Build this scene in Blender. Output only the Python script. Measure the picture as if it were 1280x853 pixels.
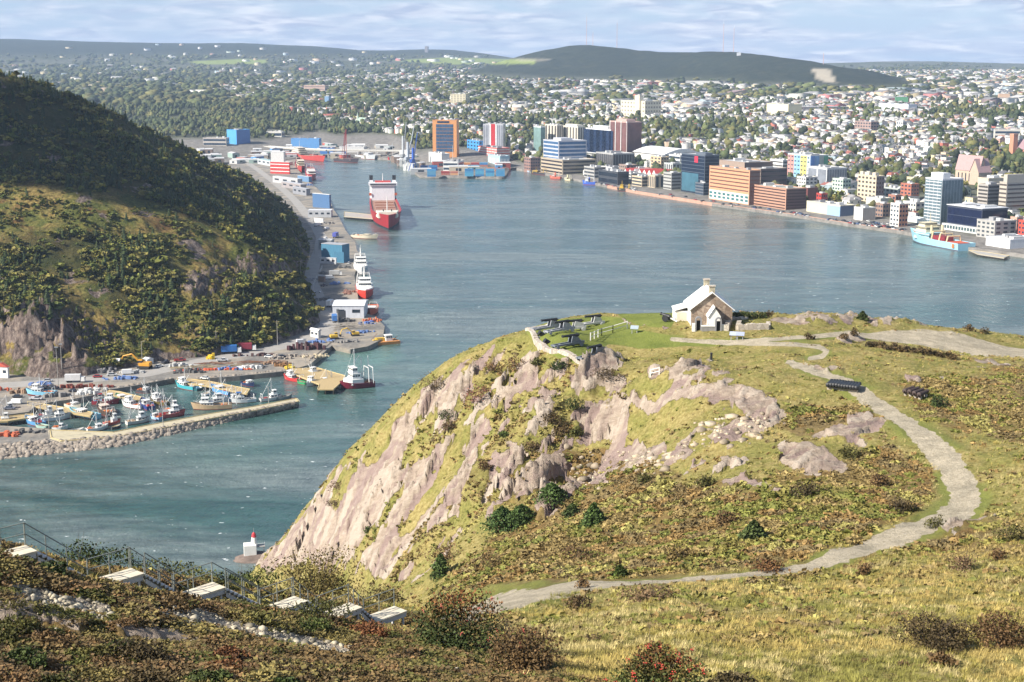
import bpy, bmesh, math, random
import numpy as np
from mathutils import Vector, Matrix

for o in list(bpy.data.objects):
    bpy.data.objects.remove(o)
SC = bpy.context.scene
COL = SC.collection
random.seed(7)
RNG = np.random.default_rng(7)
PI = math.pi
R = math.radians

# ------------------------------------------------------------------ camera, sky, sun, exposure
HAZE_DENSITY = 0.00005
CAM_H = 150.0
F = 1758.0                       # focal length in photo pixels (1280 wide)
PITCH = math.atan(338.5 / F)
cam_d = bpy.data.cameras.new('camera')
cam = bpy.data.objects.new('camera', cam_d)
COL.objects.link(cam)
cam.location = (0, 0, CAM_H)
cam.rotation_euler = (PI / 2 - PITCH, 0, 0)
cam_d.sensor_width = 36.0
cam_d.lens = 36.0 * F / 1280.0
cam_d.clip_start = 0.5
cam_d.clip_end = 60000
SC.camera = cam

SUN_ELEV = R(36)
SUN_AZ = (-0.90, -0.44)          # horizontal direction towards the sun (left, a little behind)
_l = math.hypot(*SUN_AZ)
SUN_DIR = Vector((SUN_AZ[0] / _l * math.cos(SUN_ELEV), SUN_AZ[1] / _l * math.cos(SUN_ELEV), math.sin(SUN_ELEV)))
sun_d = bpy.data.lights.new('sun', 'SUN')
sun_d.energy = 5.0
sun_d.angle = R(0.53)
sun_d.color = (1.0, 0.93, 0.82)
sun = bpy.data.objects.new('sun', sun_d)
COL.objects.link(sun)
sun.location = SUN_DIR * 3000
sun.rotation_euler = SUN_DIR.to_track_quat('Z', 'Y').to_euler()

W = bpy.data.worlds.new('World')
SC.world = W
W.use_nodes = True
nt = W.node_tree
nt.nodes.clear()
def wn(t, **k):
    n = nt.nodes.new(t)
    for a, b in k.items():
        setattr(n, a, b)
    return n
out = wn('ShaderNodeOutputWorld')
bg = wn('ShaderNodeBackground')
bg.inputs['Strength'].default_value = 0.07
sky = wn('ShaderNodeTexSky', sky_type='NISHITA', sun_disc=False)
sky.sun_elevation = SUN_ELEV
sky.sun_rotation = math.atan2(SUN_DIR.x, SUN_DIR.y)
sky.altitude = 150
sky.air_density = 1.0
sky.dust_density = 0.6
tc = wn('ShaderNodeTexCoord')
sep = wn('ShaderNodeSeparateXYZ')
nt.links.new(tc.outputs['Generated'], sep.inputs[0])
# cloud deck: thin, flattened rows of cloud, denser towards the top of the frame
def wmath(op, a, b=None, c=None):
    n = wn('ShaderNodeMath', operation=op)
    for i, v in enumerate((a, b, c)):
        if v is None:
            continue
        if isinstance(v, (int, float)):
            n.inputs[i].default_value = v
        else:
            nt.links.new(v, n.inputs[i])
    return n.outputs[0]
zc = wmath('MAXIMUM', sep.outputs['Z'], 0.0)
zz = wmath('POWER', wmath('ADD', zc, 0.002), 0.6)       # rows crowd towards the horizon
cmb = wn('ShaderNodeCombineXYZ')
ang = wmath('ARCTAN2', sep.outputs['X'], sep.outputs['Y'])
nt.links.new(wmath('MULTIPLY', ang, 10.0), cmb.inputs[0])
nt.links.new(wmath('MULTIPLY', zz, 27.0), cmb.inputs[1])
n1 = wn('ShaderNodeTexNoise')
n1.inputs['Scale'].default_value = 1.0
n1.inputs['Detail'].default_value = 7.0
n1.inputs['Roughness'].default_value = 0.6
n1.inputs['Distortion'].default_value = 0.35
nt.links.new(cmb.outputs[0], n1.inputs['Vector'])
n2 = wn('ShaderNodeTexNoise')
n2.inputs['Scale'].default_value = 3.2
n2.inputs['Detail'].default_value = 5.0
n2.inputs['Roughness'].default_value = 0.52
n2.inputs['Distortion'].default_value = 0.6
nt.links.new(cmb.outputs[0], n2.inputs['Vector'])
cr = wn('ShaderNodeValToRGB')
cr.color_ramp.elements[0].position = 0.38
cr.color_ramp.elements[1].position = 0.60
nt.links.new(n1.outputs['Fac'], cr.inputs['Fac'])
cr2 = wn('ShaderNodeValToRGB')            # cloud shade: lit tops, greyer bellies
cr2.color_ramp.elements[0].position = 0.38
cr2.color_ramp.elements[0].color = (3.9, 4.4, 6.0, 1)
cr2.color_ramp.elements[1].position = 0.66
cr2.color_ramp.elements[1].color = (8.6, 8.5, 8.9, 1)
nt.links.new(n2.outputs['Fac'], cr2.inputs['Fac'])
mx = wn('ShaderNodeMixRGB')
low = wmath('SUBTRACT', 1.0, wmath('MINIMUM', wmath('MULTIPLY', zc, 5.0), 1.0))      # the deck thins out overhead
fade = wmath('MULTIPLY', cr.outputs['Color'], wmath('MULTIPLY_ADD', low, 0.62, 0.28))
nt.links.new(fade, mx.inputs['Fac'])
hz = wn('ShaderNodeMixRGB')               # the cool clear air between the clouds
nt.links.new(wmath('MULTIPLY', low, 0.6), hz.inputs['Fac'])
hz.inputs['Color2'].default_value = (2.7, 4.7, 8.6, 1)
nt.links.new(sky.outputs['Color'], hz.inputs['Color1'])
nt.links.new(hz.outputs['Color'], mx.inputs['Color1'])
nt.links.new(cr2.outputs['Color'], mx.inputs['Color2'])
nt.links.new(mx.outputs['Color'], bg.inputs['Color'])
nt.links.new(bg.outputs['Background'], out.inputs['Surface'])

SC.view_settings.view_transform = 'Standard'
SC.view_settings.look = 'None'
SC.view_settings.gamma = 1.0
SC.view_settings.use_curve_mapping = False
SC.view_settings.exposure = 0.9
SC.render.engine = 'CYCLES'
cy = SC.cycles
cy.use_denoising = True
cy.max_bounces = 5
cy.diffuse_bounces = 2
cy.glossy_bounces = 2
cy.transmission_bounces = 2
cy.transparent_max_bounces = 4
cy.volume_bounces = 0
cy.caustics_reflective = False
cy.caustics_refractive = False

# ------------------------------------------------------------------ geometry of the view (used to survey positions)
CP, SP = math.cos(PITCH), math.sin(PITCH)
def ray(px, py):
    v = 426.5 - py
    return (px - 640.0), F * CP + v * SP, -F * SP + v * CP
def PZ(px, py, z=0.0):
    """ground point seen at photo pixel px,py that lies at height z"""
    x, y, d = ray(px, py)
    t = (z - CAM_H) / d
    return Vector((x * t, y * t, z))
def PD(px, py, D):
    """point seen at px,py that lies D metres ahead"""
    x, y, d = ray(px, py)
    t = D / y
    return Vector((x * t, D, CAM_H + d * t))
def proj(x, y, z):
    dep = y * CP - (z - CAM_H) * SP
    up = y * SP + (z - CAM_H) * CP
    return 640 + F * x / dep, 426.5 - F * up / dep, dep
def mpp(y):
    return y / F

# ------------------------------------------------------------------ numpy noise
_perm = np.random.default_rng(3).permutation(4096)
def _h(ix, iy):
    return _perm[(_perm[ix & 4095] + iy) & 4095] / 4095.0
def vnoise(x, y):
    x = np.asarray(x, float); y = np.asarray(y, float)
    ix = np.floor(x).astype(int); iy = np.floor(y).astype(int)
    fx = x - ix; fy = y - iy
    fx = fx * fx * fx * (fx * (fx * 6 - 15) + 10); fy = fy * fy * fy * (fy * (fy * 6 - 15) + 10)
    a = _h(ix, iy); b = _h(ix + 1, iy); c = _h(ix, iy + 1); d = _h(ix + 1, iy + 1)
    return (a + (b - a) * fx) * (1 - fy) + (c + (d - c) * fx) * fy
def fbm(x, y, o=4, g=0.5):
    s = 0; a = 1; t = 0
    for i in range(o):
        s = s + a * vnoise(x * 2 ** i + 17.3 * i, y * 2 ** i - 9.1 * i); t += a; a *= g
    return s / t
def sstep(a, b, x):
    t = np.clip((x - a) / (b - a), 0, 1)
    return t * t * (3 - 2 * t)
class Surf:
    """smooth height field through surveyed points (multiquadric)"""
    def __init__(s, pts, c=8.0, lam=1e-3, plane=True):
        P = np.array([(p[0], p[1]) for p in pts], float); z = np.array([p[2] for p in pts], float)
        s.P = P; s.c = c
        n = len(P)
        d = np.sqrt(((P[:, None] - P[None]) ** 2).sum(-1) + c * c)
        A = np.zeros((n + 3, n + 3)); A[:n, :n] = d + np.eye(n) * -lam * 10
        A[:n, n] = 1; A[:n, n + 1:] = P / 100.0; A[n, :n] = 1; A[n + 1:, :n] = P.T / 100.0
        s.w = np.linalg.solve(A, np.concatenate([z, [0, 0, 0]]))
    def __call__(s, x, y):
        x = np.asarray(x, float); y = np.asarray(y, float); sh = x.shape
        x = x.ravel(); y = y.ravel(); o = np.empty(len(x)); n = len(s.P)
        for i in range(0, len(x), 20000):
            X = x[i:i + 20000]; Y = y[i:i + 20000]
            d = np.sqrt((X[:, None] - s.P[None, :, 0]) ** 2 + (Y[:, None] - s.P[None, :, 1]) ** 2 + s.c ** 2)
            o[i:i + 20000] = d @ s.w[:n] + s.w[n] + (X * s.w[n + 1] + Y * s.w[n + 2]) / 100.0
        return o.reshape(sh)
def polydist(px, py, pts):
    """distance from points to a polyline"""
    best = np.full(np.shape(px), 1e9)
    for (x0, y0), (x1, y1) in zip(pts[:-1], pts[1:]):
        dx, dy = x1 - x0, y1 - y0; L = dx * dx + dy * dy + 1e-9
        t = np.clip(((px - x0) * dx + (py - y0) * dy) / L, 0, 1)
        best = np.minimum(best, np.hypot(px - x0 - t * dx, py - y0 - t * dy))
    return best
def inpoly(px, py, pts):
    px = np.asarray(px); py = np.asarray(py); r = np.zeros(px.shape, bool); n = len(pts)
    for i in range(n):
        x0, y0 = pts[i]; x1, y1 = pts[(i + 1) % n]
        if y0 == y1: continue
        c = ((y0 > py) != (y1 > py)) & (px < (x1 - x0) * (py - y0) / (y1 - y0) + x0)
        r ^= c
    return r
def spoly(px, py, pts, soft):
    """signed soft membership of a polygon: 1 inside, 0 outside, soft px wide"""
    d = polydist(px, py, list(pts) + [pts[0]]); ins = inpoly(px, py, pts)
    return sstep(-soft, soft, np.where(ins, d, -d))

# ------------------------------------------------------------------ materials
MATS = {}
class NB:
    """small helper to wire shader nodes"""
    def __init__(s, name):
        s.m = bpy.data.materials.new(name); s.m.use_nodes = True
        s.t = s.m.node_tree; s.b = s.t.nodes['Principled BSDF']
        s.pos = None
    def n(s, t, **k):
        n = s.t.nodes.new(t)
        for a, b in k.items(): setattr(n, a, b)
        return n
    def l(s, a, b): s.t.links.new(a, b)
    def P(s):
        if s.pos is None: s.pos = s.n('ShaderNodeNewGeometry').outputs['Position']
        return s.pos
    def O(s):
        return s.n('ShaderNodeTexCoord').outputs['Object']
    def noise(s, scale, detail=4, rough=0.55, vec=None, dist=0.0, stretch=None):
        n = s.n('ShaderNodeTexNoise'); n.inputs['Scale'].default_value = scale
        n.inputs['Detail'].default_value = detail; n.inputs['Roughness'].default_value = rough
        n.inputs['Distortion'].default_value = dist
        v = vec or s.P()
        if stretch:
            mp = s.n('ShaderNodeMapping'); mp.inputs['Scale'].default_value = stretch[:3]
            if len(stretch) > 3: mp.inputs['Rotation'].default_value = stretch[3:]
            s.l(v, mp.inputs['Vector']); v = mp.outputs[0]
        s.l(v, n.inputs['Vector']); return n.outputs['Fac']
    def attr(s, name):
        n = s.n('ShaderNodeAttribute'); n.attribute_name = name; return n
    def math(s, op, a, b=None, c=None):
        n = s.n('ShaderNodeMath', operation=op)
        for i, v in enumerate((a, b, c)):
            if v is None: continue
            if isinstance(v, (int, float)): n.inputs[i].default_value = v
            else: s.l(v, n.inputs[i])
        return n.outputs[0]
    def ramp(s, f, stops, interp='LINEAR'):
        n = s.n('ShaderNodeValToRGB'); e = n.color_ramp.elements; n.color_ramp.interpolation = interp
        while len(e) < len(stops): e.new(0.5)
        for i, (p, c) in enumerate(stops):
            e[i].position = p
            e[i].color = (c, c, c, 1) if isinstance(c, (int, float)) else (*c, 1)
        s.l(f, n.inputs['Fac']); return n.outputs['Color']
    def mix(s, f, a, b, mode='MIX'):
        n = s.n('ShaderNodeMixRGB', blend_type=mode)
        for i, v in enumerate((f, a, b)):
            if isinstance(v, (int, float)): n.inputs[i].default_value = v
            elif isinstance(v, tuple): n.inputs[i].default_value = (*v, 1)
            else: s.l(v, n.inputs[i])
        return n.outputs['Color']
    def bump(s, h, strength=0.5, dist=0.1, prev=None):
        n = s.n('ShaderNodeBump'); n.inputs['Strength'].default_value = strength
        n.inputs['Distance'].default_value = dist; s.l(h, n.inputs['Height'])
        if prev: s.l(prev, n.inputs['Normal'])
        return n.outputs['Normal']
    def done(s, col=None, rough=None, normal=None, **k):
        if col is not None:
            if isinstance(col, tuple): s.b.inputs['Base Color'].default_value = (*col, 1)
            else: s.l(col, s.b.inputs['Base Color'])
        if rough is not None:
            if isinstance(rough, (int, float)): s.b.inputs['Roughness'].default_value = rough
            else: s.l(rough, s.b.inputs['Roughness'])
        if normal is not None: s.l(normal, s.b.inputs['Normal'])
        for a, v in k.items():
            s.b.inputs[a.replace('_', ' ')].default_value = v
        return s.m
def mat(name, col, rough=0.6, var=0.18, scale=0.8, metal=0.0, spec=None, bump=0.0, streak=False):
    """plain painted / mineral / fabric surface with weathering"""
    if name in MATS: return MATS[name]
    b = NB(name)
    f = b.noise(scale, 5, 0.65, stretch=(1, 1, 0.25) if streak else None)
    dark = tuple(max(0, c * (1 - var)) for c in col); lite = tuple(min(1, c * (1 + var * 0.8)) for c in col)
    c = b.ramp(f, [(0.25, dark), (0.5, col), (0.75, lite)])
    m = b.done(c, rough, b.bump(f, bump, 0.1) if bump else None)
    b.b.inputs['Metallic'].default_value = metal
    if spec is not None: b.b.inputs['Specular IOR Level'].default_value = spec
    MATS[name] = m; return m
def paint(rgb):
    """weathered paint of a given colour"""
    k = 'paint_%02x%02x%02x' % tuple(int(255 * c) for c in rgb)
    return mat(k, rgb, 0.5, 0.15, 0.9, streak=True)

# ------------------------------------------------------------------ objects
def tag(o, label=None, cat=None, group=None, kind=None):
    if label: o['label'] = label
    if cat: o['category'] = cat
    if group: o['group'] = group
    if kind: o['kind'] = kind
    return o
def empty(name, loc, rz=0.0, label=None, cat=None, group=None):
    o = bpy.data.objects.new(name, None); COL.objects.link(o)
    o.location = loc; o.rotation_euler = (0, 0, rz); o.empty_display_size = 0.5
    return tag(o, label, cat, group)
def link(name, me, parent=None, loc=None, rz=None):
    o = bpy.data.objects.new(name, me); COL.objects.link(o)
    if parent is not None: o.parent = parent
    if loc is not None: o.location = loc
    if rz is not None: o.rotation_euler = (0, 0, rz)
    return o
def copy_tree(o, parent=None):
    c = o.copy(); COL.objects.link(c)
    if parent is not None: c.parent = parent
    for ch in list(o.children): copy_tree(ch, c)
    return c
class MB:
    """collects boxes, prisms and tubes and links them as ONE mesh object"""
    def __init__(s): s.v = []; s.f = []; s.mi = []
    def add(s, vs, fs, m=0):
        o = len(s.v); s.v += [tuple(v) for v in vs]
        for f in fs: s.f.append(tuple(i + o for i in f)); s.mi.append(m)
        return s
    def box(s, c, d, rz=0.0, m=0, taper=1.0, top=None):
        """c = centre of the base, d = full sizes"""
        x, y, z = d[0] / 2, d[1] / 2, d[2]; cs, sn = math.cos(rz), math.sin(rz); vs = []
        for zz, k in ((0, 1.0), (z, taper)):
            for sx, sy in ((-1, -1), (1, -1), (1, 1), (-1, 1)):
                a, b = sx * x * k, sy * y * k
                vs.append((c[0] + a * cs - b * sn, c[1] + a * sn + b * cs, c[2] + zz))
        fs = [(0, 3, 2, 1), (0, 1, 5, 4), (1, 2, 6, 5), (2, 3, 7, 6), (3, 0, 4, 7)]
        s.add(vs, fs, m); s.add(vs[4:], [(0, 1, 2, 3)], m if top is None else top)
        return s
    def prism(s, poly, z0, z1, m=0, top=None):
        n = len(poly)
        a = sum(poly[i][0] * poly[(i + 1) % n][1] - poly[(i + 1) % n][0] * poly[i][1] for i in range(n))
        if a < 0: poly = list(poly)[::-1]
        vs = [(p[0], p[1], z0) for p in poly] + [(p[0], p[1], z1) for p in poly]
        s.add(vs, [(i, (i + 1) % n, n + (i + 1) % n, n + i) for i in range(n)], m)
        s.add([(p[0], p[1], z1) for p in poly], [tuple(range(n))], m if top is None else top)
        return s
    def tube(s, a, b, r0, r1=None, n=6, m=0, cap=True):
        a = Vector(a); b = Vector(b); r1 = r0 if r1 is None else r1
        d = b - a
        if d.length < 1e-6: return s
        q = d.to_track_quat('Z', 'Y'); vs = []
        for p, r in ((a, r0), (b, r1)):
            for i in range(n):
                t = 2 * PI * i / n
                vs.append(p + q @ Vector((r * math.cos(t), r * math.sin(t), 0)))
        fs = [(i, (i + 1) % n, n + (i + 1) % n, n + i) for i in range(n)]
        if cap: fs += [tuple(range(n - 1, -1, -1)), tuple(range(n, 2 * n))]
        return s.add(vs, fs, m)
    def lathe(s, prof, c=(0, 0, 0), n=10, m=0):
        """prof = [(r,z)...] about the vertical axis"""
        vs = []; fs = []
        for r, z in prof:
            for i in range(n):
                t = 2 * PI * i / n; vs.append((c[0] + r * math.cos(t), c[1] + r * math.sin(t), c[2] + z))
        for k in range(len(prof) - 1):
            for i in range(n):
                j = (i + 1) % n; fs.append((k * n + i, k * n + j, k * n + n + j, k * n + n + i))
        fs.append(tuple((len(prof) - 1) * n + i for i in range(n)))
        return s.add(vs, fs, m)
    def lathe_x(s, prof, c=(0, 0, 0), n=10, m=0, axis=(1, 0, 0)):
        q = Vector(axis).to_track_quat('Z', 'Y'); t = MB().lathe(prof, (0, 0, 0), n)
        return s.add([Vector(c) + q @ Vector(v) for v in t.v], t.f + [tuple(range(n - 1, -1, -1))], m)
    def mesh(s, name, mats):
        me = bpy.data.meshes.new(name); me.from_pydata(s.v, [], s.f)
        for m in (mats if isinstance(mats, (list, tuple)) else [mats]): me.materials.append(m)
        me.polygons.foreach_set('material_index', s.mi); me.update(); return me
    def build(s, name, mats, parent=None, loc=None, rz=None, smooth=False, bevel=0.0):
        me = s.mesh(name, mats)
        if bevel:
            bm = bmesh.new(); bm.from_mesh(me)
            bmesh.ops.remove_doubles(bm, verts=bm.verts, dist=1e-4)
            bmesh.ops.bevel(bm, geom=bm.edges, offset=bevel, segments=1, affect='EDGES', clamp_overlap=True)
            bm.to_mesh(me); bm.free()
        if smooth: me.polygons.foreach_set('use_smooth', [True] * len(me.polygons))
        return link(name, me, parent, loc, rz)
def np_mesh(name, v, f, mats, mi=None, smooth=False, cols=None, attrs=None):
    """mesh from numpy arrays; f is (n,3) or (n,4)"""
    me = bpy.data.meshes.new(name); v = np.asarray(v, np.float32); f = np.asarray(f, np.int32); k = f.shape[1]
    me.vertices.add(len(v)); me.vertices.foreach_set('co', v.ravel())
    me.loops.add(f.size); me.loops.foreach_set('vertex_index', f.ravel())
    me.polygons.add(len(f)); me.polygons.foreach_set('loop_start', np.arange(0, f.size, k, dtype=np.int32))
    me.polygons.foreach_set('loop_total', np.full(len(f), k, np.int32))
    for m in (mats if isinstance(mats, (list, tuple)) else [mats]): me.materials.append(m)
    if mi is not None: me.polygons.foreach_set('material_index', np.asarray(mi, np.int32))
    if smooth: me.polygons.foreach_set('use_smooth', np.ones(len(f), bool))
    if cols is not None:
        a = me.color_attributes.new('tint', 'FLOAT_COLOR', 'POINT')
        c = np.ones((len(v), 4), np.float32); c[:, :3] = cols; a.data.foreach_set('color', c.ravel())
    for n, d in (attrs or {}).items():
        a = me.attributes.new(n, 'FLOAT', 'POINT'); a.data.foreach_set('value', np.asarray(d, np.float32).ravel())
    me.update(); me.validate(); return me
def grid_faces(nr, nc):
    i = np.arange(nr - 1)[:, None] * nc + np.arange(nc - 1)[None]
    return np.stack([i, i + 1, i + nc + 1, i + nc], -1).reshape(-1, 4)
# ------------------------------------------------------------------ the headland we stand on and the battery spur
HP = []
for px, py, z in [
    # plateau and its far rim
    (880,415,109),(740,394,107.2),(762,393,107.6),(800,392,108.5),(840,392,109.1),(900,393,109.2),(960,395,109.6),(1020,394,109.2),(1080,397,108.6),(1130,403,107.8),(1180,411,107),(1240,418,106.2),(1290,424,105.6),(1400,436,104.5),
    (660,414,107),(672,432,107),(690,443,107),(722,455,107),(745,445,107.2),(760,425,107.5),(720,415,107),(700,402,107),(735,405,107.05),(820,410,109),
    (1180,425,107.2),(1280,440,106.2),(1100,420,108.2),(900,428,108.6),(950,430,109),(1035,440,109.4),(1010,448,109.5),(985,455,109.6),(1060,482,110),
    (1120,520,110),(1180,575,110),(1210,612,110.2),(1204,638,110.3),(1150,668,110.6),(1000,708,111.2),(850,726,111.6),(700,738,112.2),(640,752,112.6),(612,765,113.2),
    (1280,500,110),(1280,600,111.3),(1280,680,113),(1400,600,112),(1450,760,118),(1280,853,122.5),(1450,853,124),(1000,853,123.2),(850,853,124),(700,853,125),(1280,760,116.6),(1150,745,115),(1000,780,117.8),(1000,735,113.2),(850,775,117),(800,800,119.5),(700,780,117),
    (560,853,126.5),(450,853,127.6),(330,853,128.8),(200,853,130),(0,853,131.5),(-200,853,132.5),(0,775,130),(-150,720,131),(200,790,127.6),(100,740,128.2),(300,790,125.6),(400,805,124.4),(480,790,120.6),(560,810,121.5),(600,785,116.5),
    (20,692,127.6),(-120,655,130.5),(145,718,125),(250,735,122.8),(355,752,120.4),(425,761,118.7),(480,766,117.4),(560,764,114.8),
    (850,490,107.7),(950,520,108.2),(850,550,105.2),(850,600,104.2),(850,650,105.6),(850,700,109.2),(950,600,107.7),(950,660,108.7),(1050,560,109),(1050,640,109.2),(1130,600,109.6),(780,640,102.6),(780,700,107.6),(800,470,107.8),(900,460,109)]:
    p = PZ(px, py, z); HP.append((p.x, p.y, z))
for px, py, D in [
    # crest of the cliff against the water, and the face this side of it
    (640,427,226),(600,452,226),(560,480,226),(510,519,228),(470,549,231),(430,589,235),(390,634,240),(350,679,245),(325,703,250),
    (365,694,236),(400,692,224),(440,707,208),(480,724,193),(500,707,190),(540,650,190),(450,645,217),(500,600,214),(520,560,219),(560,600,203),(600,560,204),(600,500,213),(640,467,218),(655,447,221),
    (700,477,204),(690,520,195),(650,560,189),(640,600,180),(600,640,180),(560,690,172),(545,725,162),(750,500,199),(740,560,188),(740,600,180),(700,650,162),(640,655,168),(640,695,144),(600,732,129),(700,705,131)]:
    p = PD(px, py, D); HP.append(tuple(p))
for x, y, z in [
    # seaward slopes out of sight
    (-34,95,104),(-60,90,98),(-48,130,72),(-20,120,92),(-90,80,100),(-80,130,50),(-60,180,25),(-25,165,76),(-14,135,90),(-110,150,10),(-130,80,70),(-45,205,35),(-70,215,8),(-90,240,-10),(-150,120,-10),(-100,190,-10),
    (-66,250,40),(-75,275,5),(-40,285,45),(-55,305,2),(-60,330,-15),(-15,270,76),(-25,300,35),(-30,340,-10),(15,270,80),(10,310,20),(5,350,-15),(50,275,84),(55,320,20),(60,360,-15),(95,270,86),(100,310,40),(110,360,-10),(135,260,88),(150,310,40),(160,360,-5),(180,300,60),
    (-60,40,131),(-40,20,136),(0,15,138),(0,30,131.5),(40,20,136),(25,35,128.5),(70,30,134),(90,60,124),(-80,60,124),(-30,45,129),(110,130,115)]:
    HP.append((x, y, z))
_hs = Surf(HP, c=7.0, lam=2e-3)

PATH1 = [(560,775),(600,760),(630,749),(665,741),(700,735),(760,730),(850,725),(920,720),(1000,710),(1060,693),(1120,672),(1165,655),(1195,640),(1208,620),(1204,603),(1190,580),(1165,558),(1130,528),(1100,505),(1070,487),(1040,473),(1010,462),(986,454)]
PATH1W = [.84 * k for k in [12,13,13,10,7.5,6,5,5,6.5,9,12,15,19,22,21,18,15,12.5,10.5,8.5,6.5,5,4]]
PATH2 = [(840,424),(880,427),(920,428),(960,427.5),(1000,424),(1060,419),(1110,424)]
PATH3 = [(920,428),(960,433),(1000,434.5),(1024,437),(1034,441),(1028,446),(1012,449)]
PARK = [(1080,418),(1110,415),(1150,415),(1200,420),(1250,430),(1300,435),(1300,447),(1250,444),(1200,440),(1150,432),(1100,427)]
LAWN = [[(655,412),(700,400),(740,395),(775,398),(800,412),(860,424),(905,426),(900,431),(860,433),(800,436),(760,430),(746,446),(722,456),(690,444),(672,434)],
        [(770,392),(835,388),(846,398),(838,410),(800,408),(780,400)],
        [(890,424),(960,424),(1020,420),(1060,416),(1040,424),(960,431),(890,431)]]
ROCKP = [ # bare rock, in patches
    [(318,706),(360,660),(400,615),(440,578),(470,560),(520,556),(545,590),(560,600),(565,640),(545,690),(500,726),(470,720),(430,695),(390,694),(340,710)],
    [(530,490),(570,468),(592,472),(590,500),(560,528),(535,515)],[(645,470),(655,445),(672,440),(676,460),(668,480),(650,486)],[(490,540),(505,525),(512,545),(500,575),(486,570)],
    [(592,540),(600,520),(612,530),(600,575),(585,600),(575,640),(560,635),(575,580)],[(610,600),(640,560),(660,540),(655,575),(630,610),(612,620)],
    [(712,470),(735,452),(765,446),(775,455),(760,480),(735,500),(715,492)],[(665,500),(680,490),(690,505),(680,540),(668,535)],
    [(690,575),(712,545),(740,520),(775,508),(792,520),(785,548),(750,560),(720,562)],[(768,507),(800,496),(850,484),(905,477),(925,485),(900,500),(850,507),(805,519)],[(905,478),(932,482),(968,503),(977,521),(955,530),(922,515),(905,497)],
    [(880,545),(900,530),(940,520),(965,525),(950,540),(920,552),(890,555)],[(760,560),(800,548),(828,560),(800,580),(770,590)],[(720,600),(745,588),(757,600),(735,606)],[(640,610),(670,598),(668,604),(640,620)],
    [(975,560),(1010,556),(1045,570),(1055,588),(1020,588),(980,580)],[(1005,545),(1040,535),(1085,550),(1075,558),(1030,548)],[(1060,524),(1090,520),(1115,535),(1100,542),(1068,538)],[(920,602),(960,598),(985,614),(960,612)],[(905,578),(925,574),(940,582),(915,588)],
    [(812,462),(850,455),(885,452),(885,458),(850,464),(815,472)],[(760,405),(785,398),(790,408),(765,415)],[(800,400),(835,403),(838,412),(805,410)],[(950,405),(1000,398),(1010,404),(960,409)],[(1000,398),(1080,397),(1160,404),(1110,406),(1040,402)],[(1050,425),(1072,421),(1076,428),(1056,430)],
    [(1020,462),(1048,458),(1055,466),(1030,470)],[(1135,470),(1180,468),(1190,474),(1150,478)],[(1215,452),(1262,454),(1260,460),(1220,458)],[(1160,660),(1215,652),(1240,648),(1190,668)],
    [(-20,760),(40,768),(105,786),(100,793),(30,778),(-20,772)],[(140,788),(200,783),(258,802),(255,812),(200,806),(150,796)]]
GRAVEL = [([(20,735),(60,746),(95,756),(130,766)],13),([(190,757),(240,772),(300,786),(360,800),(430,816)],14),([(300,780),(330,792)],9),([(560,840),(590,850)],7)]
def _interp_w(px, py, pts, ws):
    best = np.full(np.shape(px), 1e9); w = np.zeros(np.shape(px))
    for i in range(len(pts) - 1):
        (x0, y0), (x1, y1) = pts[i], pts[i + 1]
        dx, dy = x1 - x0, (y1 - y0); L = dx * dx + dy * dy + 1e-9
        t = np.clip(((px - x0) * dx + (py - y0) * dy) / L, 0, 1); d = np.hypot(px - x0 - t * dx, py - y0 - t * dy)
        k = d < best; best = np.where(k, d, best); w = np.where(k, ws[i] + (ws[i + 1] - ws[i]) * t, w)
    return best, w
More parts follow.
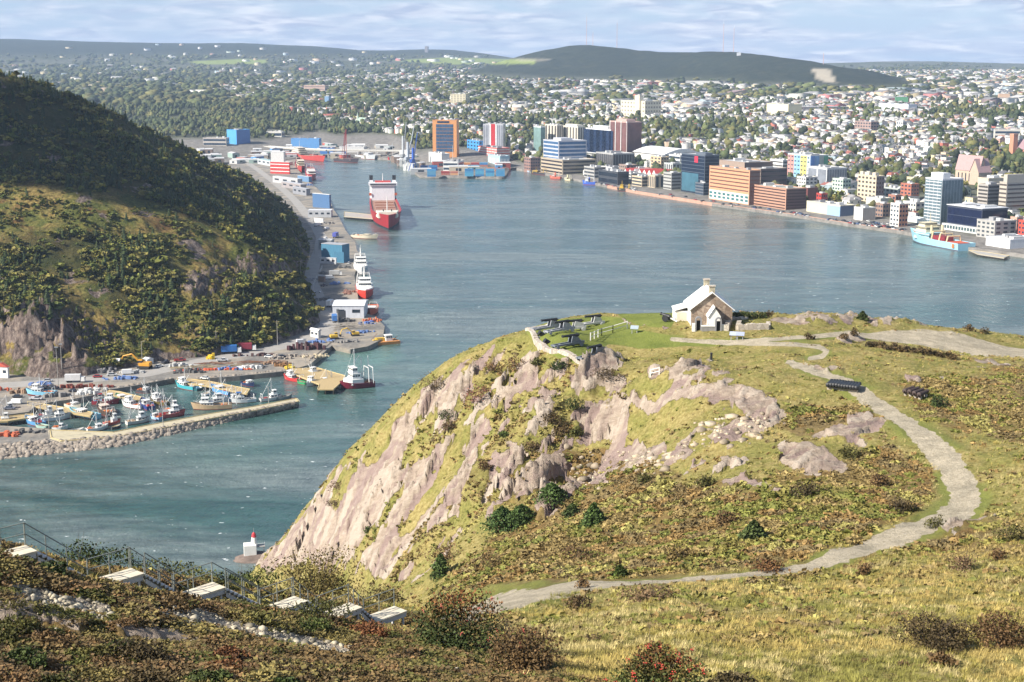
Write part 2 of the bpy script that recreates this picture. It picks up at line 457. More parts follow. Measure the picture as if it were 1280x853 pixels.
def head_masks(x, y, z):
    px, py, _ = proj(x, y, z)
    wob = (fbm(x / 3.0, y / 3.0, 3) - 0.5) * 10
    d, w = _interp_w(px, py + (fbm(x / 2.2, y / 2.2, 2) - 0.5) * 3, PATH1, PATH1W)
    path = sstep(1.25, 0.8, d / np.maximum(w, 0.5) + (fbm(x / 0.9, y / 0.9, 3) - 0.5) * 0.55) * (py > 452)
    d2 = np.minimum(polydist(px, py * 1.0, PATH2), polydist(px, py, PATH3))
    path = np.maximum(path, sstep(4.2, 1.0, d2)); path = np.maximum(path, spoly(px, py, PARK, 1.5))
    verge = np.maximum(sstep(3.0, 1.0, d / np.maximum(w, 0.5)) * 0.8 * (py > 452), sstep(11, 3, d2) * 0.8)
    verge = verge * sstep(0.30, 0.60, fbm(x / 5 + 4, y / 5, 3))
    lawn = np.zeros_like(px)
    for L in LAWN: lawn = np.maximum(lawn, spoly(px, py, L, 2.5))
    wr = (fbm(x / 4.0, y / 6.0, 4) - 0.5) * 26 * np.clip((py - 380) / 200, 0.25, 1)
    rock = np.zeros_like(px)
    for L in ROCKP:
        b = (min(p[0] for p in L) - 25, max(p[0] for p in L) + 25, min(p[1] for p in L) - 25, max(p[1] for p in L) + 25)
        k = (px > b[0]) & (px < b[1]) & (py > b[2]) & (py < b[3])
        if k.any(): rock[k] = np.maximum(rock[k], spoly(px[k] + wr[k], py[k] + wr[k] * 0.6, L, 13.0))
    cl = spoly(px, py, ROCKP[0], 6)
    rock = rock * (1 - cl * sstep(0.53, 0.63, fbm(x / 7 + 3, y / 9, 4) + 0.03))      # ledges of grass on the cliff
    # scattered ribs of rock all over the west face
    face = spoly(px, py, [(320,705),(430,580),(520,500),(640,420),(700,455),(780,450),(800,520),(720,640),(600,650),(500,730)], 15)
    ux = x * 0.55 + y * 0.83; uy = -x * 0.83 + y * 0.55
    rock = np.maximum(rock, face * np.maximum(sstep(0.57, 0.66, fbm(ux / 8.0, uy / 4.0, 4)), sstep(.60, .68, fbm(ux / 3.5 + 9, uy / 2.2, 3)) * .8))
    pl_ = spoly(px, py, [(640,480),(760,470),(900,470),(985,500),(990,560),(900,600),(760,610),(660,590)], 15); rock = np.maximum(rock, pl_ * sstep(.61, .69, fbm(ux / 7 + 30, uy / 3.2, 4)) * .9)
    grv = np.zeros_like(px)
    for L, ww in GRAVEL: grv = np.maximum(grv, sstep(ww * 1.2, ww * 0.4, polydist(px, py, L) + wob))
    rock = sstep(0.34, 0.66, rock + (fbm(x / 2.4, y / 3.4, 4) - 0.5) * (1.0 - 0.75 * cl) * sstep(0.02, 0.2, rock) + (fbm(x / 8, y / 10, 3) - 0.5) * 0.7 * (1 - .7 * cl) * sstep(0.02, 0.2, rock))
    rock *= 1 - np.maximum(path, lawn * 0.8)
    return path, verge, lawn, rock, grv, px, py
STL = [(lambda p: (p.x, p.y))(PZ(a, b_, q)) for a, b_, q in [(8,687,128.5),(145,716,125.95),(250,733.5,123.8),(355,751,121.5),(425,759,119.8),(482,763,118.6)]]
def worley(u, v, seed):
    iu = np.floor(u).astype(int); iv = np.floor(v).astype(int); d1 = np.full(u.shape, 9.0); ID = np.zeros(u.shape); DX = np.zeros(u.shape); DY = np.zeros(u.shape); I2 = np.zeros(u.shape)
    for a in (-1, 0, 1):
        for c_ in (-1, 0, 1):
            p, q = iu + a, iv + c_; cx = p + .1 + .8 * _h(p + seed, q + 7); cy__ = q + .1 + .8 * _h(p + seed + 501, q + 91); dx, dy = u - cx, v - cy__; d = np.abs(dx) * .75 + np.abs(dy); k = d < d1
            d1 = np.where(k, d, d1); ID = np.where(k, _h(p + seed + 1200, q + 333), ID); I2 = np.where(k, _h(p + seed + 2200, q + 733), I2); DX = np.where(k, dx, DX); DY = np.where(k, dy, DY)
    return ID, I2, DX, DY
def facets(x, y, rock):
    """bedded rock broken into tilted slabs: height and one number per slab"""
    dz = np.zeros(x.shape); idn = np.full(x.shape, .5); k = rock > .02
    if not k.any(): return dz, idn
    X, Y = x[k], y[k]; wx = (fbm(X / 5, Y / 5, 3) - .5) * 2.2; U = X * .75 + Y * .66; V = -X * .66 + Y * .75 + wx
    a, a2, dx, dy = worley(U / 9.0, V / 3.0, 11); b1, b2, ex, ey = worley(U / 3.2, V / 1.05, 57); c1, c2, fx, fy = worley(X / 1.1 + .3 * Y, Y / 1.5, 91)
    dz[k] = (a - .5) * 2.6 + (a2 - .5) * 3.4 * dx + (.5 + (a - .5) * 1.6) * 2.4 * dy + (b1 - .5) * 1.25 + (b2 - .3) * 1.3 * ey + (c1 - .5) * .42 + (c2 - .5) * .35 * fy
    idn[k] = np.clip(.45 * a2 + .55 * b1, 0, 1); return dz, idn
def head_z(x, y, full=True):
    z = _hs(x, y)
    lq = proj(x, y, z); lw = np.maximum(spoly(lq[0], lq[1], LAWN[0], 8), spoly(lq[0], lq[1], LAWN[1], 8)); z = z + (fbm(x / 14, y / 14, 4) - 0.5) * 1.6 * sstep(20, 60, np.hypot(x, y)) * (1 - .92 * lw)
    if not full: return z
    path, verge, lawn, rock, grv, px, py = head_masks(x, y, z)
    soft = (1 - path) * (1 - lawn)
    fz = spoly(px, py, [(300,715),(430,575),(520,500),(600,445),(650,450),(700,470),(780,470),(830,530),(720,640),(600,670),(500,740)], 25)
    z = z + fz * ((fbm(x / 7 + 2, y / 9, 4) - .5) * 3.4 + np.abs(fbm(x / 3.2, y / 3.2, 3) - .5) * 1.6 - .3) * (1 - .6 * rock)
    z = z + soft * (fbm(x / 2.2, y / 2.2, 4) - 0.45) * 0.55 * (1 - rock)
    # steep beds of rock: slabs, steps and joints along one strike
    face = spoly(px, py, [(310,712),(430,575),(520,500),(660,420),(760,440),(800,520),(720,640),(600,660),(500,735)], 30)
    ux = x * 0.62 + y * 0.78; uy = -x * 0.78 + y * 0.62
    slab = facets(x, y, rock)[0]
    blocky = (fbm(ux / 3.4, uy / 2.0, 4) - 0.35) * 1.5 + np.abs(fbm(x / 1.5, y / 1.5, 3) - 0.5) * 0.7
    z = z + rock * (slab * (0.34 + 0.46 * face) + (1 - face) * blocky * 0.35)
    z = z + grv * (fbm(x / 0.5, y / 0.5, 3) - 0.5) * 0.35
    z = z - 0.85 * np.exp(-(polydist(x, y, STL) / 2.1) ** 2) - 0.45 * np.exp(-(polydist(x, y - 2.5, [(p[0], p[1] - 5.0) for p in STL]) / 2.6) ** 2)
    return z
def ground(px, py):
    """point of the headland surface seen at a photo pixel"""
    rx, ry, rd = ray(px, py)
    D = np.concatenate([np.arange(20, 100, 0.35), np.arange(100, 330, 0.7)])
    X = rx / ry * D; Z = CAM_H + rd / ry * D; G = _HG(X, D)
    k = np.argmax(G >= Z)
    return Vector((X[k], D[k], G[k]))
NRX, NRY = 860, 860
_hpx = np.linspace(-260, 1540, NRX); _hy = 21.0 * (345 / 21.0) ** (np.linspace(0, 1, NRY) ** 0.92)
_X = ((_hpx[None] - 640) / F) * _hy[:, None] * 1.06; _Y = np.repeat(_hy[:, None], NRX, 1)
_Z = head_z(_X, _Y)
def _HG(x, y):
    """height of the built surface (bilinear in its own grid)"""
    x = np.asarray(x, float); y = np.asarray(y, float)
    r = np.interp(y, _hy, np.arange(NRY)); c = np.interp(x / np.maximum(y, 1) / 1.06 * F + 640, _hpx, np.arange(NRX))
    r0 = np.clip(r.astype(int), 0, NRY - 2); c0 = np.clip(c.astype(int), 0, NRX - 2); fr = r - r0; fc = c - c0
    return (_Z[r0, c0] * (1 - fc) + _Z[r0, c0 + 1] * fc) * (1 - fr) + (_Z[r0 + 1, c0] * (1 - fc) + _Z[r0 + 1, c0 + 1] * fc) * fr
_m = head_masks(_X.ravel(), _Y.ravel(), _hs(_X.ravel(), _Y.ravel()))
_v = np.stack([_X.ravel(), _Y.ravel(), np.maximum(_Z.ravel(), -12)], -1)

b = NB('headland_ground')
pa, ve, la, ro, gr, hb = [b.attr(k).outputs['Fac'] for k in ('path', 'verge', 'lawn', 'rock', 'gravel', 'heath')]
nf = b.noise(1.9, 6, 0.7); nm = b.noise(0.22, 5, 0.6); nl = b.noise(0.045, 4, 0.55); ng = b.noise(9.0, 4, 0.7)
straw = b.ramp(nf, [(0.25, (0.13, 0.10, 0.034)), (0.45, (0.26, 0.208, 0.074)), (0.62, (0.38, 0.315, 0.13)), (0.8, (0.47, 0.40, 0.20))])
green = b.ramp(nf, [(0.25, (0.075, 0.08, 0.02)), (0.5, (0.19, 0.185, 0.05)), (0.75, (0.31, 0.28, 0.09))])
brown = b.ramp(nf, [(0.25, (0.07, 0.05, 0.02)), (0.5, (0.19, 0.14, 0.06)), (0.75, (0.32, 0.245, 0.11))])
rust = b.ramp(nf, [(0.25, (0.08, 0.048, 0.02)), (0.6, (0.23, 0.15, 0.055)), (0.8, (0.32, 0.22, 0.09))])
grass = b.mix(b.ramp(nm, [(0.40, 0), (0.60, 0.9)]), straw, green)
heath = b.mix(b.ramp(b.noise(0.13, 5, 0.62), [(0.45, 0), (0.58, 1)]), brown, rust)
heath = b.mix(b.ramp(nl, [(0.5, 0), (0.66, 0.6)]), heath, green)
hmask = b.ramp(b.math('ADD', hb, b.math('MULTIPLY_ADD', nm, 0.7, -0.35)), [(0.40, 0), (0.60, 1)])
c = b.mix(hmask, grass, heath)
lawnc = b.ramp(nm, [(0.3, (0.115, 0.145, 0.03)), (0.6, (0.19, 0.215, 0.05)), (0.8, (0.30, 0.28, 0.09))])
c = b.mix(b.math('MULTIPLY', b.ramp(b.math('ADD', ve, b.math('MULTIPLY_ADD', nf, 0.5, -0.25)), [(0.3, 0), (0.7, 0.75)]), 1.0), c, lawnc)
c = b.mix(b.ramp(b.math('ADD', la, b.math('MULTIPLY_ADD', nf, 0.3, -0.15)), [(0.35, 0), (0.65, 1)]), c, lawnc)
rn = b.noise(0.9, 7, 0.7, stretch=(0.4, 1.6, 1.0, 0, 0, R(-52)))
rockc = b.ramp(rn, [(0.26, (0.20, 0.15, 0.122)), (0.42, (0.34, 0.268, 0.21)), (0.56, (0.43, 0.35, 0.275)), (0.72, (0.53, 0.455, 0.375))])
rockc = b.mix(b.ramp(b.noise(0.10, 4, 0.6), [(0.56, 0), (0.68, 0.55)]), rockc, (0.20, 0.135, 0.135))
lich = b.ramp(b.noise(2.6, 5, 0.7), [(0.58, 0), (0.66, 0.55)])
rockc = b.mix(lich, rockc, (0.26, 0.22, 0.14))
fc = b.attr('facet').outputs['Fac']
rockc = b.mix(b.ramp(fc, [(0.30, 0.75), (0.46, 0)]), rockc, b.mix(rn, (0.21, 0.145, 0.135), (0.37, 0.275, 0.25)))
rockc = b.mix(b.ramp(fc, [(0.55, 0), (0.75, 0.6)]), rockc, (0.52, 0.445, 0.365))
rockh = b.math('MULTIPLY', rn, 1.3)
rm = b.ramp(b.math('ADD', ro, b.math('MULTIPLY_ADD', b.noise(0.8, 7, 0.75), 1.3, -0.65)), [(0.42, 0), (0.52, 1)])
c = b.mix(rm, c, rockc)
pathc = b.ramp(b.noise(4.0, 6, 0.75), [(0.25, (0.29, 0.25, 0.18)), (0.5, (0.42, 0.37, 0.28)), (0.75, (0.52, 0.47, 0.375))])
grc = b.ramp(b.noise(3.4, 6, 0.8), [(0.3, (0.14, 0.115, 0.09)), (0.55, (0.36, 0.31, 0.25)), (0.75, (0.52, 0.47, 0.40))])
pathc = b.mix(1.0, pathc, b.ramp(b.noise(0.5, 5, 0.65), [(0.35, (0.72, 0.72, 0.7)), (0.6, (1.08, 1.06, 1.04))]), 'MULTIPLY')
c = b.mix(b.ramp(b.math('ADD', gr, b.math('MULTIPLY_ADD', nf, 0.8, -0.4)), [(0.40, 0), (0.55, 1)]), c, grc)
c = b.mix(b.ramp(b.math('ADD', pa, b.math('MULTIPLY_ADD', nf, 0.4, -0.2)), [(0.40, 0), (0.58, 1)]), c, pathc)
hh = b.math('ADD', b.math('MULTIPLY', nf, 0.6), b.math('ADD', b.math('MULTIPLY', ng, 0.25), b.math('MULTIPLY', rm, rockh)))
nrm = b.bump(hh, 0.9, 0.55)
HEADMAT = b.done(c, 0.95, nrm); b.b.inputs['Specular IOR Level'].default_value = 0.15
# where the low heath and shrubs grow rather than grass
def heath_mask(px, py, x, y):
    h = np.zeros_like(px)
    for L, s in [([(560,735),(640,640),(760,600),(880,600),(1000,590),(1110,560),(1180,600),(1150,650),(1000,700),(850,722),(640,745)], 18),
                 ([(-50,690),(150,735),(480,780),(640,770),(720,853),(850,860),(500,900),(-50,900)], 22), ([(560,600),(700,560),(800,560),(860,600),(700,660)], 20),
                 ([(930,520),(1060,500),(1100,520),(1000,545)], 14), ([(960,710),(1100,690),(1040,716),(930,735)], 7), ([(1080,430),(1180,440),(1230,446),(1150,446)], 5), ([(1120,480),(1290,450),(1290,560),(1180,530)], 25)]:
        h = np.maximum(h, spoly(px, py, L, s))
    h = np.maximum(h, spoly(px, py, [(1160,650),(1290,640),(1290,700),(1100,700)], 15) * 0.75)
    return np.clip(h * 0.9 + (fbm(x / 10, y / 10, 3) - 0.5) * 0.5, 0, 1)
_heath = heath_mask(_m[5], _m[6], _X.ravel(), _Y.ravel())
me = np_mesh('headland', _v, grid_faces(NRY, NRX), HEADMAT, smooth=True,
             attrs=dict(path=_m[0], verge=_m[1], lawn=_m[2], rock=_m[3], gravel=_m[4], heath=_heath, facet=facets(_X.ravel(), _Y.ravel(), _m[3])[1]))
tag(link('headland_ground', me), 'grassy rocky headland with a winding gravel path', 'ground', kind='structure')

# ------------------------------------------------------------------ the hill on the far side of the narrows
SP_ = []
FOOT = [(-200,470),(0,467),(60,474),(110,470),(150,462),(200,452),(250,447),(300,441),(350,428),(388,412),(402,402),(398,388),(388,368),(380,350),(386,325),(391,300),(383,275),(366,248),(340,228),(312,208),(285,196)]
for px, py in FOOT:
    p = PZ(px, py, 3.5); SP_.append(tuple(p))
for px, py in FOOT:
    p = PZ(px + 55 if py < 440 else px + 25, py + (4 if py < 420 else 26), -4); SP_.append((p.x, p.y, -3 if py > 420 else -6))
for px, py, D in [
    (-250,440,700),(-250,300,800),(-250,150,930),(-250,20,1050),(-100,430,698),(-100,300,790),(-100,180,880),(-100,60,980),(0,430,690),(40,405,697),(100,425,706),(150,430,716),(0,380,728),(60,360,745),(100,370,742),(0,300,792),(0,240,850),(0,180,905),(0,130,955),(0,86,1005),
    (150,390,742),(100,300,800),(100,230,872),(100,170,965),(100,121,1045),(200,420,726),(200,380,752),(230,420,735),(200,340,780),(200,280,850),(200,220,960),(200,166,1125),(300,425,748),(300,400,765),(260,410,742),(300,365,800),(300,330,845),(300,280,945),(300,240,1120),(300,212,1330),
    (355,410,780),(350,370,825),(350,330,880),(385,385,850),(382,350,950),(370,305,1050),(350,265,1250),(380,300,1120),(372,270,1290),(330,232,1480),(345,245,1430)]:
    SP_.append(tuple(PD(px, py, D)))
for x, y, z in [(-420,1400,80),(-600,1400,70),(-330,1700,20),(-480,1800,20),(-250,1900,2),(-420,2300,-2),(-560,1200,110),(-700,1100,120),(-800,1700,40),(-800,2400,0)]:
    SP_.append((x, y, z))
def zsee(py, D):
    v = 426.5 - py; return CAM_H + (-F * SP + v * CP) / (F * CP + v * SP) * D
_ss = Surf(SP_, c=14.0, lam=1e-3)
def south_z(x, y, full=True):
    z = _ss(x, y)
    if not full: return z
    px, py, _ = proj(x, y, z)
    k = sstep(2, 16, z)
    z = z + k * (fbm(x / 40, y / 40, 4) - 0.5) * 11
    crag = np.maximum(spoly(px, py, [(-60,395),(60,380),(130,395),(215,430),(180,462),(60,480),(-60,480)], 22), spoly(px, py, [(215,360),(300,315),(370,330),(330,360),(300,385),(230,385)], 18) * 0.8)
    crag = np.maximum(crag, spoly(px, py, [(225,400),(300,395),(330,430),(240,450)], 15) * 0.8)
    ux = x * 0.8 + z * 0.5; b1 = np.abs(fbm(ux / 9, y / 16 + z / 12, 4) - 0.5)
    st = z / 9.0 + fbm(x / 12, y / 12, 3) * 1.4; ledge = (st - np.floor(st)) ** 2 * 6
    z = z + k * crag * (b1 * 18 + ledge + np.abs(fbm(x / 4, y / 7, 3) - 0.5) * 8 - 5)
    z = z + k * (fbm(x / 6, y / 6, 3) - 0.5) * 2.2
    qx = proj(x, y, z)[0]; lim = zsee(np.interp(qx, _SIL[0], _SIL[1]), y) - 4.0 - 0.10 * np.maximum(0, y - np.interp(qx, _SIL[0], _SIL[2])); z = np.minimum(z, lim + (fbm(x / 15, y / 15, 3) - .5) * 3)
    ins = inpoly(x, y, _FW); d = polydist(x, y, _FL)           # keep the cut foot of the hill clear of the road
    return np.where(ins, np.minimum(z, 1.2 - 0.35 * d), np.minimum(z, 1.2 + 1.7 * d))
_FL = [(lambda p: (p.x, p.y))(PZ(a, b_, 2.4)) for a, b_ in FOOT]
_FW = _FL + [(-200, 2600), (600, 2600), (600, 300), (-900, 300)]
_SIL = np.array([(-340,10,950),(-100,58,980),(0,87,1005),(50,101,1030),(100,122,1045),(150,143,1085),(200,168,1125),(250,191,1220),(300,213,1330),(340,241,1430),(370,268,1290),(388,298,1120),(440,330,1100)], float).T
NSX, NSY = 460, 420
_spx = np.linspace(-330, 440, NSX); _sy = 655 * (2450 / 655.0) ** (np.linspace(0, 1, NSY) ** 1.35)
_SX = ((_spx[None] - 640) / F) * _sy[:, None] * 1.03; _SY = np.repeat(_sy[:, None], NSX, 1)
_SZ = south_z(_SX, _SY)
def _SG(x, y):
    x = np.asarray(x, float); y = np.asarray(y, float)
    r = np.interp(y, _sy, np.arange(NSY)); c = np.interp(x / np.maximum(y, 1) / 1.03 * F + 640, _spx, np.arange(NSX))
    r0 = np.clip(r.astype(int), 0, NSY - 2); c0 = np.clip(c.astype(int), 0, NSX - 2); fr = r - r0; fc = c - c0
    return (_SZ[r0, c0] * (1 - fc) + _SZ[r0, c0 + 1] * fc) * (1 - fr) + (_SZ[r0 + 1, c0] * (1 - fc) + _SZ[r0 + 1, c0 + 1] * fc) * fr
_spxx, _spyy, _ = proj(_SX.ravel(), _SY.ravel(), _SZ.ravel())
_slope = np.hypot(np.gradient(_SZ, axis=0) / np.gradient(_SY, axis=0), np.gradient(_SZ, axis=1) / np.gradient(_SX, axis=1)).ravel()
_srock = np.clip(sstep(0.95, 1.9, _slope) * 0.8 + sstep(0.60, 0.72, fbm(_SX.ravel() / 16, _SY.ravel() / 16, 4)) * 0.6, 0, 1)
_srock = np.maximum(_srock, spoly(_spxx, _spyy, [(-60,410),(60,395),(110,420),(120,465),(60,480),(-60,480)], 12) * np.clip(fbm(_SX.ravel() / 9, _SZ.ravel() / 7, 4) * 2.4 - .55, 0.1, 1))
_srock = np.maximum(_srock, spoly(_spxx, _spyy, [(215,345),(300,318),(375,335),(365,352),(300,345),(230,370)], 12) * (fbm(_SX.ravel() / 8, _SY.ravel() / 8, 3)))
# wooded belts and hollows; the rest is heath, grass and ledges
def wood_mask(px, py, x, y):
    w = np.zeros_like(px)
    for L, s in [([(-350,0),(0,86),(130,130),(260,185),(390,285),(392,330),(330,315),(200,255),(100,235),(-350,205)], 14), ([(0,300),(60,290),(200,300),(220,350),(215,400),(180,430),(110,350),(0,345)], 14), ([(300,350),(395,340),(400,405),(320,435),(240,440),(260,395)], 16), ([(-60,350),(60,345),(100,380),(60,400),(-60,400)], 18)]:
        w = np.maximum(w, spoly(px, py, L, s))
    return w
b = NB('south_hill_ground')
ro, wo = b.attr('rock').outputs['Fac'], b.attr('wood').outputs['Fac']
nf = b.noise(0.45, 7, 0.72); nm = b.noise(0.035, 5, 0.62)
hth = b.ramp(nf, [(0.28, (0.05, 0.04, 0.016)), (0.46, (0.19, 0.135, 0.045)), (0.6, (0.32, 0.24, 0.08)), (0.8, (0.42, 0.34, 0.14))])
grn = b.ramp(nf, [(0.28, (0.024, 0.034, 0.010)), (0.5, (0.095, 0.105, 0.026)), (0.72, (0.21, 0.20, 0.052))])
rst = b.ramp(nf, [(0.3, (0.07, 0.038, 0.018)), (0.7, (0.24, 0.13, 0.05))])
c = b.mix(b.ramp(nm, [(0.44, 0), (0.58, 1)]), hth, grn)
c = b.mix(b.ramp(b.noise(0.05, 4, 0.6), [(0.56, 0), (0.66, 0.8)]), c, rst)
c = b.mix(b.math('MULTIPLY', wo, 0.8), c, (0.028, 0.036, 0.014))
rk = b.ramp(b.noise(0.3, 8, 0.8, stretch=(1.6, 1, 0.45)), [(0.34, (0.03, 0.024, 0.022)), (0.47, (0.12, 0.09, 0.078)), (0.58, (0.27, 0.215, 0.18)), (0.72, (0.42, 0.345, 0.29))])
c = b.mix(b.ramp(b.math('ADD', ro, b.math('MULTIPLY_ADD', nf, 0.9, -0.45)), [(0.42, 0), (0.56, 1)]), c, rk)
SHMAT = b.done(c, 0.95, b.bump(nf, 1.0, 2.0)); b.b.inputs['Specular IOR Level'].default_value = 0.12
_swood = wood_mask(_spxx, _spyy, _SX.ravel(), _SY.ravel())
me = np_mesh('south_hill', np.stack([_SX.ravel(), _SY.ravel(), np.maximum(_SZ.ravel(), -8)], -1), grid_faces(NSY, NSX), SHMAT, smooth=True, attrs=dict(rock=_srock, wood=_swood))
tag(link('south_side_hill', me), 'steep wooded hill falling to the harbour on the left', 'hill', kind='structure')

# ------------------------------------------------------------------ the city's ground and the hills behind it
SHORE = [(-400,206),(330,206),(370,200),(395,195),(420,199),(455,199),(488,201),(500,206),(515,216),(524,222.5),(560,223),(632,224),(634,212),(650,214),(700,223),(760,235),(800,243),(850,251),(900,259),(950,266),(1000,273),(1060,283),(1130,293),(1180,303),(1215,314),(1280,322),(1330,330),(1600,360)]
def shore_D(px):
    sx = [p[0] for p in SHORE]; sd = [PZ(p[0], p[1], 0).y for p in SHORE]
    return np.interp(px, sx, sd)
_PR_S = [0, 60, 130, 320, 620, 1100, 1700, 2600, 3800, 5200, 7000, 9000, 12500]
_PR_Z = [3.2, 3.6, 6, 20, 38, 58, 74, 93, 112, 126, 140, 152, 165]
_MT = [(560,85,6800),(600,80,6700),(640,74,6600),(680,63,6500),(710,57.5,6450),(735,56,6400),(765,59,6300),(800,64,6200),(835,66.5,6000),(870,66.5,5800),(905,65.5,5600),(930,69,5400),(970,73,5200),(1010,78,5000),(1050,84,4800),(1090,92,4600),(1130,101,4400),(1160,112,4250)]
_LR = [(-400,44),(0,49),(100,52),(200,54),(300,55),(400,58.5),(450,63),(490,64),(530,62),(570,64),(610,68),(650,74),(700,80),(1000,80),(1050,79),(1100,77.5),(1160,77),(1220,79),(1280,80),(1600,82)]
_sdx = np.linspace(-700, 1900, 1301); _sdk = np.exp(-(np.linspace(-3, 3, 121)) ** 2 / 2); _sdk /= _sdk.sum()
_sds = np.convolve(np.pad(shore_D(_sdx), 60, mode='edge'), _sdk, mode='valid')
def city_base(px, y):
    s = np.minimum(y - np.interp(px, _sdx, _sds), y - shore_D(px) + 60)
    return np.interp(np.maximum(s, -5), _PR_S, _PR_Z)
def city_z(x, y, parts=False):
    px = 640 + F * x / (y * CP + (CAM_H - 60) * SP)
    b0 = city_base(px, y)
    b0 = b0 + (fbm(x / 420, y / 420, 3) - 0.5) * np.clip((y - shore_D(px) - 200) / 900, 0, 1) * 16
    mx = np.array([m[0] for m in _MT], float)
    Dc = np.interp(px, mx, [m[2] for m in _MT]); pc = np.interp(px, mx, [m[1] for m in _MT])
    zc = zsee(pc, Dc); base_c = city_base(px, Dc)
    amp = np.maximum(zc - base_c, 0) * sstep(1185, 1120, px) * sstep(560, 640, px)
    prof = np.where(y < Dc, np.exp(-((y - Dc) / 620.0) ** 2), np.exp(-((y - Dc) / 900.0) ** 2))
    mt = amp * prof
    lx = np.array([m[0] for m in _LR], float); pl = np.interp(px, lx, [m[1] for m in _LR])
    Dl = 11200.0; zl = zsee(pl, Dl); al = np.maximum(zl - city_base(px, Dl), 0)
    lr = al * np.where(y < Dl, np.exp(-((y - Dl) / 2600.0) ** 2), 1.0)
    z = b0 + mt + lr + (fbm(x / 160 + 5, y / 160, 3) - 0.5) * np.clip(mt / 40, 0, 1) * 14
    if parts: return z, mt, lr, px
    return z
NCX, NCY = 420, 330
_cpx = np.linspace(-420, 1640, NCX)
_t = np.concatenate([[0], 1e-4 + (np.linspace(0, 1, NCY - 2) ** 2.1) * (1 - 1e-4)])
_D0 = shore_D(_cpx)
_CY = _D0[None] + (14500 - _D0[None]) * _t[:, None]
_CX = ((_cpx[None] - 640) / F) * (_CY * CP + (CAM_H - 60) * SP)
_CZ, _cmt, _clr, _cp = city_z(_CX, _CY, True)
_CZf = np.vstack([np.full((1, NCX), -3.0), _CZ])           # quay wall down into the water
_CXf = np.vstack([_CX[:1], _CX]); _CYf = np.vstack([_CY[:1], _CY])
_cpx2, _cpy2, _ = proj(_CXf.ravel(), _CYf.ravel(), _CZf.ravel())
_cs = (_CYf - np.vstack([_D0[None]] * (NCY)) ).ravel()
_forest = np.clip(sstep(8, 26, np.vstack([_cmt[:1], _cmt]).ravel()), 0, 1)
_field = np.zeros(_cs.shape)
for L in [[(490,151//2+1),(560,72),(668,75),(672,80),(560,81)], [(235,77),(300,74),(335,75),(330,80),(250,81)], [(455,92),(500,90),(505,97),(450,99)], [(1138,189),(1168,187),(1172,196),(1140,198)], [(1118,110),(1136,110),(1136,128),(1118,128)]]:
    _field = np.maximum(_field, spoly(_cpx2, _cpy2, L, 0.8))
_scar = spoly(_cpx2, _cpy2, [(1015,86),(1036,86),(1046,104),(1032,103),(1020,98)], 1.0) * 0.9
_scar = np.maximum(_scar, spoly(_cpx2, _cpy2, [(640,73),(690,74),(680,77),(650,77)], 1.0) * 0.4)
b = NB('city_ground')
fo, fi, sc, qy = [b.attr(k).outputs['Fac'] for k in ('forest', 'field', 'scar', 'quay')]
nf = b.noise(0.02, 7, 0.75); nm = b.noise(0.0028, 5, 0.6)
veg = b.ramp(nf, [(0.3, (0.022, 0.032, 0.014)), (0.52, (0.06, 0.072, 0.026)), (0.75, (0.14, 0.14, 0.055))])
urb = b.ramp(b.noise(0.035, 6, 0.8), [(0.3, (0.05, 0.055, 0.045)), (0.5, (0.13, 0.13, 0.115)), (0.62, (0.24, 0.23, 0.21)), (0.75, (0.34, 0.33, 0.31))])
c = b.mix(b.ramp(nm, [(0.42, 0.85), (0.6, 0.35)]), urb, veg)
far = b.ramp(nf, [(0.3, (0.012, 0.020, 0.014)), (0.55, (0.030, 0.038, 0.024)), (0.75, (0.07, 0.066, 0.036))])
c = b.mix(fo, c, far)
c = b.mix(fi, c, (0.22, 0.27, 0.075)); c = b.mix(sc, c, (0.42, 0.37, 0.29))
c = b.mix(qy, c, b.ramp(b.noise(0.12, 5, 0.7), [(0.3, (0.13, 0.12, 0.11)), (0.7, (0.27, 0.255, 0.235))]))
CMAT = b.done(c, 0.95, b.bump(nf, 0.8, 9.0)); b.b.inputs['Specular IOR Level'].default_value = 0.1
_quay = np.where(_cpx2 < 645, sstep(430, 330, _cs), sstep(110, 60, _cs))
me = np_mesh('city', np.stack([_CXf.ravel(), _CYf.ravel(), _CZf.ravel()], -1), grid_faces(NCY + 1, NCX)[:, ::1], CMAT, smooth=False,
             attrs=dict(forest=np.maximum(_forest, sstep(60, 140, np.vstack([_clr[:1], _clr]).ravel())), field=_field, scar=_scar, quay=_quay))
tag(link('city_ground', me), 'ground of the city rising to far hills', 'ground', kind='structure')
def CZ(x, y): return float(city_z(np.array([x]), np.array([y]))[0])
def cground(px, py):
    """point of the city ground seen at a photo pixel"""
    rx, ry, rd = ray(px, py)
    D = np.concatenate([np.arange(1000, 4000, 3.0), np.arange(4000, 14000, 20.0)]); D = D[D > shore_D(np.array([px]))[0] - 2]
    X = rx / ry * D; Z = CAM_H + rd / ry * D; G = city_z(X, D); k = np.argmax(G >= Z)
    return Vector((X[k], D[k], G[k]))

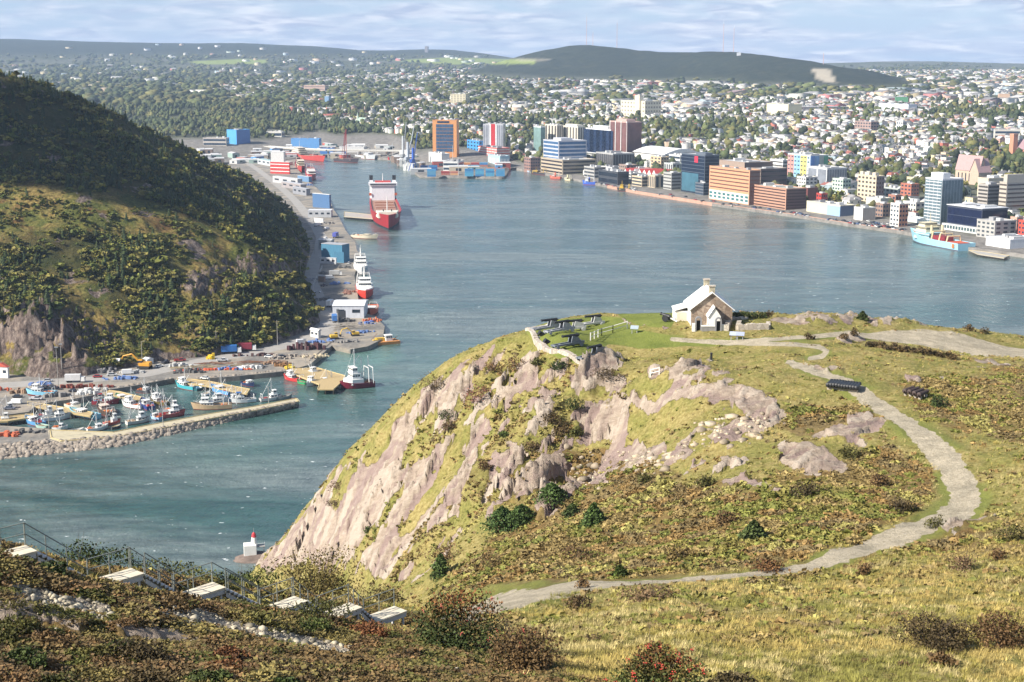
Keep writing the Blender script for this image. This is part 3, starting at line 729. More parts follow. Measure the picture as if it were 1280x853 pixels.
# ------------------------------------------------------------------ harbour water
b = NB('harbour_water')
w1 = b.noise(0.16, 4, 0.6, stretch=(1.0, 0.55, 1, 0, 0, R(20))); w2 = b.noise(0.55, 4, 0.65, stretch=(1, 0.6, 1, 0, 0, R(32)))
w3 = b.noise(0.035, 3, 0.5, stretch=(1.0, 0.5, 1, 0, 0, R(10)))
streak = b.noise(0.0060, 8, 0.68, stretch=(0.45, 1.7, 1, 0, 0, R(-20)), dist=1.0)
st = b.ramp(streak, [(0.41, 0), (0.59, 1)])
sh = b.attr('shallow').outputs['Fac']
body = b.mix(st, (0.030, 0.076, 0.070), (0.125, 0.158, 0.156)); body = b.mix(1.0, body, b.ramp(b.noise(0.055, 5, 0.72, stretch=(0.6, 2.2, 1, 0, 0, R(-30))), [(0.36, (0.62, 0.66, 0.68)), (0.64, (1.42, 1.36, 1.34))]), 'MULTIPLY')  # wind streaks and ripples: their sheen is painted into the body colour
body = b.mix(sh, body, (0.10, 0.20, 0.165))
foam = b.ramp(b.noise(0.20, 4, 0.72, stretch=(0.8, 1.5, 1, 0, 0, R(15))), [(0.665, 0), (0.69, 1)])
foam = b.math('MULTIPLY', foam, b.math('SUBTRACT', 1.0, sh))
c = b.mix(foam, body, (0.75, 0.8, 0.8))
rg = b.math('ADD', b.math('MULTIPLY', st, 0.20), b.math('MULTIPLY_ADD', foam, 0.5, 0.12))
h = b.math('ADD', b.math('MULTIPLY', w1, 0.9), b.math('ADD', b.math('MULTIPLY', w2, 0.35), b.math('MULTIPLY', w3, 1.4)))
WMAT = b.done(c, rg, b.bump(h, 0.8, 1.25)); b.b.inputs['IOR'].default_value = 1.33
wpx = np.linspace(-500, 1700, 220); wy = 90 * (2750 / 90.0) ** np.linspace(0, 1, 200)
WX = ((wpx[None] - 640) / F) * wy[:, None] * 1.05; WY = np.repeat(wy[:, None], 220, 1)
qx, qy_, _ = proj(WX.ravel(), WY.ravel(), np.zeros(WX.size))
shal = np.zeros(WX.size)
for L, s, k in [([(405,445),(440,438),(490,436),(505,446),(470,462),(430,470),(395,475)], 12, 0.85), ([(330,520),(400,500),(480,490),(560,470),(590,440),(520,440),(470,470)], 30, 0.30), ([(200,560),(380,510),(460,500),(420,560),(250,600)], 40, 0.22), ([(470,320),(520,330),(540,420),(480,420)], 30, 0.18)]:
    shal = np.maximum(shal, k * spoly(qx, qy_, L, s))
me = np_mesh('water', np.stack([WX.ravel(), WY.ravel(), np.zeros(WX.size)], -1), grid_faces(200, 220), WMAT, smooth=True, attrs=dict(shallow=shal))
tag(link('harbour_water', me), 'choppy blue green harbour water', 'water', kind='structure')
# ------------------------------------------------------------------ colours
WHITE = (0.74, 0.74, 0.72); CREAM = (0.66, 0.58, 0.42); GREY = (0.34, 0.35, 0.36); DARK = (0.045, 0.048, 0.055)
RED = (0.42, 0.035, 0.03); ORANGE = (0.60, 0.19, 0.05); BLUE = (0.035, 0.12, 0.36); NAVY = (0.02, 0.035, 0.10); TEAL = (0.05, 0.36, 0.42)
YELLOW = (0.62, 0.40, 0.04); GREEN = (0.03, 0.22, 0.10); BROWN = (0.16, 0.08, 0.04); TAN = (0.42, 0.30, 0.19); SKYB = (0.22, 0.50, 0.66); BURG = (0.16, 0.012, 0.03)
WOOD = mat('weathered_timber', (0.40, 0.30, 0.15), 0.85, 0.3, 1.2)
STEEL = mat('galvanised_steel', (0.36, 0.37, 0.38), 0.5, 0.15, 2.0, metal=0.3)
GLASS = mat('dark_window_glass', (0.025, 0.035, 0.05), 0.12, 0.3, 0.3)
BLACK = mat('black_iron', (0.018, 0.019, 0.022), 0.5, 0.3, 3.0)
RUST = mat('rusty_steel', (0.20, 0.085, 0.04), 0.85, 0.35, 1.5)
TYRE = mat('tyre_rubber', (0.02, 0.02, 0.02), 0.85, 0.1, 3.0)
CONC = mat('concrete', (0.36, 0.345, 0.315), 0.9, 0.22, 0.4, bump=0.3)
ASPH = mat('asphalt', (0.085, 0.083, 0.082), 0.95, 0.3, 0.15)

# ------------------------------------------------------------------ boats
def hull_parts(root, L, B, H, hull, boot=(0.20, 0.03, 0.025), deckc=None, transom=0.78, sheer=0.75, bul=0.5, rake=0.07, n=12, full=0.55, pw=2.2):
    rows = []
    for i in range(n):
        t = i / (n - 1)
        hb = B / 2 * min(1.0, transom + (1 - transom) * t / 0.35) * (1 - max(0, (t - full) / (1 - full)) ** pw)
        zs = H * (1 + sheer * max(0, (t - 0.35) / 0.65) ** 2 + 0.08 * (1 - t))
        x = -L / 2 + L * t; xr = x + rake * L * t ** 3
        hw = hb * (0.94 - 0.30 * t ** 3)
        rows.append([(x - 0.02 * L * t, 0.0, -0.6), (x, hw * 0.8, -0.5), (x, hw, 0.0), (x + rake * L * t ** 3 * 0.15, hw + (hb - hw) * 0.18, 0.16 * H), (xr, hb, zs), (xr - 0.01 * L * t, hb * 0.90, zs), (xr - 0.01 * L * t, hb * 0.90, zs - bul)])
    hm = MB(); K = 6
    for sgn in (1, -1):
        vs = [(p[0], sgn * p[1], p[2]) for r in rows for p in r[:7]]
        for i in range(n - 1):
            for k in range(K):
                q = [i * 7 + k, (i + 1) * 7 + k, (i + 1) * 7 + k + 1, i * 7 + k + 1]
                if sgn < 0: q = q[::-1]
                hm.add([vs[j] for j in q], [(0, 1, 2, 3)], 1 if k < 3 else 0)
    a = rows[0]
    hm.add([a[0], a[1], a[2], a[3], a[4], (a[4][0], -a[4][1], a[4][2]), (a[3][0], -a[3][1], a[3][2]), (a[2][0], -a[2][1], a[2][2]), (a[1][0], -a[1][1], a[1][2])], [(0, 1, 2, 3, 4, 5, 6, 7, 8)], 0)
    hm.build('hull', [paint(hull), paint(boot)], root)
    d = MB()
    for i in range(n - 1):
        p, q = rows[i][6], rows[i + 1][6]
        d.add([p, (p[0], -p[1], p[2]), (q[0], -q[1], q[2]), q], [(0, 1, 2, 3)])
    d.build('deck', paint(deckc or (0.30, 0.27, 0.22)), root)
    return rows
def house(root, x, z, l, w, h, col, name='wheelhouse', win=True, fwd=1, rf=None, wf=(0.55, 0.85)):
    m = MB(); hx = l / 2; k = 0.12 * l * fwd
    vs = [(x - hx, -w / 2, z), (x + hx, -w / 2, z), (x + hx, w / 2, z), (x - hx, w / 2, z), (x - hx + (k if fwd < 0 else 0) * -1, -w / 2 * .94, z + h), (x + hx - (k if fwd > 0 else 0), -w / 2 * .94, z + h), (x + hx - (k if fwd > 0 else 0), w / 2 * .94, z + h), (x - hx + (k if fwd < 0 else 0) * -1, w / 2 * .94, z + h)]
    m.add(vs, [(0, 3, 2, 1), (0, 1, 5, 4), (1, 2, 6, 5), (2, 3, 7, 6), (3, 0, 4, 7)]); o = m.build(name, paint(col), root)
    r = MB(); r.box((x - 0.02 * l * fwd, 0, z + h + 0.003), (l * 1.06, w * 1.05, 0.14)); r.build('cabin_roof', paint(rf or col), o)
    if win:
        a, b_ = z + h * wf[0], z + h * wf[1]
        def pt(sx, sy, zz):
            f = (zz - z) / h; i = (1 if sx > 0 else 0); base = vs[{(-1, -1): 0, (1, -1): 1, (1, 1): 2, (-1, 1): 3}[(sx, sy)]]; tp = vs[{(-1, -1): 4, (1, -1): 5, (1, 1): 6, (-1, 1): 7}[(sx, sy)]]
            return Vector(base).lerp(Vector(tp), f)
        for (p, q) in (((-1, -1), (1, -1)), ((1, -1), (1, 1)), ((1, 1), (-1, 1)), ((-1, 1), (-1, -1))):
            P0, P1, Q1, Q0 = pt(*p, a), pt(*q, a), pt(*q, b_), pt(*p, b_)
            nrm = (P1 - P0).cross(Q0 - P0).normalized() * 0.03
            nw = max(1, int(round((P1 - P0).length / 1.3)))
            for j in range(nw):
                u0, u1 = (j + 0.14) / nw, (j + 0.86) / nw
                w_ = MB().add([P0.lerp(P1, u0) + nrm, P0.lerp(P1, u1) + nrm, Q0.lerp(Q1, u1) + nrm, Q0.lerp(Q1, u0) + nrm], [(0, 1, 2, 3)]); w_.build('window', GLASS, o)
    return o
def mast(root, x, z, h, boom=0.0, r=0.09, col=WHITE, y=0.0, rig=None, name='mast'):
    m = MB().tube((x, y, z), (x, y, z + h), r, r * 0.6)
    o = m.build(name, paint(col), root)
    if boom: MB().tube((x, y, z + h * 0.25), (x - boom, y, z + h * 0.62), r * 0.7).build('boom', paint(col), o)
    if rig:
        g = MB()
        for p in rig: g.tube((x, y, z + h * 0.96), p, 0.045, n=3, cap=False)
        g.build('rigging', STEEL, o)
    return o
def frame_gantry(root, x, z, w, h, col=WHITE, r=0.12, name='gantry'):
    m = MB().tube((x, -w / 2, z), (x, -w / 2 * .8, z + h), r).tube((x, w / 2, z), (x, w / 2 * .8, z + h), r).tube((x, -w / 2 * .82, z + h), (x, w / 2 * .82, z + h), r)
    return m.build(name, paint(col), root)
def rail(root, pts, h=0.9, name='railing', col=WHITE):
    m = MB()
    for a, b_ in zip(pts[:-1], pts[1:]):
        a = Vector(a); b_ = Vector(b_); up = Vector((0, 0, h)); m.tube(a + up, b_ + up, 0.035, n=4)
        k = max(1, int((b_ - a).length / 2.0))
        for j in range(k + 1): p = a.lerp(b_, j / k); m.tube(p, p + up, 0.03, n=4)
    return m.build(name, paint(col), root)
def boat_at(name, label, bow, stern, group=None, cat='boat', z=0.0):
    a = PZ(bow[0], bow[1], z); s = PZ(stern[0], stern[1], z); d = a - s
    return empty(name, (a + s) / 2, math.atan2(d.y, d.x), label, cat, group), d.length
def fishing_boat(label, bow, stern, hull, house_c=WHITE, style='fore', B=None, H=None, masts=1, deckc=None, gear=None, group='fishing boats in the small boat basin', name='fishing_boat', z=0.0, Lf=None, boot=(0.20, 0.03, 0.025), mh=1.0, rf=None, tall=1.0):
    root, L = boat_at(name, label, bow, stern, group, 'boat', z)
    if Lf: L = Lf
    B = B or (2.2 + 0.21 * L); H = H or (0.7 + 0.075 * L)
    hull_parts(root, L, B, H, hull, boot, deckc, bul=min(0.7, 0.45 * H))
    zd = H - min(0.7, 0.45 * H); rnd = random.Random(label)
    if style == 'fore':
        a = house(root, L * 0.16, zd, L * 0.34, B * 0.66, 1.9 * tall, house_c, 'deckhouse', win=L > 9, wf=(0.5, 0.8))
        house(root, L * 0.20, zd + 1.9 * tall + 0.16, L * 0.19, B * 0.56, 1.8 * tall, house_c, 'wheelhouse', rf=rf)
        mx = L * 0.06
    elif style == 'aft':
        house(root, -L * 0.24, zd, L * 0.30, B * 0.68, 2.0 * tall, house_c, 'deckhouse', wf=(0.5, 0.8), win=L > 9); house(root, -L * 0.22, zd + 2.0 * tall + .16, L * 0.2, B * 0.6, 1.8 * tall, house_c, 'wheelhouse', rf=rf)
        mx = L * 0.05
    elif style == 'low':
        house(root, L * 0.10, zd, L * 0.24, B * 0.62, 1.9, house_c, 'wheelhouse', rf=rf); mx = 0.0
    else:
        mx = None
        o = MB()
        for x in (-0.22, 0.02, 0.22): o.box((x * L, 0, zd + 0.25), (0.35, B * 0.8, 0.06))
        o.build('thwart', WOOD, root); MB().box((-L * 0.52, 0, 0.1), (0.35, 0.35, 0.9)).box((-L * 0.5, 0, 0.9), (0.6, 0.42, 0.4)).build('outboard_motor', paint(DARK), root)
    if mx is not None:
        ht = zd + (3.9 if style != 'low' else 2.0)
        for k in range(masts):
            xx = mx - k * L * 0.34
            mast(root, xx, zd, (4.0 + 0.36 * L) * mh * (1 - 0.15 * k), boom=L * 0.22 if k == 0 else L * 0.1, r=0.12 + 0.003 * L, rig=[(L * 0.47, 0, H * 1.6), (-L * 0.46, 0, H), (xx, B * 0.45, H), (xx, -B * 0.45, H)])
        if L > 10: frame_gantry(root, -L * 0.42, zd, B * 0.7, 2.6)
        gc = gear or rnd.choice([(0.55, 0.16, 0.05), (0.15, 0.30, 0.45), (0.5, 0.48, 0.42), (0.45, 0.05, 0.05)])
        g = MB()
        for k in range(5): g.box((-L * rnd.uniform(0.16, 0.38) * (1 if style != 'aft' else -0.8), rnd.uniform(-.3, .3) * B, zd + 0.003 * (k + 1)), (rnd.uniform(.6, 1.2), rnd.uniform(.6, 1.1), rnd.uniform(.4, 1.0)), rnd.uniform(0, 3))
        g.build('deck_gear', paint(gc), root)
        if L > 8: rail(root, [(L * 0.30, B * 0.36, H * 1.2), (L * 0.50, B * 0.03, H * 1.72), (L * 0.30, -B * 0.36, H * 1.2)], 0.7)
    return root

# ------------------------------------------------------------------ vehicles
def car(label, px, py, rz, col, kind='car', z=2.45, group=None, loc=None, s=1.0):
    p = loc or PZ(px, py, z); z = p[2]
    root = empty({'car': 'parked_car', 'van': 'van', 'pickup': 'pickup_truck', 'truck': 'box_truck'}[kind], p, R(rz), label, {'car': 'car', 'van': 'van', 'pickup': 'pickup', 'truck': 'truck'}[kind], group)
    pm = paint(col)
    if kind == 'car':
        L, Wd = 4.5, 1.8
        MB().prism([(-2.25, -.88), (2.1, -.88), (2.25, -.6), (2.25, .6), (2.1, .88), (-2.25, .88)], 0.3, 0.85).build('body', pm, root, bevel=0.06)
        c = MB().box((-0.25, 0, 0.85), (2.7, 1.6, 0.62), taper=0.74, m=0, top=1); c.build('cabin', [GLASS, pm], root)
        ax = (1.4, -1.4); wr = 0.33
    elif kind == 'pickup':
        MB().box((0, 0, .45), (5.4, 1.9, .55)).build('body', pm, root, bevel=0.06); MB().box((0.55, 0, 1.0), (1.9, 1.7, .7), taper=.8, top=1).build('cabin', [GLASS, pm], root)
        MB().box((-1.6, .88, 1.0), (2.0, .1, .3)).box((-1.6, -.88, 1.0), (2.0, .1, .3)).box((-2.6, 0, 1.0), (.1, 1.8, .3)).build('cargo_bed', pm, root); ax = (1.7, -1.6); wr = 0.38
    elif kind == 'van':
        MB().box((-.4, 0, .4), (4.4, 1.95, 1.9)).build('body', pm, root, bevel=0.08); MB().box((2.2, 0, .4), (0.8, 1.9, 0.9)).build('bonnet', pm, root, bevel=0.06)
        MB().box((1.83, 0, 1.35), (.06, 1.7, .65)).build('windscreen', GLASS, root); ax = (1.7, -1.7); wr = 0.36
    else:
        MB().box((-1.2, 0, 1.0), (6.6, 2.45, 2.6)).build('cargo_box', pm, root); MB().box((3.1, 0, .6), (1.7, 2.3, 1.9), taper=.92).build('cab', paint(WHITE), root)
        MB().box((3.97, 0, 1.5), (.05, 2.0, .7)).build('windscreen', GLASS, root); MB().box((-.3, 0, .6), (7.8, 1.0, .35)).build('chassis', BLACK, root); ax = (2.9, -2.2, -3.4); wr = 0.48
    for x in ax:
        for sy in (-1, 1): MB().lathe_x([(wr, -0.12), (wr, 0.12)], (x, sy * .85, wr), 10, 0, (0, 1, 0)).build('wheel', TYRE, root)
    root.scale = (s, s, s)
    return root
def pole(label, px, py, h, z=2.45, kind='lamp', col=(0.35, 0.33, 0.3), group=None, loc=None, r=0.14):
    p = loc or PZ(px, py, z)
    root = empty({'lamp': 'street_lamp', 'utility': 'utility_pole', 'post': 'light_mast', 'flag': 'flag_pole'}[kind], p, 0.2, label, {'lamp': 'lamp post', 'utility': 'utility pole', 'post': 'light mast', 'flag': 'pole'}[kind], group)
    MB().tube((0, 0, 0), (0, 0, h), r, r * 0.65, n=7).build('pole', paint(col), root)
    if kind == 'lamp': MB().tube((0, 0, h - .1), (1.5, 0, h + .2), .07, n=5).box((1.7, 0, h + .12), (.8, .3, .16)).build('lamp_head', STEEL, root)
    elif kind == 'utility': MB().box((0, 0, h - 1.0), (2.4, .14, .16)).tube((-1, 0, h - .8), (-1, 0, h - .45), .06, n=5).tube((1, 0, h - .8), (1, 0, h - .45), .06, n=5).build('crossarm', WOOD, root)
    elif kind == 'post': MB().box((0, 0, h), (1.6, .5, .5)).build('floodlights', STEEL, root)
    return root
def shed(name, label, pL, pC, pR, h, wall, roof, cat='building', zt=2.4, pitch=0.0, ridge='u', yawdeg=None, win=0, door=None, group=None, wcol=None):
    """building seen at a corner: pL,pC,pR = pixels of left, near and right ground corners"""
    c = PZ(pC[0], pC[1], zt); l = PZ(pL[0], pL[1], zt)
    u = (l - c); u.z = 0; L = u.length; u.normalize(); v = Vector((-u.y, u.x, 0))
    if v.y < 0: v = -v
    # depth of the right face: where the ray of pR meets the line c + v t
    k = (pR[0] - 640) / F
    dep0 = c.y * CP - (zt - CAM_H) * SP
    t = (k * dep0 - c.x) / (v.x - k * v.y * CP) if abs(v.x - k * v.y * CP) > 1e-4 else 10
    if not (1 < t < 200): t = L * 0.7
    root = empty(name, c, math.atan2(u.y, u.x), label, cat, group)
    sgn = 1 if (Vector((math.cos(root.rotation_euler.z), math.sin(root.rotation_euler.z), 0)).cross(v)).z > 0 else -1
    D = t * sgn
    MB().box((L / 2, D / 2, 0), (L, abs(D), h)).build('walls', paint(wall), root)
    if pitch:
        m = MB(); o = .4
        y0, y1 = min(0, D) - o, max(0, D) + o
        if ridge == 'u':
            ym = D / 2; m.add([(-o, y0, h), (L + o, y0, h), (L + o, ym, h + pitch), (-o, ym, h + pitch), (-o, y1, h), (L + o, y1, h)], [(0, 1, 2, 3), (3, 2, 5, 4), (0, 3, 4), (1, 5, 2), (0, 4, 5, 1)])
        else:
            m.add([(-o, y0, h), (-o, y1, h), (L / 2, y1, h + pitch), (L / 2, y0, h + pitch), (L + o, y0, h), (L + o, y1, h)], [(0, 1, 2, 3), (3, 2, 5, 4), (0, 3, 4), (1, 5, 2), (0, 4, 5, 1)])
        for i in range(len(m.v)): m.v[i] = (m.v[i][0], m.v[i][1], m.v[i][2] + .004)
        m.build('roof', paint(roof), root)
    else:
        MB().box((L / 2, D / 2, h + .004), (L + .3, abs(D) + .3, .35)).build('roof', paint(roof), root)
    f = -0.05 * sgn
    for j in range(win):
        x = L * (j + .5) / win; MB().box((x, f, h * .45), (L / win * .5, .08, h * .26)).build('window', GLASS if wcol is None else paint(wcol), root)
    if door: MB().box((L * door[0], f, 0.02), (door[1], .1, h * .62)).build('door', paint(door[2]), root)
    return root

def trawler(label, bow, stern, hull, B, H, stripe=None, L_=None, boot=(.1,.02,.02), masts=3):
    root, L = boat_at('trawler', label, bow, stern, None, 'boat'); L = L_ or L
    hull_parts(root, L, B, H, hull, boot, (.3,.28,.25), sheer=.55, bul=.5, rake=.06, full=.6)
    z = H - .5; m = MB(); w0 = B * .46; x0, x1 = -L * .12, L * .40
    m.prism([(x0, -w0), (x1 * .6, -w0), (x1, -B * .2), (x1 + L * .04, 0), (x1, B * .2), (x1 * .6, w0), (x0, w0)], z, z + 2.6); m.build('shelter_deck', paint(WHITE), root)
    if stripe: MB().prism([(x0 + 1, -w0 - .05), (x1 * .55, -w0 - .05), (x1 * .55, w0 + .05), (x0 + 1, w0 + .05)], z + .9, z + 1.6).build('stripe', paint(stripe), root)
    house(root, L * .10, z + 2.62, L * .26, B * .74, 2.6, WHITE, 'deckhouse', wf=(.45, .75)); house(root, L * .13, z + 5.4, L * .17, B * .66, 2.6, WHITE, 'wheelhouse')
    for k in range(masts): mast(root, L * (.08 - .22 * k), z + (8 if k == 0 else 0), 9 + 4 * (k > 0), boom=L * .16, r=.2, rig=[(L * .45, 0, H * 1.6), (-L * .45, 0, H + 2), (L * (.08 - .22 * k), B * .45, H), (L * (.08 - .22 * k), -B * .45, H)])
    for x in (-.30, -.44): frame_gantry(root, L * x, z, B * .85, 7.5, WHITE, .22)
    MB().lathe_x([(1.2, -1.6), (1.2, 1.6)], (-L * .2, 0, z + 1.3), 9, 0, (0, 1, 0)).build('net_drum', paint((.2,.3,.28)), root); g = MB()
    for k in range(7): g.box((-L * (.14 + .04 * k), ((k * 37) % 7 - 3) / 8 * B, z + .004 * (k + 1)), (1.6, 1.3, .7 + .2 * (k % 3)), k)
    g.build('deck_gear', paint((.45,.2,.1)), root); rail(root, [(L * .32, B * .34, z + 2.62), (L * .43, 0, z + 2.62), (L * .32, -B * .34, z + 2.62)], .9); return root
# ------------------------------------------------------------------ the working shore on the far side of the narrows
ZQ = 2.4
QM = NB('quay_ground')
nf = QM.noise(0.5, 7, 0.75); nm = QM.noise(0.05, 5, 0.62)
c = QM.ramp(nf, [(0.28, (0.09, 0.083, 0.075)), (0.5, (0.17, 0.16, 0.145)), (0.72, (0.27, 0.25, 0.22))])
c = QM.mix(QM.ramp(nm, [(0.46, 0), (0.6, 0.75)]), c, (0.34, 0.29, 0.225)); c = QM.mix(QM.ramp(QM.noise(0.11, 4, 0.6), [(0.58, 0), (0.66, 0.6)]), c, (0.11, 0.10, 0.09))
QMAT = QM.done(c, 0.95, QM.bump(nf, 0.5, 0.3))
def W2(pts, z): return [(lambda p: (p.x, p.y))(PZ(a, b_, z)) for a, b_ in pts]
EDGE = [(-260,519),(5,519),(36,515),(45,507),(62,503),(90,499),(122,493),(133,488),(175,481),(217,473),(245,474),(300,470),(358,464),(387,456),(415,432),(438,437),(460,433),(478,424),(481,408),(470,396),(455,391),(449,380),(446,362),(443,345),(447,330),(454,321),(446,313),(444,303),(432,288),(424,272),(417,262),(412,249),(398,237),(383,224),(374,214),(368,204),(372,197),(300,196)]
m = MB()
m.prism(W2(EDGE + [(270,215),(320,250),(350,290),(352,380),(300,425),(150,445),(0,455),(-260,455)], ZQ), -3, ZQ)
m.prism(W2([(-260,534),(0,532),(60,536),(75,551),(0,559),(-260,564)], ZQ), -3, ZQ - .02)
tag(m.build('shore_ground', QMAT), 'gravel and asphalt working shore under the hill', 'ground', kind='structure')
def ribbon(name, pts, w, z, mt, label, cat):
    P = [PZ(a, b_, z) for a, b_ in pts]; vs = []; n = len(P)
    for i in range(n):
        d = (P[min(i + 1, n - 1)] - P[max(i - 1, 0)]); d.z = 0; d.normalize(); s = Vector((-d.y, d.x, 0)) * (w[i] if isinstance(w, list) else w) / 2
        vs += [P[i] + s, P[i] - s]
    me = MB().add(vs, [(2 * i, 2 * i + 1, 2 * i + 3, 2 * i + 2) for i in range(n - 1)])
    return tag(me.build(name, mt), label, cat, kind='structure')
ROADM = mat('pale_road', (0.30, 0.285, 0.265), 0.95, 0.18, 0.2)
ribbon('shore_road', [(-150,484),(0,482),(60,478),(120,474),(180,468),(230,456),(270,448),(320,441),(365,430),(400,418),(412,405),(405,390),(396,370),(388,352),(392,330),(400,312),(402,297),(396,285),(388,275),(378,262),(368,250),(355,238),(340,226),(322,212),(305,201)], [13,13,13,13,13,13,12,12,12,11,11,10,10,10,10,10,10,10,10,10,10,10,10,10,10], ZQ + .02, ROADM, 'pale shore road winding along the foot of the hill', 'road')
# wharves
def wharf(label, poly, z=2.2, piles=True, mtl=WOOD, name='wooden_wharf', cat='wharf', group='wharves of the small boat basin', side=True):
    P = W2(poly, z); cx = sum(p[0] for p in P) / len(P); cy_ = sum(p[1] for p in P) / len(P)
    root = empty(name, (cx, cy_, 0), 0, label, cat, group); Q = [(p[0] - cx, p[1] - cy_) for p in P]
    MB().prism(Q, z - .45, z).build('deck', mtl, root)
    k = MB(); n = len(Q)
    for i in range(n):
        a = Vector((*Q[i], 0)); b_ = Vector((*Q[(i + 1) % n], 0)); L = (b_ - a).length
        for j in range(max(1, int(L / 3.0))):
            p = a.lerp(b_, j / max(1, int(L / 3.0))) * .985; k.tube((p.x, p.y, -2), (p.x, p.y, z - .46), .2, n=5)
    o = k.build('piles', mat('dark_wet_timber', (0.07, 0.055, 0.04), .9, .3, 1), root); o['kind'] = 'stuff'
    c_ = MB()
    for i in range(n):
        a = Vector((*Q[i], 0)) * .985; b_ = Vector((*Q[(i + 1) % n], 0)) * .985
        d = b_ - a; c_.box(((a.x + b_.x) / 2, (a.y + b_.y) / 2, z + .004), (d.length, .3, .25), math.atan2(d.y, d.x))
    c_.build('kerb_timber', mat('pale_timber', (0.50, 0.40, 0.20), .85, .25, 1), root)
    return root
wharf('timber finger wharf left of the basin behind the white boats', [(34,502),(70,508),(117,516),(113,521),(66,513),(34,507)])
wharf('short timber wharf below the riprap beside the green boat', [(118,486),(150,490),(178,497),(174,502),(146,496),(116,491)])
wharf('timber finger wharf reaching into the basin beside the turquoise boat', [(222,472),(262,477),(313,487),(309,493),(258,483),(220,478)])
wharf('low timber wharf at the far left end of the basin', [(-40,521),(8,521),(42,517),(43,522),(10,527),(-40,528)])
wharf('yellowish timber pier with white boats and the burgundy trawler alongside', [(362,461),(397,460),(432,470),(427,478),(417,487),(397,487),(399,481),(365,467)], z=2.6)
wharf('long concrete breakwater wharf backed by boulders', [(60,538),(140,541),(190,531),(260,518),(320,508),(372,498),(375,502),(322,513),(262,524),(192,538),(140,547),(75,552),(62,548)], z=2.6, mtl=mat('wharf_concrete', (0.44, 0.39, 0.27), .9, .2, .4), name='breakwater_wharf')
MBQ = MB(); P = [PZ(a, b_, 0) for a, b_ in [(387,457),(415,433)]]
wharf('grey steel pier beside the red cargo ship', [(430,265),(468,269),(467,274),(430,271)], z=2.4, mtl=CONC, name='grey_pier', group='piers along the south side'); 
# boulders of the breakwater and under the road
def boulders(bands, n, r0, r1, name, label, seed):
    rg = np.random.default_rng(seed); bm = bmesh.new(); bmesh.ops.create_icosphere(bm, subdivisions=1, radius=1); base = np.array([v.co[:] for v in bm.verts]); fc = np.array([[v.index for v in f.verts] for f in bm.faces]); bm.free()
    V = []; Fc = []; o = 0
    tot = sum(L for *_, L in bands)
    for (A, B_, zt, zb, L) in bands:
        for k in range(int(n * L / tot)):
            t = rg.uniform(0, len(A) - 1.001); i = int(t); f = t - i; s = rg.uniform(0, 1)
            a = PZ(A[i][0] + (A[i + 1][0] - A[i][0]) * f, A[i][1] + (A[i + 1][1] - A[i][1]) * f, zt); b_ = PZ(B_[i][0] + (B_[i + 1][0] - B_[i][0]) * f, B_[i][1] + (B_[i + 1][1] - B_[i][1]) * f, zb)
            p = a.lerp(b_, s); r = rg.uniform(r0, r1)
            v = base * (1 + rg.uniform(-.28, .28, base.shape)) * r * np.array([rg.uniform(.8, 1.3), rg.uniform(.8, 1.3), rg.uniform(.6, 1)])
            V.append(v + np.array([p.x, p.y, p.z - r * .1])); Fc.append(fc + o); o += len(v)
    bb = NB(name + '_stone'); cc = bb.ramp(bb.noise(.35, 5, .8), [(.3, (.10, .085, .072)), (.5, (.26, .22, .18)), (.7, (.42, .37, .31))])
    tag(link(name, np_mesh(name, np.concatenate(V), np.concatenate(Fc), bb.done(cc, .95))), label, 'boulders', kind='stuff')
boulders([([(-260,562),(0,557),(75,551),(140,547),(192,538),(262,524),(322,513),(368,504)], [(-260,586),(0,576),(80,567),(145,560),(196,549),(264,533),(322,520),(370,509)], 2.2, -.5, 5.0)], 1900, .8, 1.9, 'breakwater_boulders', 'pale boulders heaped along the seaward side of the breakwater', 5)
boulders([([(38,506),(62,502),(90,498),(122,492),(133,487),(175,480),(215,473)], [(38,510),(62,507),(90,504),(122,498),(134,494),(176,487),(218,479)], 2.3, -.4, 2.0), ([(245,473),(300,469),(356,463)], [(245,478),(300,474),(360,467)], 2.3, -.4, 1.2)], 650, .6, 1.3, 'shore_boulders', 'grey boulders banked below the shore road at the basin', 6)

# buildings of the shore
shed('white_house', 'small white house with a red roof at the left edge below the cliff', (-6,472), (10,473), (12,470), 5.5, WHITE, (0.45, 0.09, 0.06), pitch=2, ridge='v', win=2)
shed('grey_workshop', 'long grey metal workshop at the foot of the dark ravine', (186,440), (207,444), (225,440), 4.5, (0.33, 0.37, 0.42), (0.42, 0.47, 0.53), pitch=1.2, win=3, door=(.75, 3, DARK))
shed('white_hut', 'little white hut with a dark doorway beside the rubble', (134,461), (149,461), (151,459), 4, WHITE, (.6, .6, .6), pitch=1, door=(.4, 1.6, DARK))
shed('white_shed', 'small white shed in front of the grey workshop', (174,454), (184,456), (192,450), 2.6, WHITE, (.62, .63, .65), pitch=.7)
shed('white_warehouse', 'white metal warehouse with a pale roof beside the bow of the red trawler', (416,398), (455,398), (460,390), 7.5, (0.55, 0.57, 0.62), (0.62, 0.63, 0.66), pitch=1.6, door=(.72, 5, DARK), win=2)
shed('blue_warehouse', 'teal blue box warehouse with a flat grey roof on the quay', (402,327), (428,329), (437,318), 14, (0.06, 0.19, 0.30), (0.36, 0.36, 0.38), door=(.15, 9, (0.05, 0.16, 0.26)))
shed('white_lean_to', 'white flat roofed lean-to in front of the teal warehouse', (400,329.5), (420,330.5), (421,329), 4.5, (0.55, 0.56, 0.58), (0.62, 0.62, 0.64), win=3)
shed('blue_fronted_shed', 'white shed with a deep blue front on the quay', (391,259), (412,261), (414,257), 15, (0.07, 0.15, 0.30), WHITE)
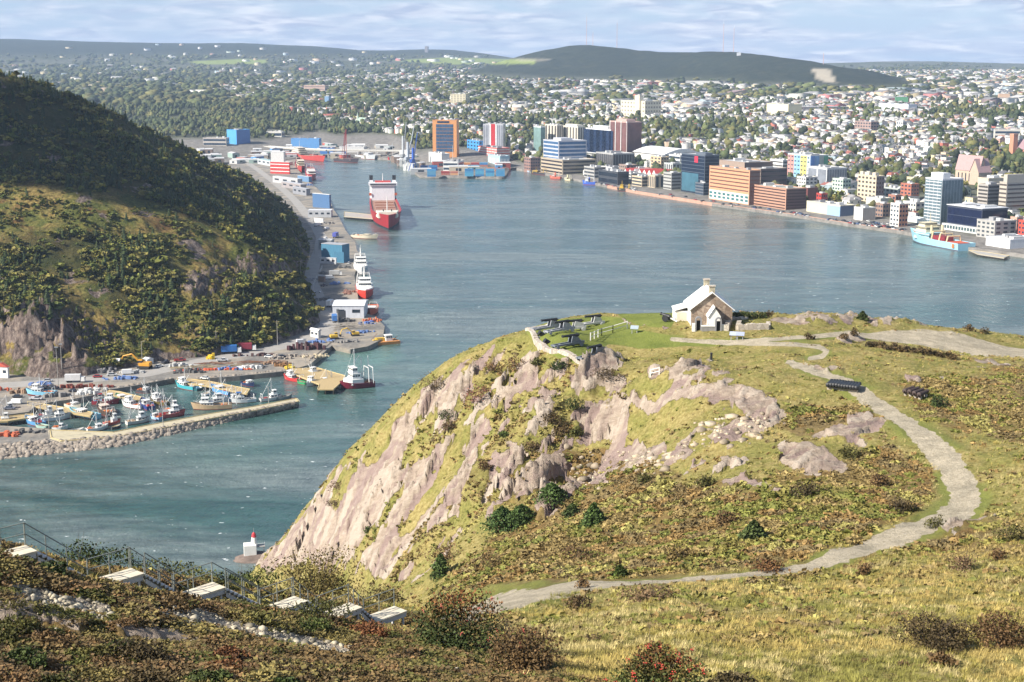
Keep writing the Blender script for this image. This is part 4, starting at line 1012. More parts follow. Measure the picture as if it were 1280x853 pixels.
shed('pale_low_shed', 'low pale shed with a long window below the blue fronted shed', (385,272), (414,272), (416,268), 7, (0.45, 0.47, 0.50), (0.62, 0.63, 0.66), win=4)
shed('small_white_shed', 'tiny white shed next to the parked trucks on the quay', (392,278), (404,279), (405,277), 4, WHITE, (.6, .6, .62))
shed('red_white_terminal', 'red three storey building with white stripes by the west quay', (338,217), (362,218), (363,216), 17, RED, (0.65, 0.65, 0.64), win=0)
shed('white_block', 'plain white block standing behind the red striped building', (339,212), (355,212), (357,210), 26, WHITE, (0.68, 0.68, 0.68))
for (L_, C_, R_, h, w, r, lb) in [((341,228),(372,232),(378,226),8,(.42,.42,.43),(.55,.55,.56),'long grey shed with a pale roof south of the red striped building'), ((352,234),(376,238),(383,232),7,(.30,.27,.27),(.45,.45,.47),'brown and grey shed beside the west quay edge'), ((366,242),(383,245),(388,241),8,(.24,.25,.28),(.40,.41,.44),'dark low shed with a grey roof near the yellow quay line'), ((322,205),(338,208),(345,204),8,(.42,.45,.47),(.36,.50,.50),'pale green roofed shed at the foot of the hill'), ((343,206),(360,207),(366,204),5,(.55,.50,.42),(.60,.56,.5),'cream flat shed beside the two red ships')]:
    shed('quay_shed', lb, L_, C_, R_, h, w, r, win=3)
# white stripes on the red building are bands of windows frames
for o in [x for x in COL.objects if x.name.startswith('red_white_terminal')]:
    L = (PZ(338,217,ZQ) - PZ(362,218,ZQ)).length
    s = -1 if any(ch.name.startswith('walls') and min(v.co.y for v in ch.data.vertices) > -1 for ch in o.children) else 1
    for k in range(3): MB().box((L / 2, .07 * s, 3.2 + k * 5), (L * .98, .1, 1.0)).build('window_band', paint(WHITE), o)

# boats in and around the basin
FB = fishing_boat
FB('dark red and white fishing boat at the far left of the basin', (23,516), (-9,519), (0.28, 0.03, 0.04), masts=1)
FB('white boat with a thin red waterline by the lower left bank', (17,529), (-12,531), WHITE, masts=2)
FB('pale blue boat hauled out on the bank with an orange tarpaulin', (35,493), (70,494), SKYB, WHITE, z=2.9, gear=ORANGE)
FB('large white boat moored right of the low timber wharf', (87,523), (52,527), (0.62, 0.66, 0.68), masts=2)
FB('light blue hulled boat with a white house lying left of the brown boat', (89,518), (122,524), (0.20, 0.48, 0.60), style='low')
FB('small blue boat with red gear at the inner corner', (33,527), (53,533), (0.10, 0.28, 0.52), style='low', gear=RED)
FB('little pale green boat beside the small blue one', (45,534), (60,536), (0.36, 0.52, 0.46), style='open')
FB('black dinghy at the end of the lower bank', (56,540), (66,541), DARK, style='open')
FB('white boat with a maroon hull at the timber finger', (148,505), (116,505), (0.22, 0.02, 0.035), masts=1)
FB('brown boat with an orange deckhouse showing its stern', (124,511), (140,521), (0.09, 0.06, 0.045), (0.62, 0.50, 0.42), style='low', gear=ORANGE)
FB('white boat with a pale wheelhouse moored against the breakwater wharf', (134,536), (108,540), WHITE, style='low')
FB('grey white skiff tied to the inner breakwater', (104,540), (86,542), (0.55, 0.56, 0.56), style='open')
FB('dark skiff by the breakwater wharf left of the masts', (151,534), (138,537), (0.06, 0.065, 0.07), style='open')
FB('green boat moored at the short timber wharf', (146,499), (161,505), GREEN, style='low', masts=0)
FB('white boat lying beside the dark blue boat in the middle of the basin', (154,507), (179,511), WHITE, masts=1)
FB('dark blue boat with red gear in the middle of the basin', (178,505), (189,513), (0.03, 0.05, 0.20), style='low', gear=RED)
FB('olive hulled boat with a white house in the middle of the basin', (189,503), (209,507), (0.13, 0.10, 0.03), masts=2)
FB('large red and white boat with many masts at the breakwater wharf', (230,519), (195,523), (0.48, 0.10, 0.09), masts=3, gear=RED)
FB('white boat with tan gear moored at the breakwater wharf', (186,527), (158,531), (0.60, 0.57, 0.52), masts=2, gear=TAN)
FB('small pale blue boat between two bigger boats at the breakwater', (189,523), (201,525), (0.36, 0.52, 0.72), style='low', masts=0)
FB('turquoise boat with a white house by the timber finger wharf', (221,483), (245,488), TEAL, style='fore', masts=1)
FB('dark teal boat with its stern behind the turquoise boat', (257,486), (244,489), (0.02, 0.09, 0.10), style='low', masts=0)
FB('tan bowed boat with a forest of masts at the breakwater wharf', (242,512), (290,510), (0.50, 0.36, 0.22), masts=3, mh=1.2)
FB('light blue boat with a white bow tied to the timber finger', (265,488), (289,494), (0.12, 0.34, 0.66), WHITE, style='low')
FB('bulky white boat with a blue wheelhouse roof at the breakwater wharf', (289,504), (320,502), (0.66, 0.68, 0.70), masts=1, rf=BLUE)
FB('small white and navy boat at the tip of the timber finger', (317,484), (304,480), NAVY, style='low', masts=0)
FB('red and white boat with a tall mast near the breakwater tip', (351,499), (325,502), (0.60, 0.58, 0.56), masts=1, gear=RED, mh=1.3)
FB('grey inflatable boat by the breakwater tip', (364,498), (344,500), (0.22, 0.24, 0.24), style='open', boot=DARK)
FB('bright red hulled boat with a white house at the yellowish pier', (356,474), (379,478), (0.50, 0.04, 0.04), masts=1)
FB('green dinghy moored behind the bright red boat', (372,479), (383,481), (0.03, 0.30, 0.12), style='open')
FB('white hulled boat between the green dinghy and the pier end', (384,484), (399,479), WHITE, masts=1)
FB('cream boat with a square house tied to the pier end', (399,480), (417,478), (0.62, 0.58, 0.48), style='low', masts=2)
FB('white boat on the inner side of the yellowish pier', (397,472), (380,468), (0.64, 0.64, 0.62), masts=1)
trawler('burgundy and white trawler at the end of the pier', (427,486), (466,482), BURG, 9, 2.5, boot=(.09,.01,.02))
trawler('large red and white trawler with a blue stripe moored bow towards us on the quay', (459,384), (453,352), (.55,.05,.035), 12, 4.2, BLUE, 52)
trawler('white trawler moored behind the red and white trawler', (453.5,350), (449,328), (.58,.60,.63), 11, 3.6, None, 46)
FB('small red boat at the orange fendered quay corner', (463,395), (467,386), (0.60, 0.12, 0.06), style='low', masts=0, group=None)
FB('cream coloured hulk moored at the second pier', (471,299), (441,297), (0.62, 0.56, 0.44), CREAM, style='low', masts=0, B=9, H=2.6, group=None)
# crane barge and workboats of the shore
root, L = boat_at('work_barge', 'rusty orange work barge with a small white cabin', (497,428), (461,431), None, 'barge')
MB().box((0, 0, -.6), (L, 9, 2.2)).build('hull', mat('orange_rust', (0.46, 0.20, 0.06), .8, .35, .5), root)
house(root, L * .18, 1.605, 4, 4, 3, WHITE, 'cabin'); MB().box((-L * .1, 1, 1.605), (5, 3, 1.6)).box((-L * .3, -1.5, 1.607), (3, 2, 1.2)).build('deck_gear', paint(YELLOW), root)
MB().tube((L * .35, 0, 1.6), (L * .48, 0, 3.4), .15).tube((-L * .42, 2, 1.6), (-L * .2, 0, 6), .14).build('derrick', RUST, root)
# plant, gear and vehicles on the shore
car('dark car parked alone on the left shore', 22,497, 8, DARK); car('white van parked behind the leftmost boat', 20,505, 175, WHITE, 'van'); car('black car parked near the rusty fence of gear', 92,490, 5, (0.03,0.03,0.04)); car('white pickup on the road below the rocks', 246,437, 20, WHITE, 'pickup')
car('black pickup parked near the digger on the shore', 207,454, 70, (0.03,0.035,0.05), 'pickup'); car('silver car behind the black pickup', 203,450, 60, (.4,.42,.45)); car('white car parked below the black pickup', 199,459, 40, WHITE); car('white car on the wharf above the turquoise boat', 256,474, 165, WHITE, z=2.6)
car('blue box trailer truck on the shore road', 290,442, 12, (0.03,0.14,0.40), 'truck', s=1.25); car('dark red truck beside the blue trailer truck', 309,439, 10, (0.25,0.03,0.05), 'truck', s=1.2); car('grey car by the riprap in the gravel yard', 327,459, 8, (.2,.21,.21)); car('white car in the yard right of the red truck', 336,447, -10, WHITE)
car('white box truck by the blue and white warehouses', 413,383, 80, WHITE, 'truck', s=1.2); car('blue truck parked beside the white warehouse', 418,402, 100, (0.06,0.18,0.45), 'truck', s=1.2); car('white van on the quay apron north of the white warehouse', 412,349, 20, WHITE, 'van', s=1.2); car('white car beside the fence on the quay', 397,366, 5, WHITE)
car('white truck by the tiny white shed', 397,283, 60, WHITE, 'truck'); car('pale van parked on the bend of the quay road', 409,287, 50, (.55,.56,.6), 'van'); car('blue and red truck on the quay above the teal warehouse', 420,297, 80, (0.10,0.12,0.45), 'truck', s=1.3)
car('silver car on the shore road under the cliff', 60,477, 5, (.45,.46,.48)); car('red car on the shore road by the rubble', 122,472, 10, (.35,.03,.03))
def digger(label, px, py, rz, col, s=1.0, boom=1):
    root = empty('excavator', PZ(px, py, ZQ), R(rz), label, 'excavator'); y = paint(col)
    for sy in (-1, 1): MB().prism([(-2.2, -.35), (2.2, -.35), (2.2, .35), (-2.2, .35)], 0.0, .95).build('track', TYRE, root, loc=(0, sy * 1.25, 0), bevel=.2)
    MB().box((-.3, 0, 1.0), (3.8, 2.7, 1.3)).build('engine_body', y, root, bevel=.12); c = MB().box((1.1, .75, 1.55), (1.5, 1.1, 1.7), taper=.9).build('cab', y, root); MB().box((1.1, .75, 2.1), (1.56, 1.16, .8), taper=.95).build('cab_window', GLASS, c)
    if boom:
        bo = MB().tube((1.5, -.3, 1.8), (4.4, -.3, 4.8), .34, .28, n=4).tube((4.4, -.3, 4.8), (7.6, -.3, 4.0), .28, .24, n=4).tube((7.6, -.3, 4.0), (8.6, -.3, 1.2), .24, .18, n=4).build('boom', y, root)
        MB().box((8.6, -.3, .3), (1.1, 1.3, 1.0), taper=1.25).build('bucket', BLACK, bo)
    root.scale = (s, s, s); return root
digger('orange excavator with its boom raised to the left on the shore road', 181,461, 172, (0.62, 0.30, 0.03), 1.5)
digger('yellow excavator without bucket near the wall of sheet piles', 418,424, 20, YELLOW, 1.1, 0); digger('small yellow digger at the corner of the quay', 444,420, 200, YELLOW, 1.0)
def heap(name, label, px, py, w, d, h, col, n=26, seed=1, kind='box', cat='gear', z=ZQ, group=None):
    rg = random.Random(seed * 31 + px); m = MB()
    for k in range(n):
        x, y = rg.uniform(-w / 2, w / 2), rg.uniform(-d / 2, d / 2); s = h * rg.uniform(.35, 1.0) * (1 - .5 * abs(2 * x / w) ** 3)
        if kind == 'box': m.box((x, y, 0.003 * k), (rg.uniform(.8, 1.8), rg.uniform(.8, 1.8), s), rg.uniform(0, 3))
        elif kind == 'tube': m.tube((x - rg.uniform(1.5, 4), y, rg.uniform(.2, h)), (x + rg.uniform(1.5, 4), y + rg.uniform(-.5, .5), rg.uniform(.2, h)), .16, n=5)
        else: m.lathe([(.45, 0), (.5, .4), (.45, s)], (x, y, 0), 7)
    o = m.build(name, mat(name + '_surface_%d' % seed, col, .8, .35, 1.2), None, PZ(px, py, z), R(6)); return tag(o, label, cat, group, 'stuff' if n >= 18 else None)
heap('fishing_gear', 'row of rusty red crab pots stacked along the left road', 95,485, 34, 2.2, 1.9, (0.22, 0.06, 0.04), 60, 1); heap('fishing_gear', 'heap of orange barrels at the left edge of the shore', 3,488, 8, 4, 2.0, (0.52, 0.12, 0.05), 16, 2, 'barrel'); heap('fishing_gear', 'dark bundle of nets by the hauled out boat', 60,487, 12, 2.5, 2.0, (0.05, 0.055, 0.07), 24, 3)
heap('scrap_pile', 'rubble and scrap below the dark ravine', 115,466, 24, 7, 3.0, (0.24, 0.23, 0.23), 50, 4); heap('scrap_pile', 'long rack of rusty pipes above the riprap', 300,455, 44, 5, 1.2, (0.20, 0.10, 0.06), 40, 5, 'tube'); heap('scrap_pile', 'brown steel plates beside the red truck', 315,445, 22, 3, 1.8, (0.10, 0.055, 0.05), 18, 6); heap('scrap_pile', 'yellow tank and machinery in the gravel yard', 265,449, 5, 3.5, 3.2, (0.62, 0.42, 0.02), 8, 7)
heap('sheet_pile_stack', 'dark red stack of sheet piles on the yard', 384,437, 20, 4, 4.4, (0.07, 0.025, 0.03), 30, 8); heap('scrap_pile', 'jumble of steel frames on the gravel below the sheet piles', 368,447, 26, 10, 1.5, (0.30, 0.26, 0.22), 46, 9); heap('scrap_pile', 'rusty machinery near the yellow skip', 352,458, 8, 4, 2.2, (0.22, 0.11, 0.04), 14, 10); heap('waste_skip', 'yellow skip at the root of the yellowish pier', 361,461, 4, 2.5, 2.2, (0.65, 0.48, 0.04), 5, 11, cat='skip')
heap('scrap_pile', 'steel trusses and derricks stored at the quay corner', 440,410, 26, 10, 3.0, (0.30, 0.27, 0.23), 40, 12, 'tube'); heap('scrap_pile', 'orange fenders and buoys stacked at the quay corner', 466,402, 12, 6, 2.5, (0.55, 0.16, 0.07), 26, 13, 'barrel'); heap('scrap_pile', 'blue drums and crates on the quay corner', 458,405, 12, 4, 2.0, (0.10, 0.18, 0.45), 18, 14); heap('fishing_gear', 'grey gear and pallets in front of the teal warehouse', 400,350, 20, 12, 1.2, (0.28, 0.28, 0.29), 26, 15); heap('fishing_gear', 'coiled red and grey nets beside the red trawler', 438,366, 10, 16, 1.4, (0.30, 0.16, 0.12), 34, 16)
heap('timber_stack', 'stack of planks and orange fence by the timber finger', 258,461, 36, 4, 1.6, (0.30, 0.24, 0.14), 34, 17, 'tube'); heap('barrier_row', 'long orange safety barrier on the yard above the basin', 268,463, 40, .6, 1.2, (0.60, 0.12, 0.05), 44, 18, cat='barrier'); heap('fishing_gear', 'white crates and totes on the inner wharf', 118,488, 14, 3, 1.6, (0.60, 0.60, 0.58), 20, 19)
for (px, py, h, k, lb) in [(73,484,19,'post','tall pale light mast beside the rusty crab pots'), (78,471,16,'post','light mast in front of the dark cliff'), (178,456,12,'lamp','lamp post behind the white shed'), (271,443,13,'utility','utility pole where the rocks meet the yard'), (347,432,14,'utility','utility pole at the foot of the green slope'), (423,420,15,'post','light mast beside the yellow machine at the corner'), (387,345,15,'utility','utility pole beside the quay road below the dark slope'), (376,352,14,'utility','utility pole in the shade of the hill'), (393,318,16,'utility','utility pole at the bend of the quay road'), (336,508,9,'lamp','lamp post near the tip of the breakwater wharf'), (204,534,9,'lamp','lamp post among the masts on the breakwater wharf'), (62,548,11,'post','lamp mast at the root of the breakwater wharf'), (382,456,13,'post','light mast at the corner of the yellowish pier')]:
    pole(lb, px, py, h, kind=k, z=ZQ, r=.17)
# chain link fence along the quay road
root = empty('chain_link_fence', PZ(391, 372, ZQ), 0, 'pale wire fence between the quay road and the apron', 'fence'); m = MB(); k = MB(); P = [PZ(a, b_, ZQ) - PZ(391, 372, ZQ) for a, b_ in [(403,335),(397,347),(392,358),(391,372),(397,385),(402,395)]]
for a, b_ in zip(P[:-1], P[1:]):
    n = int((b_ - a).length / 4)
    for j in range(n + 1): p = a.lerp(b_, j / max(1, n)); m.tube(p, p + Vector((0, 0, 2.4)), .08, n=4)
    for zz in (.3, 1.2, 2.3): k.tube(a + Vector((0, 0, zz)), b_ + Vector((0, 0, zz)), .05, n=4)
m.build('posts', STEEL, root)['kind'] = 'stuff'; k.build('rails', paint(WHITE), root)
# sheet pile quay wall of the small dock
a, b_ = PZ(387,457,0), PZ(416,432,0); d = b_ - a
w_ = MB().box((d.length / 2, 0, -2), (d.length, .6, 4.55)); tag(w_.build('sheet_pile_wall', mat('dark_quay_wall', (.09, .075, .065), .9, .3, .6), None, a, math.atan2(d.y, d.x)), 'dark quay wall of the small dock by the turquoise shallows', 'wall')

# more of the crowded basin
for (lb, bow, st_, hc, kw) in [
    ('white punt tied to the head of the timber finger', (72,503), (88,500), WHITE, dict(style='low', masts=0)), ('cream boat lying behind the pale masts on the left', (100,512), (84,508), (.60,.55,.44), dict(style='low')), ('white boat rafted outside the large white boat', (70,520), (46,523), (.66,.68,.70), dict(masts=2)),
    ('pale boat with a red wheelhouse roof near the maroon one', (134,499), (112,500), (.58,.58,.56), dict(style='low', rf=RED)), ('grey boat rafted to the olive hulled boat', (206,500), (187,499), (.34,.37,.40), dict(style='low', masts=2)), ('white longliner behind the red one with many masts', (226,513), (203,515), WHITE, dict(masts=2)),
    ('black and white boat under the road riprap', (190,492), (172,490), (.06,.06,.07), dict(style='low')), ('white boat rafted outside the tan bowed one', (284,504), (250,507), (.68,.69,.70), dict(masts=2, gear=RED)), ('blue and white boat between the tan and the bulky one', (300,499), (281,502), (.10,.20,.50), dict(style='low')),
    ('white speedboat at the foot of the timber finger', (262,483), (250,481), WHITE, dict(style='open')), ('white skiff left of the light blue and white boat', (262,493), (254,495), (.6,.62,.64), dict(style='open')), ('red and cream boat moored at the breakwater bend', (150,529), (130,532), (.45,.08,.06), dict(masts=2)),
    ('white boat beside the black dinghy', (84,537), (66,537), (.68,.68,.66), dict(style='low')), ('small teal skiff at the low timber wharf', (44,524), (32,524), (.10,.30,.32), dict(style='open'))]:
    FB(lb, bow, st_, hc, **kw)
rgc = random.Random(77); CCOL = [(.42,.42,.41),(.22,.21,.2),(.50,.13,.06),(.12,.2,.42),(.52,.44,.3),(.3,.2,.13),(.6,.6,.58),(.1,.1,.1)]
for k, (px, py, w, d, what) in enumerate([(30,491,14,4,'beside the dark car on the left shore'), (50,481,10,3,'behind the net bundle'), (70,496,12,3,'on the bank below the hauled out boat'), (150,474,16,3,'along the road above the basin'), (165,466,12,4,'next to the orange excavator'), (225,459,14,4,'right of the parked pickups'), (238,466,16,3,'above the turquoise boat'), (285,462,14,4,'below the blue trailer'), (312,461,12,4,'in the gravel yard by the grey car'), (345,455,16,5,'in the yard near the rusty machinery'), (395,446,14,5,'between the sheet piles and the dock'), (402,428,14,5,'by the road bend above the dock'), (430,428,16,5,'on the quay above the shallows'), (452,416,16,6,'among the derricks on the quay corner'), (432,402,12,5,'in front of the white warehouse'), (405,375,12,8,'beside the white box truck'), (425,355,14,8,'in the middle of the quay apron'), (408,342,12,6,'in front of the white lean-to'), (430,335,10,8,'right of the teal warehouse'), (414,305,12,10,'behind the teal warehouse'), (408,280,16,12,'by the pale vans on the quay'), (402,265,16,12,'around the low pale shed'), (396,244,18,14,'behind the blue fronted shed'), (384,232,16,12,'along the west quay edge'), (30,541,16,4,'on the lower bank of the basin'), (5,545,12,4,'at the left of the lower bank'), (110,493,10,2,'at the head of the short timber wharf')]):
    heap('stored_gear', 'jumble of crates and gear ' + what, px, py, w, d, rgc.uniform(1.4, 2.6), rgc.choice(CCOL), 22, 40 + k)
for k, (px, py, rz, kd, cn, lb) in enumerate([(140,470,10,'car',(.5,.5,.5),'light grey car on the road above the riprap'), (160,468,12,'van',(.65,.65,.65),'white van near the orange excavator'), (225,452,20,'pickup',(.35,.04,.04),'red pickup right of the grey workshop'), (215,447,70,'car',(.06,.1,.2),'navy car in front of the grey workshop'), (278,452,15,'pickup',(.6,.6,.6),'white pickup left of the rusty pipes'), (352,447,30,'car',(.1,.1,.11),'black car near the rusty machinery'), (377,430,25,'van',(.6,.6,.62),'white van on the road above the sheet piles'), (426,408,95,'car',(.3,.31,.33),'grey car beside the blue truck'), (405,358,60,'pickup',(.12,.12,.14),'dark pickup on the apron'), (420,345,10,'truck',(.5,.5,.48),'grey box truck on the apron'), (436,330,85,'car',(.55,.55,.55),'silver car right of the teal warehouse'), (407,300,80,'van',(.62,.62,.63),'white van behind the teal warehouse'), (400,270,30,'car',(.4,.05,.05),'red car by the low pale shed'), (398,252,70,'truck',(.6,.58,.5),'cream truck behind the blue fronted shed'), (380,236,60,'van',(.5,.52,.55),'pale van by the dark low shed'), (12,512,5,'car',(.15,.16,.2),'dark blue car on the left bank'), (45,500,0,'pickup',(.5,.5,.52),'silver pickup on the left bank'), (95,478,5,'truck',(.6,.6,.6),'white box truck on the road behind the crab pots')]):
    car(lb, px, py, rz, cn, kd, s=1.1)
shed('quay_shed', 'grey boat shed with a pale roof north of the teal warehouse', (398,312), (414,313), (418,309), 8, (.34,.36,.38), (.50,.51,.52), pitch=1.4, win=2); shed('quay_shed', 'small brown shed beside the quay fence', (398,352), (405,353), (407,350), 4, (.26,.19,.15), (.36,.35,.34), pitch=1); shed('quay_shed', 'blue clad store between the two pale quay sheds', (372,226), (386,228), (390,224), 7, (.12,.22,.36), (.45,.46,.48)); shed('quay_shed', 'white net store by the road bend above the dock', (388,421), (398,423), (401,419), 4, (.56,.56,.55), (.5,.5,.5), pitch=1.2, win=2)
# ------------------------------------------------------------------ the city across the harbour
UW = Vector((-0.398, 0.917, 0)); VW = Vector((0.917, 0.398, 0))     # along the waterfront (away) and inland
_ub = {}
def ubox(name, m, parent, c, d):
    """box part from a shared unit mesh: c = centre of base, d = sizes"""
    if m.name not in _ub: _ub[m.name] = MB().box((0, 0, 0), (1, 1, 1)).mesh('unit_block', m)
    o = link(name, _ub[m.name], parent, c); o.scale = d; return o
def gmat(rgb):
    k = 'glass_%02x%02x%02x' % tuple(int(255 * c) for c in rgb)
    return mat(k, rgb, 0.15, 0.3, 0.12)
def yawed(deg):
    a = R(deg); return Vector((-math.cos(a), math.sin(a), 0)), Vector((math.sin(a), math.cos(a), 0))
FOOTS = []      # footprints and screen boxes of the big buildings
def along(c, d, px):
    k = (px - 640) / F; dep = c.y * CP - (c.z - CAM_H) * SP
    return (k * dep - c.x) / (d.x - k * d.y * CP)
def bldg(label, L, C, Rr, pB, pT, style='ribbon', wall=(.5,.5,.5), glass=(0.03,0.05,0.08), fl=5, nL=6, nR=4, yaw=None, roof=(.45,.45,.45), name='office_building', cat='building', pent=None, wallR=None, base=None, group=None, zg=None, par=True, frac=0.5, dmin=8, dmax=90):
    c = cground(C, pB) if zg is None else PZ(C, pB, zg)
    u, v = (UW, VW) if yaw is None else yawed(yaw)
    TL = min(max(along(c, u, L), dmin), 170) if L < C else dmin * 1.5
    TR = min(max(along(c, v, Rr), dmin), dmax) if Rr > C else dmin * 1.5
    top = PD(C, pT, c.y); H = top.z - c.z; z0 = -4.0
    root = empty(name, c, math.atan2(u.y, u.x), label, cat, group)
    s = 1 if u.cross(v).z > 0 else -1
    def Q(a, b_): return (a, s * b_)
    def bx(nm, a0, a1, b0, b1, za, zb, m): return ubox(nm, m, root, ((a0 + a1) / 2, s * (b0 + b1) / 2, za), (a1 - a0, b1 - b0, zb - za))
    pm = paint(wall); gm = gmat(glass)
    bx('walls', 0, TL, 0, TR, z0, H, pm)
    if wallR: bx('side_wall', -.08, .3, .02, TR - .02, z0, H - .02, paint(wallR))  # separate side tone; on several blocks a darkened copy with shade painted in
    bx('roof', .4, TL - .4, .4, TR - .4, H + .003, H + .25, paint(roof))
    if par:
        for (a0, a1, b0, b1) in ((-.15, TL + .15, -.15, .3), (-.15, TL + .15, TR - .3, TR + .15), (-.15, .3, .31, TR - .31), (TL - .3, TL + .15, .31, TR - .31)): bx('parapet', a0, a1, b0, b1, H + .004, H + .9, pm)
    hb = base or 0.0; fh = (H - hb) / fl; g = .1
    if style == 'ribbon':
        for k in range(fl):
            za = hb + fh * (k + .5 - frac / 2); zb = za + fh * frac
            bx('window_band', TL * .02, TL * .98, -g, .05, za, zb, gm); bx('window_band', -g - (.1 if wallR else 0), .05, TR * .03, TR * .97, za, zb, gm)
    elif style in ('strips', 'stripL', 'grid'):
        for j in range(nL):
            a = TL * (j + .5) / nL; w = TL / nL * .5 * frac * 1.1
            if style == 'grid':
                for k in range(fl): bx('window', a - w, a + w, -g, .05, hb + fh * (k + .28), hb + fh * (k + .74), gm)
            else: bx('window_strip', a - w, a + w, -g, .05, hb + fh * .2, H - fh * .25, gm)
        for j in range(nR):
            a = TR * (j + .5) / nR; w = TR / nR * .5 * frac * 1.1
            if style == 'grid':
                for k in range(fl): bx('window', -g - (.1 if wallR else 0), .05, a - w, a + w, hb + fh * (k + .28), hb + fh * (k + .74), gm)
            else: bx('window_strip', -g - (.1 if wallR else 0), .05, a - w, a + w, hb + fh * .2, H - fh * .25, gm)
    elif style == 'glass':
        bx('glass_front', .6, TL - .6, -g, .05, hb + .5, H - .8, gm); bx('glass_side', -g, .05, .6, TR - .6, hb + .5, H - .8, gm)
        for k in range(1, fl): bx('floor_line', .5, TL - .5, -g - .1, .02, hb + fh * k, hb + fh * k + .45, pm); bx('floor_line', -g - .1, .02, .5, TR - .5, hb + fh * k, hb + fh * k + .45, pm)
    if base: bx('ground_floor_glazing', TL * .03, TL * .97, -g, .05, hb * .2, hb * .8, gm)
    if pent:
        for (fa, fb, la, lb, ph) in pent: bx('roof_plant', TL * fa, TL * (fa + la), TR * fb, TR * (fb + lb), H + .26, H + ph, paint(tuple(min(.8, x * 1.05) for x in wall)))
    if not pent and H > 7:
        rr = random.Random(label)
        for k in range(3 if TL > 25 else 2): bx('roof_plant', TL * (.12 + k * .28), TL * (.12 + k * .28) + rr.uniform(2.5, 6), TR * rr.uniform(.2, .35), TR * rr.uniform(.5, .75), H + .26, H + rr.uniform(1.6, 3.4), paint(rr.choice([(.45,.45,.45), (.3,.3,.31), (.58,.58,.57)])))
    e = c + u * TL; f = c + v * TR
    FOOTS.append((c, u, v, TL, TR, H, proj(e.x, e.y, e.z)[0], proj(f.x, f.y, f.z)[0], pT, pB))
    root['_dims'] = (TL, TR, H, s); del root['_dims']
    return root, TL, TR, H, s
def fpart(rt, nm, a0, a1, b0, b1, za, zb, col):
    root, TL, TR, H, s = rt
    return ubox(nm, col if not isinstance(col, tuple) else paint(col), root, ((a0 + a1) / 2, s * (b0 + b1) / 2, za), (a1 - a0, b1 - b0, zb - za))
BL = bldg
P1 = [(.3, .3, .3, .4, 4)]
hang_ = math.atan2(UW.y, UW.x)
def blocked_early(p):
    return any(-8 < (p - f[0]).dot(f[1]) < f[3] + 8 and -8 < (p - f[0]).dot(f[2]) < f[4] + 8 for f in FOOTS)
def hidden(px, py, y):
    for (c, u, v, TL, TR, H, pl, pr, pT, pB) in FOOTS:
        if c.y < y and pl - 2 < px < pr + 2 and py - 4 > pT and py < pB + 30: return True
    return False
# --- right along the waterfront, left to right
BL('curved blue glass office block with pale bands above the tan car park', 679, 698, 733, 216, 177, 'ribbon', (.46,.47,.52), (0.05,0.12,0.24), 8, frac=.62, pent=[(.2,.2,.5,.4,4)])
BL('tan multi storey car park with dark open levels on the waterfront', 676, 703, 745, 219, 201, 'ribbon', (.42,.35,.26), (.03,.03,.035), 4, frac=.45, name='car_park')
BL('brown brick building at the left end of the waterfront', 655, 663, 675, 214, 198, 'grid', (.28,.17,.14), fl=4, nL=3, nR=4)
BL('slim green tinted apartment tower with white piers', 667, 676, 681, 190, 159, 'strips', (.66,.67,.64), (.18,.28,.27), 10, 3, 2, frac=.9)
BL('tan apartment block with white vertical ribs', 681, 696, 704, 188, 157, 'strips', (.60,.56,.48), (.10,.09,.08), 9, 4, 3)
BL('cream hotel slab with a white crown beside the ribbed block', 704, 722, 731, 188, 159, 'strips', (.66,.62,.52), (.14,.13,.12), 8, 5, 3, pent=[(.1,.1,.8,.8,3.5)])
r_ = BL('dark blue glass tower with white piers and a white crown', 732, 763, 778, 194, 163, 'strips', (.72,.73,.74), (.015,.03,.075), 10, 4, 3, frac=1.5, pent=[(.2,.2,.6,.6,5)])
r_ = BL('pink granite tower with white piers standing tallest of the cluster', 762, 783, 801, 196, 153, 'strips', (.48,.32,.28), (.17,.085,.08), 12, 3, 3, frac=1.1, pent=[(.15,.15,.6,.6,4)])
for a in (.0, .33, .66, .985): fpart(r_, 'white_pier', r_[1] * a - .8, r_[1] * a + .8, -.5, .04, -3, r_[3] + .8, WHITE)
BL('grey concrete office with narrow vertical windows below the glass tower', 745, 766, 793, 213, 193, 'strips', (.40,.40,.39), (.06,.06,.065), 5, 9, 8, frac=.8)
BL('white topped warehouse behind the dark waterfront hall', 751, 765, 778, 219, 210, 'plain', (.62,.62,.61), fl=1)
BL('dark glass fronted hall at the bend of the waterfront', 748, 772, 786, 232, 216, 'ribbon', (.05,.055,.065), (.015,.02,.03), 2, frac=.6)
BL('cream and orange building beside the white arena', 813, 826, 836, 213, 197, 'grid', (.58,.44,.28), fl=4, nL=3, nR=3)
BL('long white hall beside the arena', 836, 850, 862, 206, 195, 'ribbon', (.62,.62,.6), fl=2)
BL('grey concrete office beside the red roofed gable row', 829, 839, 851, 238, 217, 'ribbon', (.40,.40,.38), (.10,.10,.10), 5, frac=.4)
r_ = BL('dark glass hotel tower with pale floor lines and a red sign', 851, 880, 898, 244, 195, 'glass', (.10,.12,.15), (.012,.022,.045), 11, pent=[(.1,.2,.4,.5,3)])
fpart(r_, 'red_sign', r_[1] * .28, r_[1] * .42, -.5, -.12, r_[3] - 9, r_[3] - 1.5, (.65, .03, .06))
fpart(r_, 'pale_glass_wing', r_[1] * .25, r_[1] * .96, -.3, -.12, 2, r_[3] * .52, gmat((.05,.13,.18)))
BL('small dark annex with louvres at the foot of the hotel tower', 869, 879, 887, 245, 230, 'ribbon', (.12,.13,.15), fl=4)
